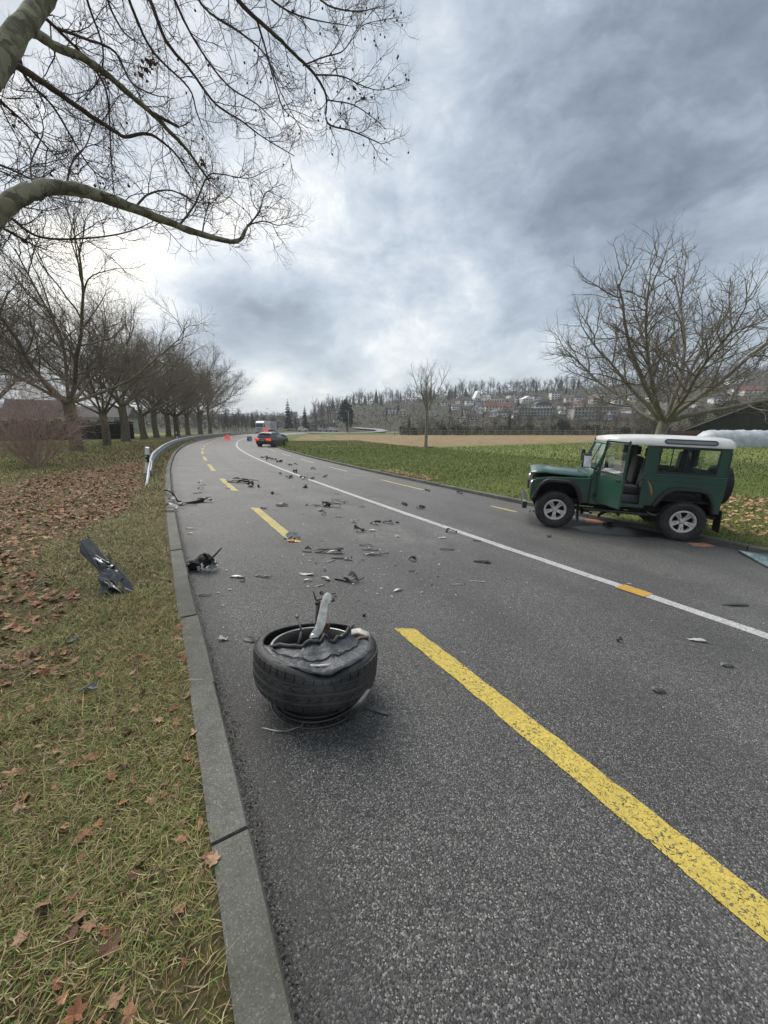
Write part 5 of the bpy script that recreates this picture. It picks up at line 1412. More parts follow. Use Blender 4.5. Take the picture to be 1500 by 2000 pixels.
def _make_rim():
    mb = MB()
    mb.lathe([(.234, .085), (.228, .108), (.192, .106), (.186, .05), (.192, -.09), (.222, -.095)], 40, 0)
    mb.lathe([(.0, .070), (.035, .070), (.046, .062), (.050, .045), (.066, .040), (.070, .015), (.0, .01)], 24, 0)
    for k in range(5):           # five wide spokes, each split by a slot
        a = 2 * math.pi * k / 5 + .3
        for sgn in (-1, 1):
            b = a + sgn * .17
            V = []
            for r, z, hw in ((.045, .056, .020), (.12, .080, .016), (.200, .092, .020)):
                aa = a + sgn * (.17 if r > .05 else .30) * (1.0 if r > .05 else .9)
                c, s_ = math.cos(aa), math.sin(aa); t = np.array([-s_, c, 0])
                p = np.array([c * r, s_ * r, 0])
                V += [p + t * hw + (0, 0, z), p - t * hw + (0, 0, z), p + t * hw * .8 + (0, 0, z - .05), p - t * hw * .8 + (0, 0, z - .05)]
            F = []
            for i in (0, 4): F += [(i, i + 1, i + 5, i + 4), (i, i + 4, i + 6, i + 2), (i + 1, i + 3, i + 7, i + 5), (i + 2, i + 6, i + 7, i + 3)]
            mb.add(V, F)
        # web at the rim between the pair
        c, s_ = math.cos(a), math.sin(a)
        mb.box((c * .172, s_ * .172, .058), (.05, .045, .03), np.array([[c, -s_, 0], [s_, c, 0], [0, 0, 1]]))
        for q in (a + .63,):
            mb.box((math.cos(q) * .048, math.sin(q) * .048, .052), (.016, .016, .02), mi=1)
    mb.lathe([(.0, .0), (.19, .0), (.19, -.02)], 32, 1)
    mb.lathe([(.026, .078), (.030, .070), (.0, .085)][::-1], 16, 0)
    return mb.mesh('rim', [M_ALLOY, M_DARK])
_tyre_me = tyre_mb(.40, .25, .234, 32, .012).mesh('tyre', M_TYRE, fix=False)
_rim_me = _make_rim()

def sheet(L, W, seed, n=7, k=4, fold=.25, curve=.3, ragged=.35, taper=.4, thick=.006):
    """a torn, bent plate about L by W lying roughly flat"""
    rng = np.random.default_rng(seed); V = []; top = []
    ph = rng.uniform(0, 6.28, 4); e0 = rng.normal(0, ragged, n); e1 = rng.normal(0, ragged, n)
    for i in range(n):
        t = i / (n - 1); wl = W * (1 - taper * abs(t - rng.uniform(.3, .6)) * 1.4)
        for j in range(k):
            u = j / (k - 1) - .5; y = wl * (u + (e0[i] if j == 0 else e1[i] if j == k - 1 else 0) * .3)
            z = curve * L * .35 * (1 - (2 * t - 1) ** 2) + fold * W * (abs(u) * math.sin(t * 4 + ph[0]) + .35 * math.sin(t * 7 + ph[1] + u * 3)) + rng.normal(0, fold * W * .08)
            V.append([L * (t - .5) + rng.normal(0, L * .02), y + W * .25 * math.sin(t * 3 + ph[2]) * curve, z])
    V = np.array(V); V[:, 2] -= V[:, 2].min() - .002
    N_ = len(V); A = np.vstack([V + [0, 0, thick], V])
    F = [(i * k + j, i * k + j + 1, (i + 1) * k + j + 1, (i + 1) * k + j) for i in range(n - 1) for j in range(k - 1)]
    F += [tuple(N_ + q for q in f[::-1]) for f in F]
    rim = [i * k for i in range(n)] + [(n - 1) * k + j for j in range(1, k)] + [i * k + k - 1 for i in range(n - 2, -1, -1)] + [j for j in range(k - 2, 0, -1)]
    F += [(rim[i], rim[(i + 1) % len(rim)], N_ + rim[(i + 1) % len(rim)], N_ + rim[i]) for i in range(len(rim))]
    return A, F
def slab(pts_out, y0, y1):
    mb = MB(); mb.prism(pts_out, y0, y1); return mb
def bevel_mesh(o, w=.012, seg=2):
    b = o.modifiers.new('bevel', 'BEVEL'); b.width = w; b.segments = seg; b.limit_method = 'ANGLE'; b.angle_limit = R_(35)
    for p in o.data.polygons: p.use_smooth = True
    try:
        wn = o.modifiers.new('wn', 'WEIGHTED_NORMAL'); wn.keep_sharp = True
    except Exception: pass
    return o
def arc(cx, cz, r, a0, a1, n=9, fx=1.0, fz=1.0):
    return [(cx + fx * r * math.cos(R_(a0 + (a1 - a0) * i / n)), cz + fz * r * math.sin(R_(a0 + (a1 - a0) * i / n))) for i in range(n + 1)]

def green_car():
    pr, pf = at(1323, 1055.5), at(1078, 1029)
    L = np.linalg.norm(pr - pf); sc = L / 2.36
    fx = (pf - pr) / L
    # the far wheels stand on the kerb side, a few centimetres higher or lower
    yl = unit(np.cross(np.array([0, 0, 1.]), fx)); yl = unit(yl + np.array([0, 0, -.012])); up = np.cross(fx, yl)
    mid = (pr + pf) / 2 - yl * .80 * sc
    root = empty('offroad_car', (0, 0, 0), 0, 'dark green off-road car with white roof, open door and bent bonnet on the right kerb', 'car')
    root.matrix_world = Matrix(((fx[0] * sc, yl[0] * sc, up[0] * sc, mid[0]), (fx[1] * sc, yl[1] * sc, up[1] * sc, mid[1]), (fx[2] * sc, yl[2] * sc, up[2] * sc, mid[2]), (0, 0, 0, 1)))
    P = root
    B = .815        # half width of the body sides
    def both(f):
        for s_ in (1, -1): f(s_)
    WA = 1.29       # waist
    GU = 1.88       # gutter
    # --- rear tub sides with arches
    tub = [(-.37, WA), (-.37, .66), (-.60, .66), (-.70, .80), (-.80, .965), (-.90, 1.0), (-1.42, 1.0), (-1.54, .94), (-1.60, .76), (-1.65, .60), (-1.745, .60), (-1.765, WA - .1), (-1.76, WA)]
    def tubside(s_):
        o = bevel_mesh(slab(tub, s_ * (B - .03), s_ * B).build('rear_side_panel', M_GREEN, P), .010)
    both(tubside)
    # shoulder ledge at the waist
    both(lambda s_: bevel_mesh(MB().box((-1.06, s_ * (B - .012), WA + .012), (1.39, .05, .034)).build('waist_rail', M_GREEN, P), .012))
    MB().box((-1.745, 0, .95), (.03, B * 2 - .06, .70)).build('rear_panel', M_GREEN, P)
    MB().box((-1.03, 0, .80), (1.26, 2 * B - .07, .03)).build('load_floor', M_DARK, P)
    for s_ in (1, -1): MB().prism([(-.62, .66), (-.72, .80), (-.82, .96), (-.92, 1.0), (-1.42, 1.0), (-1.54, .94), (-1.60, .76), (-1.64, .62), (-1.64, 1.04), (-.62, 1.04)], s_ * (B - .04), s_ * .42).build('inner_arch', M_DARK, P)
    # --- upper rear side with its window
    yU = B - .035
    x0, x1 = -.37, -1.75; wx0, wx1, wz0, wz1 = -.60, -1.57, WA + .07, GU - .055
    def upper(s_):
        def piece(q): bevel_mesh(slab(q, s_ * (yU - .03), s_ * yU).build('upper_side_panel', M_GREEN, P), .006)
        piece([(x0, WA + .03), (x0 + .0, GU - .01), (wx0, GU - .01), (wx0, WA + .03)])
        piece([(wx1, WA + .03), (wx1, GU - .01), (x1 - .0, GU - .01), (x1 - .012, WA + .03)])
        piece([(wx0 - .001, wz1), (wx0 - .001, GU - .011), (wx1 + .001, GU - .011), (wx1 + .001, wz1)])
        piece([(wx0 - .001, WA + .031), (wx0 - .001, wz0), (wx1 + .001, wz0), (wx1 + .001, WA + .031)])
        fr = MB(); r = .022
        for a, b in (((wx0, wz0), (wx1, wz0)), ((wx0, wz1), (wx1, wz1))): fr.box(((a[0] + b[0]) / 2, s_ * (yU + .004), a[1]), (abs(a[0] - b[0]) + r, .016, r))
        for x in (wx0, wx1): fr.box((x, s_ * (yU + .004), (wz0 + wz1) / 2), (r, .016, wz1 - wz0 - r))
        for x in (-.80, -1.05): fr.box((x, s_ * (yU - .004), (wz0 + wz1) / 2), (.016, .014, wz1 - wz0 - r))
        fr.build('window_frame', M_BLACKP, P)
        MB().box(((wx0 + wx1) / 2, s_ * (yU - .015), (wz0 + wz1) / 2), (abs(wx0 - wx1), .005, wz1 - wz0)).build('side_window', M_GLASS, P)
    both(upper)
    # rear door with window and spare wheel
    rd = MB(); rd.box((-1.755, 0, 1.33), (.03, 2 * yU - .02, .08)); 
    for s_ in (1, -1): rd.box((-1.745, s_ * (yU - .10), 1.58), (.03, .2, .40))
    rd.box((-1.745, 0, 1.84), (.03, 2 * yU - .1, .06)); rd.build('rear_door', M_GREEN, P)
    MB().box((-1.745, 0, 1.60), (.006, 1.2, .40)).build('rear_window', M_GLASS, P)
    sp = empty('spare_wheel', (-1.93, .06, 1.10)); sp.parent = P; sp.rotation_euler = (0, -math.pi / 2, 0)
    link('tyre', _tyre_me, sp); link('rim', _rim_me, sp)
    # --- roof shell: sides rise from the gutter, the top is crowned, the front slopes down a little
    ys = [-.80, -.795, -.75, -.62, -.3, 0, .3, .62, .75, .795, .80]; hz = [0, .035, .125, .165, .182, .188, .182, .165, .125, .035, 0]
    xs = [.30, .12, -.30, -.8, -1.3, -1.73, -1.77]; dz = [-.085, -.045, -.012, 0, 0, -.005, -.04]
    V = []; 
    for x, d_ in zip(xs, dz):
        for y, h in zip(ys, hz): V.append((x - (.0 if h < .05 else .0), y, GU + max(h + d_ * (h / .2), 0)))
    n = len(ys); F = [(i * n + j, i * n + j + 1, (i + 1) * n + j + 1, (i + 1) * n + j) for i in range(len(xs) - 1) for j in range(n - 1)] + [tuple(range(n)), tuple((len(xs) - 1) * n + j for j in range(n - 1, -1, -1))]
    rf = MB(); rf.add(V, F, 0, True); o = rf.build('roof', M_ROOFW, P); o.modifiers.new('sol', 'SOLIDIFY').thickness = .02
    both(lambda s_: MB().box((-.73, s_ * .812, GU - .004), (2.07, .035, .022)).build('roof_gutter', M_ROOFW, P))
    for s_ in (1, -1):    # long oval skylight set in the roof side
        q = []; a, b = -.62, -1.50
        ol = arc(b + .06, 0, .06, 90, 270, 6) + arc(a - .06, 0, .06, 270, 450, 6)
        mbk = MB(); mbg = MB()
        rot = lambda x, t: (x, s_ * (.800 - .05 * (t + .08) / .13), GU + .070 + t * .72)
        k1 = [rot(x, t * 1.12) for x, t in ol]; ki = [rot(x * 1.0 + (-1.06 - x) * .05, t * .62) for x, t in ol]
        out = np.array([0, s_ * .012, .004]); N_ = len(ol)
        mbk.add([np.array(v) + out for v in k1] + [np.array(v) + out for v in ki] + [np.array(v) - out for v in k1], [(i, (i + 1) % N_, N_ + (i + 1) % N_, N_ + i) for i in range(N_)] + [(i, 2 * N_ + i, 2 * N_ + (i + 1) % N_, (i + 1) % N_) for i in range(N_)])
        sk = mbk.build('skylight_seal', M_BLACKP, P)
        mbg.add([np.array(v) + out * .8 for v in ki], [tuple(range(N_))]); mbg.build('skylight', mat('skylight_glass', (.10, .125, .135), (.13, .15, .16), 2, .08, spec=.8), P)
    # --- bulkhead, screen frame
    bevel_mesh(MB().prism([(.46, .62), (.58, .62), (.60, 1.16), (.53, WA), (.47, WA)], -B + .03, B - .03).build('bulkhead', M_GREEN, P), .008)
    for s_ in (1, -1): bevel_mesh(MB().prism([(.45, .66), (.545, .66), (.545, WA), (.46, WA)], s_ * (B - .035), s_ * (B - .002)).build('door_post', M_GREEN, P), .006)
    fr = MB(); a, b = np.array([.52, 0, WA - .01]), np.array([.31, 0, GU - .03])
    for y in (-.74, 0, .74): fr.tube([a + (0, y, 0), b + (0, y * .98, 0)], .024 if y else .012, 6, smooth=False)
    fr.tube([a + (0, -.74, 0), a + (0, .74, 0)], .026, 6, smooth=False); fr.tube([b + (0, -.74, 0), b + (0, .74, 0)], .026, 6, smooth=False); fr.build('windscreen_frame', M_GREEN, P)
    g = MB(); g.add([a + (0, -.72, .01), a + (0, .72, .01), b + (0, .71, -.01), b + (0, -.71, -.01)], [(0, 1, 2, 3)]); g.build('windscreen', M_GLASS, P)
    # --- front wings with arches
    wing = [(.555, .60), (.555, 1.13), (1.30, 1.10), (1.60, 1.055), (1.70, 1.0), (1.725, .92), (1.715, .56), (1.66, .58), (1.60, .78), (1.50, .94), (1.40, .985), (.96, .985), (.86, .94), (.77, .80), (.70, .60)]
    both(lambda s_: bevel_mesh(slab(wing, s_ * (B - .03), s_ * B).build('front_wing', M_GREEN, P), .012))
    for s_ in (1, -1):
        bevel_mesh(MB().prism([(.56, 1.10), (.56, 1.127), (1.30, 1.097), (1.60, 1.05), (1.695, .99), (1.665, .99), (1.58, 1.02), (1.30, 1.065)], s_ * (B - .031), s_ * .58).build('wing_top', M_GREEN, P), .006)
        MB().prism([(.70, .62), (.77, .82), (.86, .95), (.96, .99), (1.40, .99), (1.50, .95), (1.60, .79), (1.66, .60), (1.66, 1.06), (.70, 1.06)], s_ * (B - .04), s_ * .45).build('inner_arch', M_DARK, P)
        # side marker and vent
        MB().lathe([(0, .012), (.018, .010), (.024, 0)], 12, 0, Matrix.Translation((1.42, s_ * B, 1.03)) @ Matrix.Rotation(-math.pi / 2 * s_, 4, 'X')).build('side_marker', M_ORANGEL, P)
    MB().box((1.66, 0, .86), (.06, 1.12, .40)).build('grille', M_BLACKP, P)
    for s_ in (1, -1): MB().lathe([(0, .03), (.07, .02), (.088, 0), (.095, -.02)], 20, 0, Matrix.Translation((1.70, s_ * .66, .90)) @ Matrix.Rotation(math.pi / 2, 4, 'Y')).build('headlight', M_CHROME, P)
    MB().box((1.10, 0, .90), (1.05, .88, .34)).build('engine_bay', M_DARK, P)
    # bonnet: sprung open at the front, its lip bent
    bn = MB(); nx, ny = 10, 9; rng = np.random.default_rng(3); V = []
    for top in (1, 0):
        for i in range(nx):
            for j in range(ny):
                x = .57 + 1.17 * i / (nx - 1); y = -.70 + 1.40 * j / (ny - 1); e = abs(y) / .70
                z = 1.125 + .036 * (x - .57) + .055 * top - .03 * max(0, e - .75) / .25 * top + (.028 * (1 - e * e)) + (.02 * math.sin(j * 1.3 + i) if i > 7 else 0)
                if i == nx - 1: z -= .035
                if i > 5: z += .012 * math.sin(i * 2 + j * .9)
                V.append((x, y, z))
    F = []
    for t in (0, 1):
        o_ = t * nx * ny; F += [(o_ + i * ny + j, o_ + i * ny + j + 1, o_ + (i + 1) * ny + j + 1, o_ + (i + 1) * ny + j) for i in range(nx - 1) for j in range(ny - 1)]
    m_ = nx * ny
    F += [(j, j + 1, m_ + j + 1, m_ + j) for j in range(ny - 1)] + [((nx - 1) * ny + j, (nx - 1) * ny + j + 1, m_ + (nx - 1) * ny + j + 1, m_ + (nx - 1) * ny + j) for j in range(ny - 1)]
    F += [(i * ny, (i + 1) * ny, m_ + (i + 1) * ny, m_ + i * ny) for i in range(nx - 1)] + [(i * ny + ny - 1, (i + 1) * ny + ny - 1, m_ + (i + 1) * ny + ny - 1, m_ + i * ny + ny - 1) for i in range(nx - 1)]
    bn.add(V, F, 0, True); o = bn.build('bonnet', M_GREEN, P); tag(o, 'bent dark green bonnet standing ajar')
    MB().box((1.12, 0, 1.06), (1.0, 1.2, .02)).build('engine_cover', M_DARK, P)
    # --- bumper, sills, chassis, mud flaps
    bevel_mesh(MB().box((1.80, 0, .43), (.10, 1.56, .15)).build('front_bumper', M_BLACKP, P), .015)
    MB().box((1.80, .70, .512), (.095, .14, .012)).build('bumper_end', M_CHROME, P)
    both(lambda s_: bevel_mesh(MB().box((.04, s_ * (B - .03), .625), (1.02, .07, .07)).build('sill', M_GREEN, P), .01))
    both(lambda s_: bevel_mesh(MB().box((.02, s_ * (B - .005), .475), (1.20, .09, .05)).build('side_step', M_BLACKP, P), .012))
    ch = MB()
    for s_ in (1, -1): ch.box((-.05, s_ * .42, .55), (3.4, .09, .15))
    ch.box((0, 0, .50), (.4, .8, .16)); ch.tube([(-1.18, -.7, .40), (-1.18, .7, .40)], .06, 8); ch.tube([(1.18, -.7, .40), (1.18, .7, .40)], .06, 8)
    ch.lathe([(0, .13), (.10, .09), (.13, 0), (.10, -.09), (0, -.13)], 12, 0, Matrix.Translation((-1.18, .1, .40)))
    ch.box((-.75, 0, .52), (.5, .9, .10)); ch.tube([(.9, -.3, .45), (-.4, -.3, .42), (-1.5, -.45, .50)], .03, 6); ch.box((.4, .45, .42), (.7, .08, .06)); ch.box((-.1, .2, .40), (.12, .5, .06))
    ch.build('chassis', M_DARK, P)
    MB().tube([(-1.45, .48, .52), (-1.62, .60, .50), (-1.76, .68, .50)], .035, 8).build('exhaust', mat('rusty_exhaust', (.16, .12, .09), (.09, .07, .055), 12, .7, metal=.5), P)
    for x, w in ((-1.76, .02), (.68, .02)):
        for s_ in (1, -1):
            o = bevel_mesh(MB().box((x - (.06 if x < 0 else 0), s_ * .70, .35 if x < 0 else .42), (w, .27, .44 if x < 0 else .36)).build('mud_flap', M_BLACKP, P), .006); o.rotation_euler = (0, .06, 0)
    MB().box((-1.74, 0, .56), (.10, 1.4, .12)).build('rear_crossmember', M_DARK, P)
    for s_ in (1, -1):
        for z in (.98, 1.12): MB().lathe([(0, .035), (.03, .03), (.04, 0)], 12, 0, Matrix.Translation((-1.765, s_ * .70, z)) @ Matrix.Rotation(-math.pi / 2, 4, 'Y')).build('tail_light', M_REDL if z > 1 else M_ORANGEL, P)
    # --- flares
    def flare(s_, cx, q, name='wheel_arch_flare'):
        mb = MB(); n = len(q); V = []
        for y, e in ((s_ * (B + .002), 1.0), (s_ * (B + .062), .985), (s_ * (B + .066), .90), (s_ * (B + .004), .87)):
            for x, z in q: V.append((cx + (x - cx) * e, y, .40 + (z - .40) * e))
        F = [(r * n + i, r * n + i + 1, (r + 1) * n + i + 1, (r + 1) * n + i) for r in range(3) for i in range(n - 1)] + [tuple(r * n for r in range(4)), tuple(r * n + n - 1 for r in (3, 2, 1, 0))]
        mb.add(V, F); bevel_mesh(mb.build(name, M_BLACKP, P), .01)
    for s_ in (1, -1):
        flare(s_, -1.18, [(-.59, .68), (-.67, .84), (-.76, .98), (-.86, 1.055), (-.98, 1.085), (-1.38, 1.085), (-1.49, 1.045), (-1.57, .95), (-1.63, .80), (-1.66, .62)])
        flare(s_, 1.18, [(.66, .60), (.72, .80), (.80, .96), (.90, 1.045), (1.0, 1.07), (1.38, 1.07), (1.47, 1.03), (1.56, .94), (1.63, .78), (1.69, .62)])
    # --- wheels
    for x in (1.18, -1.18):
        for s_ in (1, -1): offroad_wheel(P, (x, s_ * .755, .40), .06 if x > 0 else 0, s_)
    # --- seats, wheel, dash
    for y in (.40, -.40):
        st = empty('seat', (-.18, y, .80)); st.parent = P
        bevel_mesh(MB().box((.02, 0, .12), (.50, .48, .16)).build('seat_cushion', M_SEAT, st), .04)
        o = bevel_mesh(MB().box((-.29, 0, .50), (.13, .46, .62)).build('seat_back', M_SEAT, st), .045); o.rotation_euler = (0, -.10, 0)
        bevel_mesh(MB().box((-.33, 0, .90), (.09, .27, .19)).build('headrest', mat('brown_headrest', (.05, .038, .03), None, 9, .9) if y > 0 else M_SEAT, st), .03)
        bevel_mesh(MB().box((0, 0, -.06), (.55, .44, .18)).build('seat_box', M_TRIM, st), .01)
    MB().box((.38, 0, 1.16), (.24, 1.46, .22)).build('dashboard', M_BLACKP, P)
    sw = MB(); an = np.linspace(0, 2 * np.pi, 25); tl = Matrix.Translation((.16, .40, 1.31)) @ Matrix.Rotation(R_(-62), 4, 'Y')
    sw.tube([tuple(tl @ Vector((.20 * math.cos(a), .20 * math.sin(a), 0))) for a in an], .016, 6, cap=False)
    for k in range(3): sw.tube([tuple(tl @ Vector((0, 0, -.03))), tuple(tl @ Vector((.19 * math.cos(k * 2.1), .19 * math.sin(k * 2.1), 0)))], .012, 5)
    sw.tube([tuple(tl @ Vector((0, 0, -.03))), (.40, .40, 1.16)], .022, 6); sw.build('steering_wheel', M_BLACKP, P)
    MB().box((.05, 0, .66), (1.0, 1.5, .04)).build('cabin_floor', M_DARK, P)
    MB().prism([(-.62, .80), (-.66, 1.42), (-.70, 1.42), (-.68, .80)], -.74, .72).build('cargo_divider', M_DARK, P)
    # things behind the glass: dark cover at the tailgate end, pale sheet
    MB().prism([(-1.16, 1.28), (-1.20, 1.80), (-1.25, 1.80), (-1.46, 1.28)], .10, .14).build('dark_cloth', M_SEAT, P)
    MB().prism([(-1.24, 1.36), (-1.28, 1.72), (-1.50, 1.72), (-1.50, 1.36)], -.30, -.28).build('pale_sheet', mat('pale_folded_sheet', (.42, .42, .40), (.32, .32, .31), 5, .9), P)
    # --- doors: far one shut, near one swung open on its front hinges
    def door(s_, ang):
        d = empty('door', (.455, s_ * (B - .02), 0)); d.parent = P; d.rotation_euler = (0, 0, ang)
        y0, y1 = -s_ * .028, s_ * .016
        bevel_mesh(MB().prism([(-.005, .66), (-.005, WA - .005), (-.815, WA - .005), (-.815, .66)], y0, y1).build('door_skin', M_GREEN, d), .01)
        bevel_mesh(MB().box((-.41, y0 - s_ * .006, 1.0), (.74, .012, .56)).build('door_card', M_TRIM, d), .004)
        f = MB(); t = .030
        A_, B_, C_, D_ = (-.03, WA), (-.165, GU + .05), (-.80, GU + .05), (-.80, WA)
        for a, b in ((A_, B_), (B_, C_), (C_, D_)): f.tube([(a[0], -s_ * .006, a[1]), (b[0], -s_ * .006, b[1])], t, 4, smooth=False)
        f.build('door_frame', M_GREEN, d)
        g = MB(); g.add([(A_[0] - .02, -s_ * .006, A_[1]), (B_[0] - .01, -s_ * .006, B_[1]), (C_[0], -s_ * .006, C_[1]), (D_[0], -s_ * .006, D_[1])], [(0, 1, 2, 3)]); g.build('door_window', M_GLASS, d)
        MB().box((-.41, -s_ * .006, WA + .008), (.79, .052, .030)).build('glare_cover_seal', M_BLACKP, d)  # dark strip added to hide sky glare on the door's top edge
        h = MB(); h.box((-.68, y1 + s_ * .010, 1.20), (.12, .020, .035), bev=.006); h.box((-.64, y1 + s_ * .02, 1.20), (.05, .018, .022)); h.build('door_handle', M_BLACKP, d)
        hg = MB()
        for z in (.80, 1.24): hg.tube([(0, y1, z - .05), (0, y1, z + .05)], .016, 6); hg.box((-.05, y1 + s_ * .004, z), (.10, .012, .07))
        hg.build('hinge', M_BLACKP, d)
        return d
    doors = {1: door(1, R_(-68)), -1: door(-1, 0)}
    # wing mirrors
    for s_ in (1, -1):
        m_ = empty('wing_mirror', (.0, s_ * .02, 1.34)); m_.parent = P; m_.scale = (1.3,) * 3
        if s_ > 0: m_.rotation_euler = (0, 0, R_(-78))
        m_.location = (.455, s_ * (B + .0), 1.34)
        MB().tube([(0, 0, -.02), (.03, s_ * .10, .02), (.03, s_ * .17, .08)], .010, 6).build('mirror_arm', M_BLACKP, m_)
        bevel_mesh(MB().box((.03, s_ * .19, .12), (.055, .14, .22)).build('mirror_shell', M_BLACKP, m_), .02)
        o = MB().box((0, 0, 0), (.004, .115, .19)).build('mirror_glass', M_CHROME if s_ > 0 else M_DARK, m_, (-.008, s_ * .19, .12)); o.rotation_euler = (0, .16, 0)
    # --- torn scrape on the flank behind the door
    sc_ = MB(); pts = [(-.40, 1.24), (-.46, 1.16), (-.515, 1.07), (-.545, .97), (-.57, .84)]; V = []
    for i, (x, z) in enumerate(pts):
        w = [.010, .026, .034, .028, .004][i]; V += [(x - w, B + .003, z - .02), (x, B + .014, z), (x + w, B + .003, z + .02)]
    sc_.add(V, [(i * 3 + k, i * 3 + k + 1, (i + 1) * 3 + k + 1, (i + 1) * 3 + k) for i in range(4) for k in range(2)]); tag(sc_.build('scraped_crease', M_RUST, P), 'scrape of bare metal down the flank behind the door')
    rg = np.random.default_rng(8)
    for i, (x, y, z, L_) in enumerate([(.35, .45, .34, .5), (.05, .55, .28, .42), (-.30, .50, .33, .5), (.55, .30, .30, .4)]):
        A, Fc = sheet(L_, .16, 700 + i, fold=.7, curve=.3); q = MB(); q.add(A, Fc); o = q.build('hanging_wreckage', [M_BLACKP, M_DARK][i % 2], P, (x, y, z)); o.rotation_euler = (rg.uniform(-.5, .5), rg.uniform(-.35, .35), rg.uniform(-.6, .6))
    # rows of rivets, panel joints, filler cap
    rv = MB()
    for s_ in (1, -1):
        for x in np.arange(-1.70, -.42, .11): rv.box((x, s_ * (B + .001), WA - .05), (.014, .006, .014))
        for z in np.arange(.74, 1.2, .10): rv.box((-.42, s_ * (B + .001), z), (.013, .006, .013)); rv.box((.60, s_ * (B + .001), z - .02), (.013, .006, .013))
        for x in np.arange(.66, 1.55, .14): rv.box((x, s_ * (B + .001), 1.075 - max(0, x - 1.3) * .1), (.013, .006, .013))
        for x in np.arange(-1.70, -.40, .15): rv.box((x, s_ * (yU + .001), GU - .03), (.012, .006, .012))
    tag(rv.build('rivets', M_GREEN, P), kind='stuff')
    both(lambda s_: MB().box((-1.06, s_ * (B + .0005), 1.18), (1.38, .004, .006)).build('swage_line', M_DARK, P))
    both(lambda s_: MB().box((.552, s_ * (B + .001), .88), (.012, .004, .50)).build('wing_joint', M_DARK, P))
    MB().lathe([(0, .012), (.045, .012), (.05, 0)], 16, 0, Matrix.Translation((-1.60, -B, 1.05)) @ Matrix.Rotation(math.pi / 2, 4, 'X')).build('fuel_cap', M_BLACKP, P)
    MB().tube([(.50, .74, 1.24), (.52, .78, 1.5), (.50, .80, 1.75)], .005, 4).build('aerial', M_BLACKP, P)
    # seat belt and crumpled latch post in the door opening
    MB().tube([(-.44, B - .05, 1.32), (-.36, B - .02, 1.22), (-.30, B - .04, 1.12), (-.34, B - .10, 1.0)], .014, 4).build('seat_belt', M_BLACKP, P)
    return root
car = green_car()
# ------------------------------------------------------------------ torn-off wheel with its suspension arm
M_TYREW = mat('worn_dusty_tyre', (.016, .016, .016), (.042, .041, .039), 5, .6, bump=.3, bscale=70, dirt=(.11, .105, .095), dscale=4, damt=.35)
M_RIMW = mat('scuffed_silver_rim', (.42, .42, .41), (.25, .25, .25), 9, .4, metal=.7)
M_LINER = mat('shiny_inner_rubber', (.040, .044, .050), (.070, .076, .084), 6, .46, bump=.6, bscale=22, bdist=.02, dirt=(.11, .105, .10), dscale=9, damt=.5)
M_ALU = mat('cast_aluminium', (.44, .42, .39), (.27, .26, .24), 14, .45, metal=.55, bump=.25, dirt=(.12, .10, .085), dscale=16, damt=.6)
M_STEELD = mat('oily_dark_steel', (.050, .048, .046), (.085, .08, .076), 12, .5, metal=.5)
M_RUSTB = mat('rusty_brake_steel', (.15, .085, .055), (.09, .055, .04), 14, .7, metal=.3)
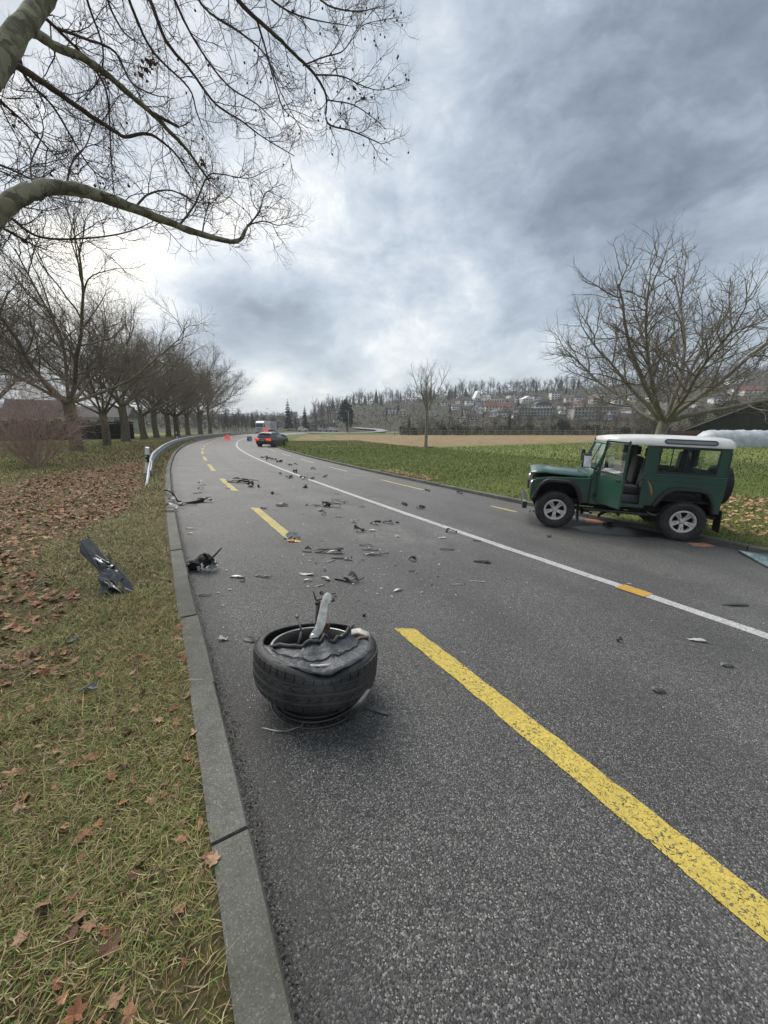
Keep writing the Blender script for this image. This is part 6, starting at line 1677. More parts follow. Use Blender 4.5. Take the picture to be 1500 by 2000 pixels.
def wrecked_wheel():
    g = at(623, 1413); v = unit(np.array([g[0], g[1], 0])); c = g + v * .262
    root = empty('wrecked_wheel', tuple(c), 0, 'torn-off car wheel with gashed tyre lying flat, bent suspension arm sticking up', 'wheel')
    R, w, rr = .372, .262, .27
    tilt = Matrix.Rotation(R_(-7), 4, 'X') @ Matrix.Rotation(R_(5), 4, 'Y')
    base = Matrix.Translation((0, 0, .090 + w / 2)) @ Matrix.Rotation(math.atan2(v[1], v[0]) - math.pi / 2, 4, 'Z') @ tilt
    dent = -math.pi / 2 + .12
    def dz(a): return math.exp(-((a - dent + math.pi) % (2 * math.pi) - math.pi) ** 2 / .10)
    def warp(q, a):
        k = dz(a); top = max(0, q[2]) / (w / 2)
        r = math.hypot(q[0], q[1]); f = 1 - .05 * k * (1 + top) - .012 * math.sin(2 * a + .5) - (.085 * max(0, -q[2] / (w / 2)) ** 2.4)
        z = q[2] - k * .055 * max(0, top) ** 2 + .012 * math.sin(a * 2 + 1)
        # the front right of the tread sags outwards under the tear
        return np.array([q[0] * f, q[1] * f, z])
    # carcass: outside tread with grooves, shoulders, inner wall of the upper bead
    h = w / 2; gr = .007
    prof = [(rr + .005, -h * .86), (rr + .03, -h * .98), (R - .06, -h), (R - .022, -h * .92), (R - .004, -h * .78)]
    for zc in (-.40, .02, .42): prof += [(R, (zc - .05) * h), (R - gr, (zc - .035) * h), (R - gr, (zc + .035) * h), (R, (zc + .05) * h)]
    prof += [(R - .004, h * .78), (R - .020, h * .93), (R - .045, h), (R - .055, h * .98), (R - .050, h * .90), (R - .032, h * .70), (R - .024, 0), (R - .034, -h * .72), (rr + .02, -h * .80)]
    mb = MB(); mb.lathe(prof, 96, 0, base, warp=warp); mb.build('tyre', M_TYREW, root)
    # sipes: short raised blocks between fine slanting cuts
    sp = MB(); rng = np.random.default_rng(5)
    for (z0, z1, n, sl) in ((-.84, -.47, 46, .012), (-.33, -.05, 40, .05), (.09, .36, 40, -.05), (.49, .84, 46, .012)):
        for i in range(n):
            a0 = 2 * math.pi * i / n; da = 2 * math.pi / n * .86; V = []
            for zi in (z0, (z0 + z1) / 2, z1):
                for da_ in (0, da):
                    a = a0 + da_ + sl * (1 if zi == (z0 + z1) / 2 else 0) * 1.4; rr_ = R + .0035 - (.010 * max(0, abs(zi) - .7) * 3)
                    V.append(np.array(base @ Vector(warp(np.array([rr_ * math.cos(a), rr_ * math.sin(a), zi * h]), a))))
            sp.add(V, [(0, 1, 3, 2), (2, 3, 5, 4)], 0, False)
    o = sp.build('tread_blocks', M_TYREW, root); m = o.modifiers.new('sol', 'SOLIDIFY'); m.thickness = .006; m.offset = -1
    # rim barrel coloured dark for shade in the well; flanges, dark disc below
    rm = MB(); rm.lathe([(rr - .012, h * .78), (rr - .003, h * .84), (rr + .010, h * .80), (rr + .004, h * .70), (rr - .018, h * .60), (rr - .028, h * .2), (rr - .03, -h * .5), (rr - .01, -h * .80), (rr + .012, -h * 1.02), (rr + .004, -h * 1.10), (rr - .012, -h * 1.06), (rr - .03, -h * .8), (rr - .04, 0), (rr - .035, h * .6)], 64, 0, base, closed=True)
    rm.build('rim', [M_DARK], root); fl2 = MB(); fl2.lathe([(rr - .010, h * .80), (rr - .001, h * .87), (rr + .012, h * .82), (rr + .004, h * .74)], 64, 0, base, closed=True); fl2.build('rim_flange', M_RIMW, root)
    MB().lathe([(0, -h * .55), (.10, -h * .50), (.20, -h * .62), (rr - .04, -h * .75)], 40, 0, base).build('rim_disc', M_BLACKP, root)
    MB().lathe([(.0, .03), (.155, .03), (.16, .02), (.16, -.0), (.0, -.0)], 40, 0, base @ Matrix.Translation((.01, .02, -.05))).build('brake_disc', M_STEELD, root)
    hb = MB(); hb.lathe([(0, .07), (.05, .07), (.065, .04), (.075, 0)], 20, 0, base @ Matrix.Translation((.01, .02, -.02))); hb.box(tuple(base @ Vector((.12, .03, .03))), (.12, .16, .09), bev=.02)
    hb.build('hub_carrier', M_RUSTB, root)
    # lower lip of the rim seen under the tyre
    lp = MB(); ctr = Vector((.01, -.012, 0))
    for r_, z_, t_ in ((rr + .020, .014, .008), (rr + .004, .040, .007), (rr - .004, .062, .006)):
        lp.lathe([(r_ + t_ * math.cos(q), t_ * math.sin(q)) for q in np.linspace(0, 2 * math.pi, 7)[:-1]], 64, 0, Matrix.Translation(ctr + Vector((0, 0, z_))) @ Matrix.Rotation(R_(1.5), 4, 'X'), closed=True)
    lp.lathe([(rr - .03, .012), (rr - .035, .10)], 48, 0); lp.build('rim_lip', M_STEELD, root)
    # the torn upper side wall folded in over the front of the wheel
    fl = MB(); n, k = 34, 7; V = []
    for i in range(n):
        t = i / (n - 1); a = R_(-166) + R_(206) * t; e = math.sin(math.pi * t) ** .55
        for j in range(k):
            u = j / (k - 1); r = (R - .030) * (1 - u * (.06 + .60 * e)) ; z = h * .99 + .012 * min(1, u * 4) - .022 * math.sin(u * math.pi) * e - .010 * math.sin(a * 3.3 + u * 4) * u - .009 * math.sin(a * 9 + u * 9) * u - .006 * math.sin(a * 17 + u * 13) + .028 * math.exp(-((a + 1.25) / .16) ** 2) * u - .035 * dz(a) * (1 - u) + .03 * u ** 2 * e
            V.append(np.array(base @ Vector((r * math.cos(a), r * math.sin(a), z))))
    fl.add(V, [(i * k + j, i * k + j + 1, (i + 1) * k + j + 1, (i + 1) * k + j) for i in range(n - 1) for j in range(k - 1)], 0, True)
    o = fl.build('folded_side_wall', M_LINER, root); m = o.modifiers.new('sol', 'SOLIDIFY'); m.thickness = .010
    bd = MB(); bd.tube([V[i * k + k - 1] + np.array([0, 0, .006]) for i in range(n)], .011, 6); bd.tube([V[i * k + 3] + np.array([0, 0, .006]) for i in range(2, n - 2)], .004, 5)
    bd.build('torn_bead', M_TYREW, root)
    # gash with a pale edge
    q = [base @ Vector((R * .58 * math.cos(R_(b)), R * .58 * math.sin(R_(b)), h * .92 + dz_)) for b, dz_ in ((-58, .03), (-52, .012), (-55, -.01))]
    MB().tube([tuple(x) for x in q], [.003, .007, .002], 5).build('gash_edge', M_ALU, root)
    def P(px_, py_, dep): return pt(px_, py_, dep) - c
    dep0 = (c[1] * CP + (CAM_H - c[2] - .25) * SP)
    # the long forged arm: flattened bar with a ball-joint eye at the foot and a fork at the top
    def bar(name, pts, wid, thk, m, facing):
        mb = MB(); pts = [np.array(p) for p in pts]; n = len(pts); V = []
        for i, p in enumerate(pts):
            t = unit(pts[min(i + 1, n - 1)] - pts[max(i - 1, 0)]); f = unit(np.array(facing) - t * np.dot(facing, t)); s_ = np.cross(t, f)
            for a, b in ((1, 1), (.6, 1.25), (-.6, 1.25), (-1, 1), (-1, -1), (-.6, -.7), (.6, -.7), (1, -1)): V.append(p + s_ * a * wid[i] + f * b * thk[i])
        mb.add(V, [(i * 8 + j, i * 8 + (j + 1) % 8, (i + 1) * 8 + (j + 1) % 8, (i + 1) * 8 + j) for i in range(n - 1) for j in range(8)] + [tuple(range(8)), tuple(range((n - 1) * 8 + 7, (n - 1) * 8 - 1, -1))], 0, True)
        return bevel_mesh(mb.build(name, m, root), .003, 1)
    d = dep0
    face = -unit(ray(625, 1200))
    arm = [P(613, 1243, d - .03), P(622, 1231, d - .02), P(628, 1214, d), P(631, 1196, d + .02), P(634, 1180, d + .04), P(640, 1168, d + .05), P(643, 1159, d + .06)]
    bar('control_arm', arm, [.026, .027, .029, .026, .024, .030, .016], [.013] * 6 + [.009], mat('pale_forged_aluminium', (.64, .62, .58), (.46, .44, .41), 18, .42, metal=.35, bump=.3, dirt=(.20, .17, .14), dscale=20, damt=.5), face)
    MB().lathe([(0, .020), (.018, .019), (.024, .012), (.026, -.012), (.018, -.02), (0, -.02)], 18, 0, Matrix.Translation(Vector(P(612, 1245, d - .04))) @ Vector(face).to_track_quat('Z', 'Y').to_matrix().to_4x4()).build('ball_joint', M_CHROME, root)
    st = MB(); st.tube([P(621, 1178, d + .06), P(620, 1200, d + .05), P(618, 1225, d + .03), P(617, 1262, d)], .0125, 8); st.tube([P(620, 1174, d + .06), P(621, 1180, d + .06)], .017, 10)
    for a, b in (((612, 1155), (617, 1172)), ((626, 1155), (629, 1162)), ((617, 1173), (640, 1166)), ((645, 1160), (656, 1159)), ((640, 1173), (652, 1173))):
        st.tube([P(*a, d + .06), P(*b, d + .06)], .005, 5)
    an = np.linspace(0, 2 * math.pi, 13)
    for cx, cy in ((650, 1172), (628, 1158)): st.tube([P(cx + 3.2 * math.cos(t), cy + 3.2 * math.sin(t), d + .055) for t in an], .0035, 5, cap=False)
    st.build('strut_and_brackets', M_STEELD, root)
    bt = MB(); 
    for i in range(5): bt.lathe([(.012, 0), (.026 - .002 * i, .008), (.012, .016)], 12, 0, Matrix.Translation(Vector(P(632, 1232 - i * 5.5, d + .05))))
    bt.box(P(637, 1222, d + .07), (.05, .04, .05), bev=.01); bt.build('rubber_boot', M_RUSTB, root)
    MB().tube([P(622, 1252, d - .01), P(625, 1264, d - .01)], .012, 8).build('bolt', M_ALU, root)
    # tie rod
    tr = MB(); tr.tube([P(580, 1207, d + .02), P(585, 1220, d + .02), P(589, 1234, d + .01)], .0062, 7); tr.build('tie_rod', M_ALU, root)
    MB().lathe([(0, .013), (.009, .009), (.013, 0), (.009, -.009), (0, -.013)], 12, 0, Matrix.Translation(Vector(P(580, 1204, d + .02)))).build('rod_end', M_ALU, root)
    MB().tube([P(589, 1234, d + .01), P(586, 1250, d), P(579, 1271, d - .02)], [.0085, .011, .012], 8).build('rod_sleeve', M_STEELD, root)
    # broad broken wishbone lying in the far right of the well
    bar('wishbone', [P(655, 1262, d + .02), P(668, 1248, d + .06), P(682, 1238, d + .10), P(700, 1234, d + .11), P(716, 1240, d + .10), P(721, 1250, d + .08)], [.018, .024, .026, .026, .022, .014], [.012] * 6, M_ALU, (0, -.25, 1))
    bar('rusty_bracket', [P(690, 1254, d + .04), P(704, 1246, d + .07), P(718, 1245, d + .08), P(722, 1252, d + .07)], [.012] * 4, [.008] * 4, M_RUSTB, (0, -.25, 1))
    # a strip of tread hanging to the ground at the right
    q0 = g + np.array([0, 0, 0]); hang = [P(722, 1345, d - .34), P(712, 1362, d - .38), P(702, 1380, d - .42), P(692, 1397, d - .47), P(684, 1411, d - .50)]
    hang[-1] = at(683, 1409) - c + [0, 0, .006]; hang[-2] = .5 * hang[-1] + .5 * hang[-3] + np.array([.0, 0, -.01])
    mb = MB(); V = []
    for i, p in enumerate(hang):
        w_ = [.012, .022, .030, .026, .006][i]; V += [p - (w_, w_ * .4, 0), p + (0, -.008, .004), p + (w_, w_ * .4, .006)]
    mb.add(V, [(i * 3 + j, i * 3 + j + 1, (i + 1) * 3 + j + 1, (i + 1) * 3 + j) for i in range(4) for j in range(2)], 0, True); o = mb.build('torn_tread_strip', M_TYREW, root); m = o.modifiers.new('sol', 'SOLIDIFY'); m.thickness = .008
    return root
wrecked_wheel()

# ------------------------------------------------------------------ debris
M_PLAS = mat('broken_black_plastic', (.016, .016, .017), (.034, .033, .033), 14, .5, bump=.2)
M_PLASG = mat('broken_grey_plastic', (.085, .085, .088), (.055, .055, .057), 12, .5)
M_PAINTS = mat('silver_painted_shard', (.34, .36, .38), (.24, .255, .27), 9, .3, metal=.35)
M_WHITES = mat('white_plastic_shard', (.46, .46, .44), (.32, .32, .31), 12, .5)
M_GLOSS = mat('glossy_dark_body_paint', (.018, .019, .022), (.034, .036, .040), 4, .12, coat=.9, dirt=(.16, .15, .13), dscale=7, damt=.3)
M_LAMPG = mat('broken_lamp_plastic', (.42, .42, .40), (.20, .20, .20), 10, .25, metal=.4)
def rod(L, r, seed, bend=.3, n=6, lift=.1, up=0.0):
    rng = np.random.default_rng(seed); t = np.linspace(-.5, .5, n)
    P = np.column_stack([t * L, bend * L * (t ** 2 * 2 - .25) + rng.normal(0, .03 * L, n), r + lift * L * np.abs(np.sin(t * 3.1 + rng.uniform(0, 2))) + up * (t + .5) * L])
    P[:, 2] -= P[:, 2].min() - r
    return P, r
def debris(px_, py_, label, m, pieces, rz=0.0, name='car_debris', cat='debris', group=None, sc=1.0):
    """pieces: ('s', L, W, opts) torn sheet, ('r', L, r, opts) rod, ('b', size) block; each may carry dx, dy, dz, rz"""
    p = at(px_, py_); mb = MB()
    for i, (kind, a, b, o) in enumerate(pieces):
        o = dict(o); dx, dy, dz, r2 = o.pop('dx', 0), o.pop('dy', 0), o.pop('dz', 0), o.pop('rz', 0); rx = o.pop('rx', 0); ry = o.pop('ry', 0); mi = o.pop('mi', 0)
        q = MB(); seed = int(px_ * 7 + py_ * 13 + i)
        if kind == 's': A, F = sheet(a, b, seed, **o); q.add(A, F, mi, False)
        elif kind == 'r': P, r = rod(a, b, seed, **o); q.tube(P, r, 6, mi)
        elif kind == 'b': q.box((0, 0, a[2] / 2), a, bev=min(a) * .2, mi=mi)
        elif kind == 'w': an = np.linspace(0, 2 * math.pi * o.get('turn', 1), 16); q.tube([(a * math.cos(t), b * math.sin(t), .008) for t in an], .006, 5, mi, cap=False)
        q.xform(Matrix.Translation((dx, dy, dz)) @ Matrix.Rotation(R_(r2), 4, 'Z') @ Matrix.Rotation(R_(ry), 4, 'Y') @ Matrix.Rotation(R_(rx), 4, 'X'))
        if min(v[2] for v in q.v) < -.002: zz = min(v[2] for v in q.v); q.v = [(v[0], v[1], v[2] - zz) for v in q.v]
        b0 = len(mb.v); mb.v += q.v; mb.n = len(mb.v); mb.f += [tuple(i_ + b0 for i_ in f) for f in q.f]; mb.m += q.m; mb.sm += q.sm
    ob = mb.build(name, m, None, tuple(p)); ob.rotation_euler = (0, 0, R_(rz)); ob.scale = (sc * .88,) * 3
    return tag(ob, label, cat, group)
BP, GP, SV, WH, AL, LG = M_PLAS, M_PLASG, M_PAINTS, M_WHITES, M_ALU, M_LAMPG
# the big bumper remnant across the yellow dash
debris(470, 943, 'long torn black bumper piece lying across the end of a yellow dash', [BP, GP], [('s', .85, .22, dict(curve=.18, fold=.5, ragged=.6)), ('s', .55, .10, dict(dy=.10, dz=.05, curve=.3, fold=.8)), ('r', .55, .012, dict(dx=.40, dy=.12, rz=22, lift=.2)), ('s', .30, .10, dict(dx=-.30, rz=-14, mi=1)), ('b', (.07, .06, .06), 0, dict(dx=-.42, dy=-.03))], 8)
debris(490, 951, 'lump of black plastic and grey metal just below the long bumper piece', [BP, AL], [('s', .26, .16, dict(curve=.6, fold=.7)), ('b', (.14, .08, .07), 0, dict(dx=.03, dy=-.02, mi=1, rz=30)), ('r', .22, .01, dict(rz=-40))], -40)
debris(505, 952, 'small upright black clip beside the long bumper piece', [BP], [('b', (.06, .05, .10), 0, {}), ('s', .10, .05, dict(dx=.05))])
debris(446, 955, 'small flat black scrap left of the yellow dash end', [BP], [('s', .13, .07, dict(curve=.3))])
debris(444, 939, 'tiny black scrap on the left lane above the yellow dash', [BP], [('s', .12, .05, {})])
debris(551, 988, 'oval black plastic cover lying like a bowl on the lane', [BP, M_DARK], [('s', .30, .20, dict(curve=.5, fold=.12, ragged=.12, taper=.9)), ('w', .13, .09, dict(dz=.03)), ('s', .09, .06, dict(dx=.04, dz=.02, mi=1))], 4)
debris(533, 965, 'small spiky black fragment with a thin wire', [BP], [('s', .12, .07, dict(rx=55, fold=.8)), ('r', .20, .004, dict(dx=.10, lift=.02)), ('r', .13, .006, dict(up=.7, rz=110))])
debris(514, 994, 'black scrap beside the top corner of a yellow dash', [BP], [('s', .14, .05, dict(fold=.7)), ('s', .08, .04, dict(dx=.07, dz=.02))])
debris(571, 1051, 'folded silver and grey body shard standing at the foot of a yellow dash', [M_PAINTS, GP, WH], [('s', .22, .12, dict(rx=62, rz=35, fold=.2, curve=.15, dx=.0)), ('s', .17, .10, dict(dx=-.05, dy=-.06, fold=.4, mi=2)), ('s', .12, .05, dict(dx=.09, dy=-.07, mi=1, fold=.6)), ('b', (.03, .03, .025), 0, dict(dx=-.12, dy=-.08, mi=1))])
debris(571, 1058, 'broken amber lamp shard under the folded silver piece', [M_ORANGEL], [('s', .16, .07, dict(curve=.15, fold=.2))], -6)
debris(612, 988, 'flat black strip left of the big cluster of black scraps', [BP], [('s', .38, .07, dict(fold=.5, curve=.15)), ('s', .14, .06, dict(dx=.14, dy=.04))], 2)
debris(638, 989, 'tangle of black trim and brackets, largest of the cluster in mid lane', [BP, GP], [('s', .22, .14, dict(rx=35, fold=.7)), ('s', .42, .09, dict(dx=.18, dy=-.03, fold=.6, curve=.2)), ('r', .45, .010, dict(dx=.12, dy=.06, rz=10, lift=.12)), ('r', .22, .008, dict(rz=70, up=.5)), ('s', .16, .08, dict(dx=-.10, dy=-.05, mi=1))], -6)
debris(660, 983, 'long bent black trim strip at the right of the mid lane cluster', [BP], [('s', .42, .06, dict(curve=.35, fold=.5)), ('s', .20, .05, dict(dx=.18, dz=.02, rz=20))], 9)
debris(655, 976, 'thin black strip behind the mid lane cluster', [BP], [('s', .28, .04, dict(curve=.1))], -8)
debris(625, 998, 'pale broken clip with dark feet just under the mid lane cluster', [WH, BP], [('b', (.10, .05, .04), 0, {}), ('r', .10, .008, dict(up=.7)), ('s', .12, .06, dict(dx=.03, dy=-.03, mi=1))])
debris(632, 1005, 'crumpled black fragment under the pale broken clip', [BP, GP], [('s', .12, .08, dict(fold=.9)), ('r', .12, .007, dict(up=.6, rz=60))])
debris(661, 1011, 'thin curved black strip right of the crumpled fragment', [BP], [('s', .16, .03, dict(curve=.25))], 5)
debris(706, 990, 'flat grey-black oval lump near the white line', [GP], [('s', .16, .08, dict(curve=.3, fold=.15, ragged=.15))])
debris(658, 965, 'black oblong scrap close to the white line', [BP], [('s', .16, .05, dict(curve=.3))])
debris(702, 1038, 'spiky black bracket with bent legs in mid lane', [BP], [('s', .20, .08, dict(rx=30, fold=.9)), ('r', .16, .008, dict(dx=-.06, up=.6, rz=120)), ('r', .14, .008, dict(dx=.08, rz=-35, lift=.2))])
debris(733, 1024, 'bent black strip left of the white line, lower of two', [BP], [('s', .24, .07, dict(fold=.7, curve=.3)), ('r', .15, .007, dict(up=.4, rz=140))], -14)
debris(757, 1022, 'bent black strip left of the white line, nearer the line', [BP], [('s', .22, .06, dict(fold=.7, curve=.2)), ('s', .08, .05, dict(dx=.11, dy=-.02))], -22)
debris(776, 1021, 'small black block beside the two bent strips', [BP], [('b', (.08, .04, .03), 0, {})])
debris(728, 1037, 'white torn shard in the middle of the lane', [WH], [('s', .15, .05, dict(curve=.2, fold=.2))], -8)
debris(690, 1020, 'small white crumpled shard above the spiky bracket', [WH], [('s', .11, .07, dict(fold=.8))])
debris(777, 1049, 'small white triangular shard right of the scattered strips', [WH], [('s', .10, .06, dict(rx=40, fold=.3))])
debris(640, 1079, 'long narrow black and silver trim piece on the left of a pair', [BP, AL], [('s', .42, .06, dict(fold=.5, curve=.2)), ('s', .26, .05, dict(dx=.12, dy=-.05, mi=1)), ('r', .42, .007, dict(dx=-.18, rz=12, lift=.08)), ('s', .14, .07, dict(dx=.18, dz=.02, fold=.8))], 4)
debris(602, 1076, 'small crumpled black scrap left of the narrow trim piece', [BP], [('s', .10, .05, dict(fold=.8))])
debris(667, 1092, 'dark straight bar with pale end, below the narrow trim piece', [BP, AL], [('r', .30, .010, dict(bend=.05, lift=.03)), ('s', .12, .03, dict(dx=.10, dy=-.03, mi=1)), ('r', .05, .008, dict(dx=.15, up=.9, rz=80))], -3)
debris(646, 1097, 'pale thin rod leaning off the dark straight bar', [AL], [('r', .17, .007, dict(bend=.05, lift=.02))], 48)
debris(715, 1066, 'thin curved black strip, highest of the striped pile', [BP], [('s', .22, .035, dict(curve=.3))], -8)
debris(722, 1075, 'long thin black strip in the striped pile', [BP], [('r', .28, .007, dict(bend=.03, lift=.02))], -1)
debris(728, 1083, 'thick black and silver double strip, lowest of the striped pile', [BP, AL], [('s', .30, .05, dict(fold=.2, curve=.05)), ('s', .28, .03, dict(dy=-.05, mi=1)), ('r', .18, .007, dict(dx=.17, rz=-40, lift=.15))], 6)
debris(598, 1123, 'pale curved ring piece lying in the lane above the wheel', [M_WHITES, M_RUSTB], [('s', .19, .055, dict(curve=-.4, fold=.15, ragged=.1)), ('w', .09, .03, dict(turn=.5))], -8)
debris(601, 1134, 'small pale flake under the curved ring piece', [WH], [('s', .10, .03, {})])
debris(636, 1131, 'thin dark and silver sliver above the suspension arm', [BP, AL], [('s', .16, .03, dict(mi=1)), ('s', .08, .03, dict(dx=.06, dy=-.03))], -35)
debris(664, 1134, 'short dark tube with silver end, left of the torn bracket', [BP, AL], [('r', .15, .013, dict(bend=.02, lift=0)), ('b', (.02, .03, .03), 0, dict(dx=.075, mi=1))], -25)
debris(686, 1134, 'torn matt black bracket right of the suspension arm', [GP, BP], [('s', .20, .12, dict(fold=.5, rx=20)), ('s', .12, .05, dict(dx=-.06, dy=.04, rx=60, rz=50)), ('r', .10, .008, dict(dx=.12, up=.5))], -10)
debris(624, 1145, 'pale matchstick-like splinter just above the suspension arm', [AL], [('r', .14, .006, dict(bend=.02, lift=.02))], 38)
debris(634, 1114, 'tiny upright pale clip in the lane', [WH], [('b', (.025, .02, .05), 0, {})])
debris(463, 1128, 'flat pale and black sliver left of the wheel, nearer the kerb', [AL, BP], [('s', .17, .04, dict(fold=.2)), ('s', .10, .03, dict(dx=.06, dy=-.02, mi=1))], -2)
debris(511, 1127, 'flat grey sliver in the bicycle lane', [GP, BP], [('s', .18, .04, dict(fold=.2)), ('s', .06, .03, dict(dx=.09, mi=1))], -8)
debris(474, 1136, 'tiny black chip below the pale sliver', [BP], [('s', .06, .03, {})])
debris(493, 1252, 'grey blade of broken plastic propped left of the wheel', [GP, AL], [('s', .15, .05, dict(rx=35, fold=.15, curve=.1)), ('s', .08, .02, dict(dx=.06, dy=-.01, mi=1))], -22)
debris(436, 1250, 'small white flower-shaped clip near the kerb', [WH], [('s', .075, .04, dict(fold=.6)), ('b', (.03, .02, .015), 0, dict(dz=.005))])
debris(551, 1425, 'slender pale curved tube lying in front of the wheel', [M_ALU], [('r', .25, .0055, dict(bend=.35, lift=.01)), ('b', (.012, .012, .012), 0, dict(dx=.125, dy=.03))], 8)
debris(736, 1390, 'dark flat splinter right of the torn tread strip', [GP], [('s', .16, .02, dict(curve=.02, fold=.1))], -22)
debris(941, 1098, 'loop of bent black trim on the lane', [BP], [('w', .14, .05, {}), ('r', .22, .009, dict(rz=-12)), ('s', .12, .04, dict(dx=.06, dy=-.05))], 3)
debris(873, 1074, 'flat black strip left of the white line, half way down', [BP], [('s', .24, .04, dict(curve=.1))], 2)
debris(882, 1040, 'black curled strip touching the white line', [BP], [('s', .22, .07, dict(curve=.3, fold=.6)), ('b', (.05, .03, .03), 0, dict(dx=-.10))], -6)
debris(932, 1057, 'black smear-like flat scrap on the white line', [BP], [('s', .15, .04, dict(curve=.05))])
debris(864, 1051, 'white flat shard left of the white line', [WH], [('s', .15, .05, dict(curve=.1, fold=.1))])
debris(806, 1095, 'small dark lump in the middle of the right of the lane', [BP], [('s', .11, .06, dict(fold=.9))])
debris(804, 1116, 'thin grey curl below the small dark lump', [GP], [('s', .10, .03, dict(curve=.4))])
debris(931, 1136, 'pale splinter with a bright end', [WH], [('r', .18, .005, dict(bend=.08, lift=.01)), ('b', (.03, .02, .012), 0, dict(dx=.09))], -14)
debris(778, 1154, 'pale slanting shard in the open lane', [SV], [('s', .13, .04, dict(fold=.15))], 38)
debris(893, 1142, 'short white rod in the open lane', [WH], [('r', .12, .006, dict(bend=.02, lift=0))], 2)
debris(1362, 1252, 'white shard close to the right edge below the white line', [WH], [('s', .16, .05, dict(fold=.3))], -10)
debris(1435, 1183, 'thin black strip right of the white line', [BP], [('s', .36, .05, dict(curve=.04, fold=.1))], 4)
debris(1419, 1301, 'small curled dark chip at the right', [GP, WH], [('s', .10, .04, dict(curve=.3)), ('s', .04, .03, dict(dx=-.03, mi=1))], -12)
debris(1286, 1351, 'curled dark chip right of the yellow stripe', [GP], [('s', .09, .04, dict(curve=.6, fold=.3))], -20)
debris(1209, 1253, 'tiny black lump on open asphalt', [BP], [('s', .05, .03, dict(fold=.9))])
debris(711, 1203, 'tiny black nut right of the suspension arm', [BP], [('b', (.03, .025, .025), 0, {})])
# along the white line farther up
for a in [(516, 894, 'twisted dark trim crossing the white line, farthest of the black pieces', .5), (530, 899, 'long black scrap lying on the white line beyond the cluster', .75), (545, 903, 'black lump right of the white line beyond the cluster', .45), (565, 909, 'small black scrap between the lanes far up the road', .35), (578, 908, 'small dark scrap right of the far white line', .35), (577, 923, 'flat black strip on the white line, mid distance', .5), (612, 917, 'small black scrap in the far right lane', .35), (634, 932, 'tiny dark scrap in the right lane', .3), (566, 934, 'thin black scrap in mid lane beyond the cluster', .4), (596, 952, 'dark scrap cluster member near the white line, upper', .4), (594, 936, 'black scrap just left of the white line', .35), (548, 926, 'tiny black lump in mid lane far up', .25), (610, 936, 'little dark chip hugging the white line', .3), (835, 959, 'black scrap in the right lane near the lawn', .3), (898, 964, 'dark scrap before the right kerb', .35), (822, 993, 'black chip right of the white line, mid distance', .25), (791, 986, 'small dark strip right of the white line', .3)]:
    debris(a[0], a[1], a[2], [BP], [('s', a[3], a[3] * .3, dict(fold=.8, ragged=.6, curve=.2)), ('r', a[3] * .6, .012, dict(rz=40, up=.3)), ('s', a[3] * .5, a[3] * .2, dict(dx=a[3] * .25, dy=.04, fold=.9))], (a[0] * 37) % 180)
debris(1098 - 60, 1002, 'dark crumpled scrap before the front wheel of the green car', [BP], [('s', .14, .07, dict(fold=.8))])
debris(1072, 1049, 'small dark scrap on the road under the front of the green car', [BP], [('s', .10, .06, dict(fold=.8))])
debris(1190, 1026, 'piece of dark wreckage on the road under the green car', [BP], [('s', .34, .12, dict(fold=.7)), ('b', (.12, .10, .12), 0, {})])
# long strap-like trim hanging over the kerb
def strap():
    p0 = at(395, 981); L = [(323, 966, .11), (330, 970, .15), (338, 975, .14), (347, 981, .03), (362, 984, .02), (380, 983, .03), (396, 980, .05)]
    P = np.array([np.append(at(a, b)[:2], at(a, b)[2] + h) for a, b, h in L]); b0 = P[3].copy()
    r = empty('torn_trim_strip', tuple(b0), 0, 'long limp black rubber trim draped over the left kerb onto the road', 'debris')
    mb = MB(); mb.tube(P - b0, [.030, .024, .020, .020, .024, .040, .052], 8); mb.build('strip', M_PLAS, r)
    q = MB(); A, F = sheet(.42, .16, 31, curve=.1, fold=.35); q.add(A, F); o = q.build('torn_end', M_PLAS, r, tuple(P[-1] - b0 - [0, 0, .04])); o.rotation_euler = (0, 0, .1)
    A, F = sheet(.60, .05, 33, curve=.1, fold=.3); q = MB(); q.add(A, F); q.build('loose_edge', M_PLASG, r, tuple(P[4] - b0 - [0, .10, .02]))
strap()
debris(357, 986, 'white and grey broken clip under the limp trim strip', [WH, AL], [('r', .22, .018, dict(up=.3)), ('s', .16, .10, dict(dy=-.05, mi=1, fold=.6))], -35)
debris(394, 947, 'white crumpled shard in the left lane', [WH], [('s', .22, .13, dict(fold=.7, curve=.3))], 8)
debris(392, 955, 'black curl of plastic below the white crumpled shard', [BP], [('s', .18, .08, dict(curve=.5))])
debris(386, 964, 'thin black curved strip in the bicycle lane', [BP], [('r', .26, .010, dict(bend=.4))], 12)
def kerb_shard(px_, py_, sc, lab):
    p = at0(px_, py_, .118); A, F = sheet(.16 * sc, .10 * sc, int(px_), fold=.6); mb = MB(); mb.add(A, F); tag(mb.build('white_shard', M_WHITES, None, (p[0], p[1], .121)), lab, 'debris')
kerb_shard(333, 996, 1.5, 'white shard lying on the kerb below the limp trim strip'); kerb_shard(336, 979, .9, 'smaller white shard on the kerb beside the limp trim strip')
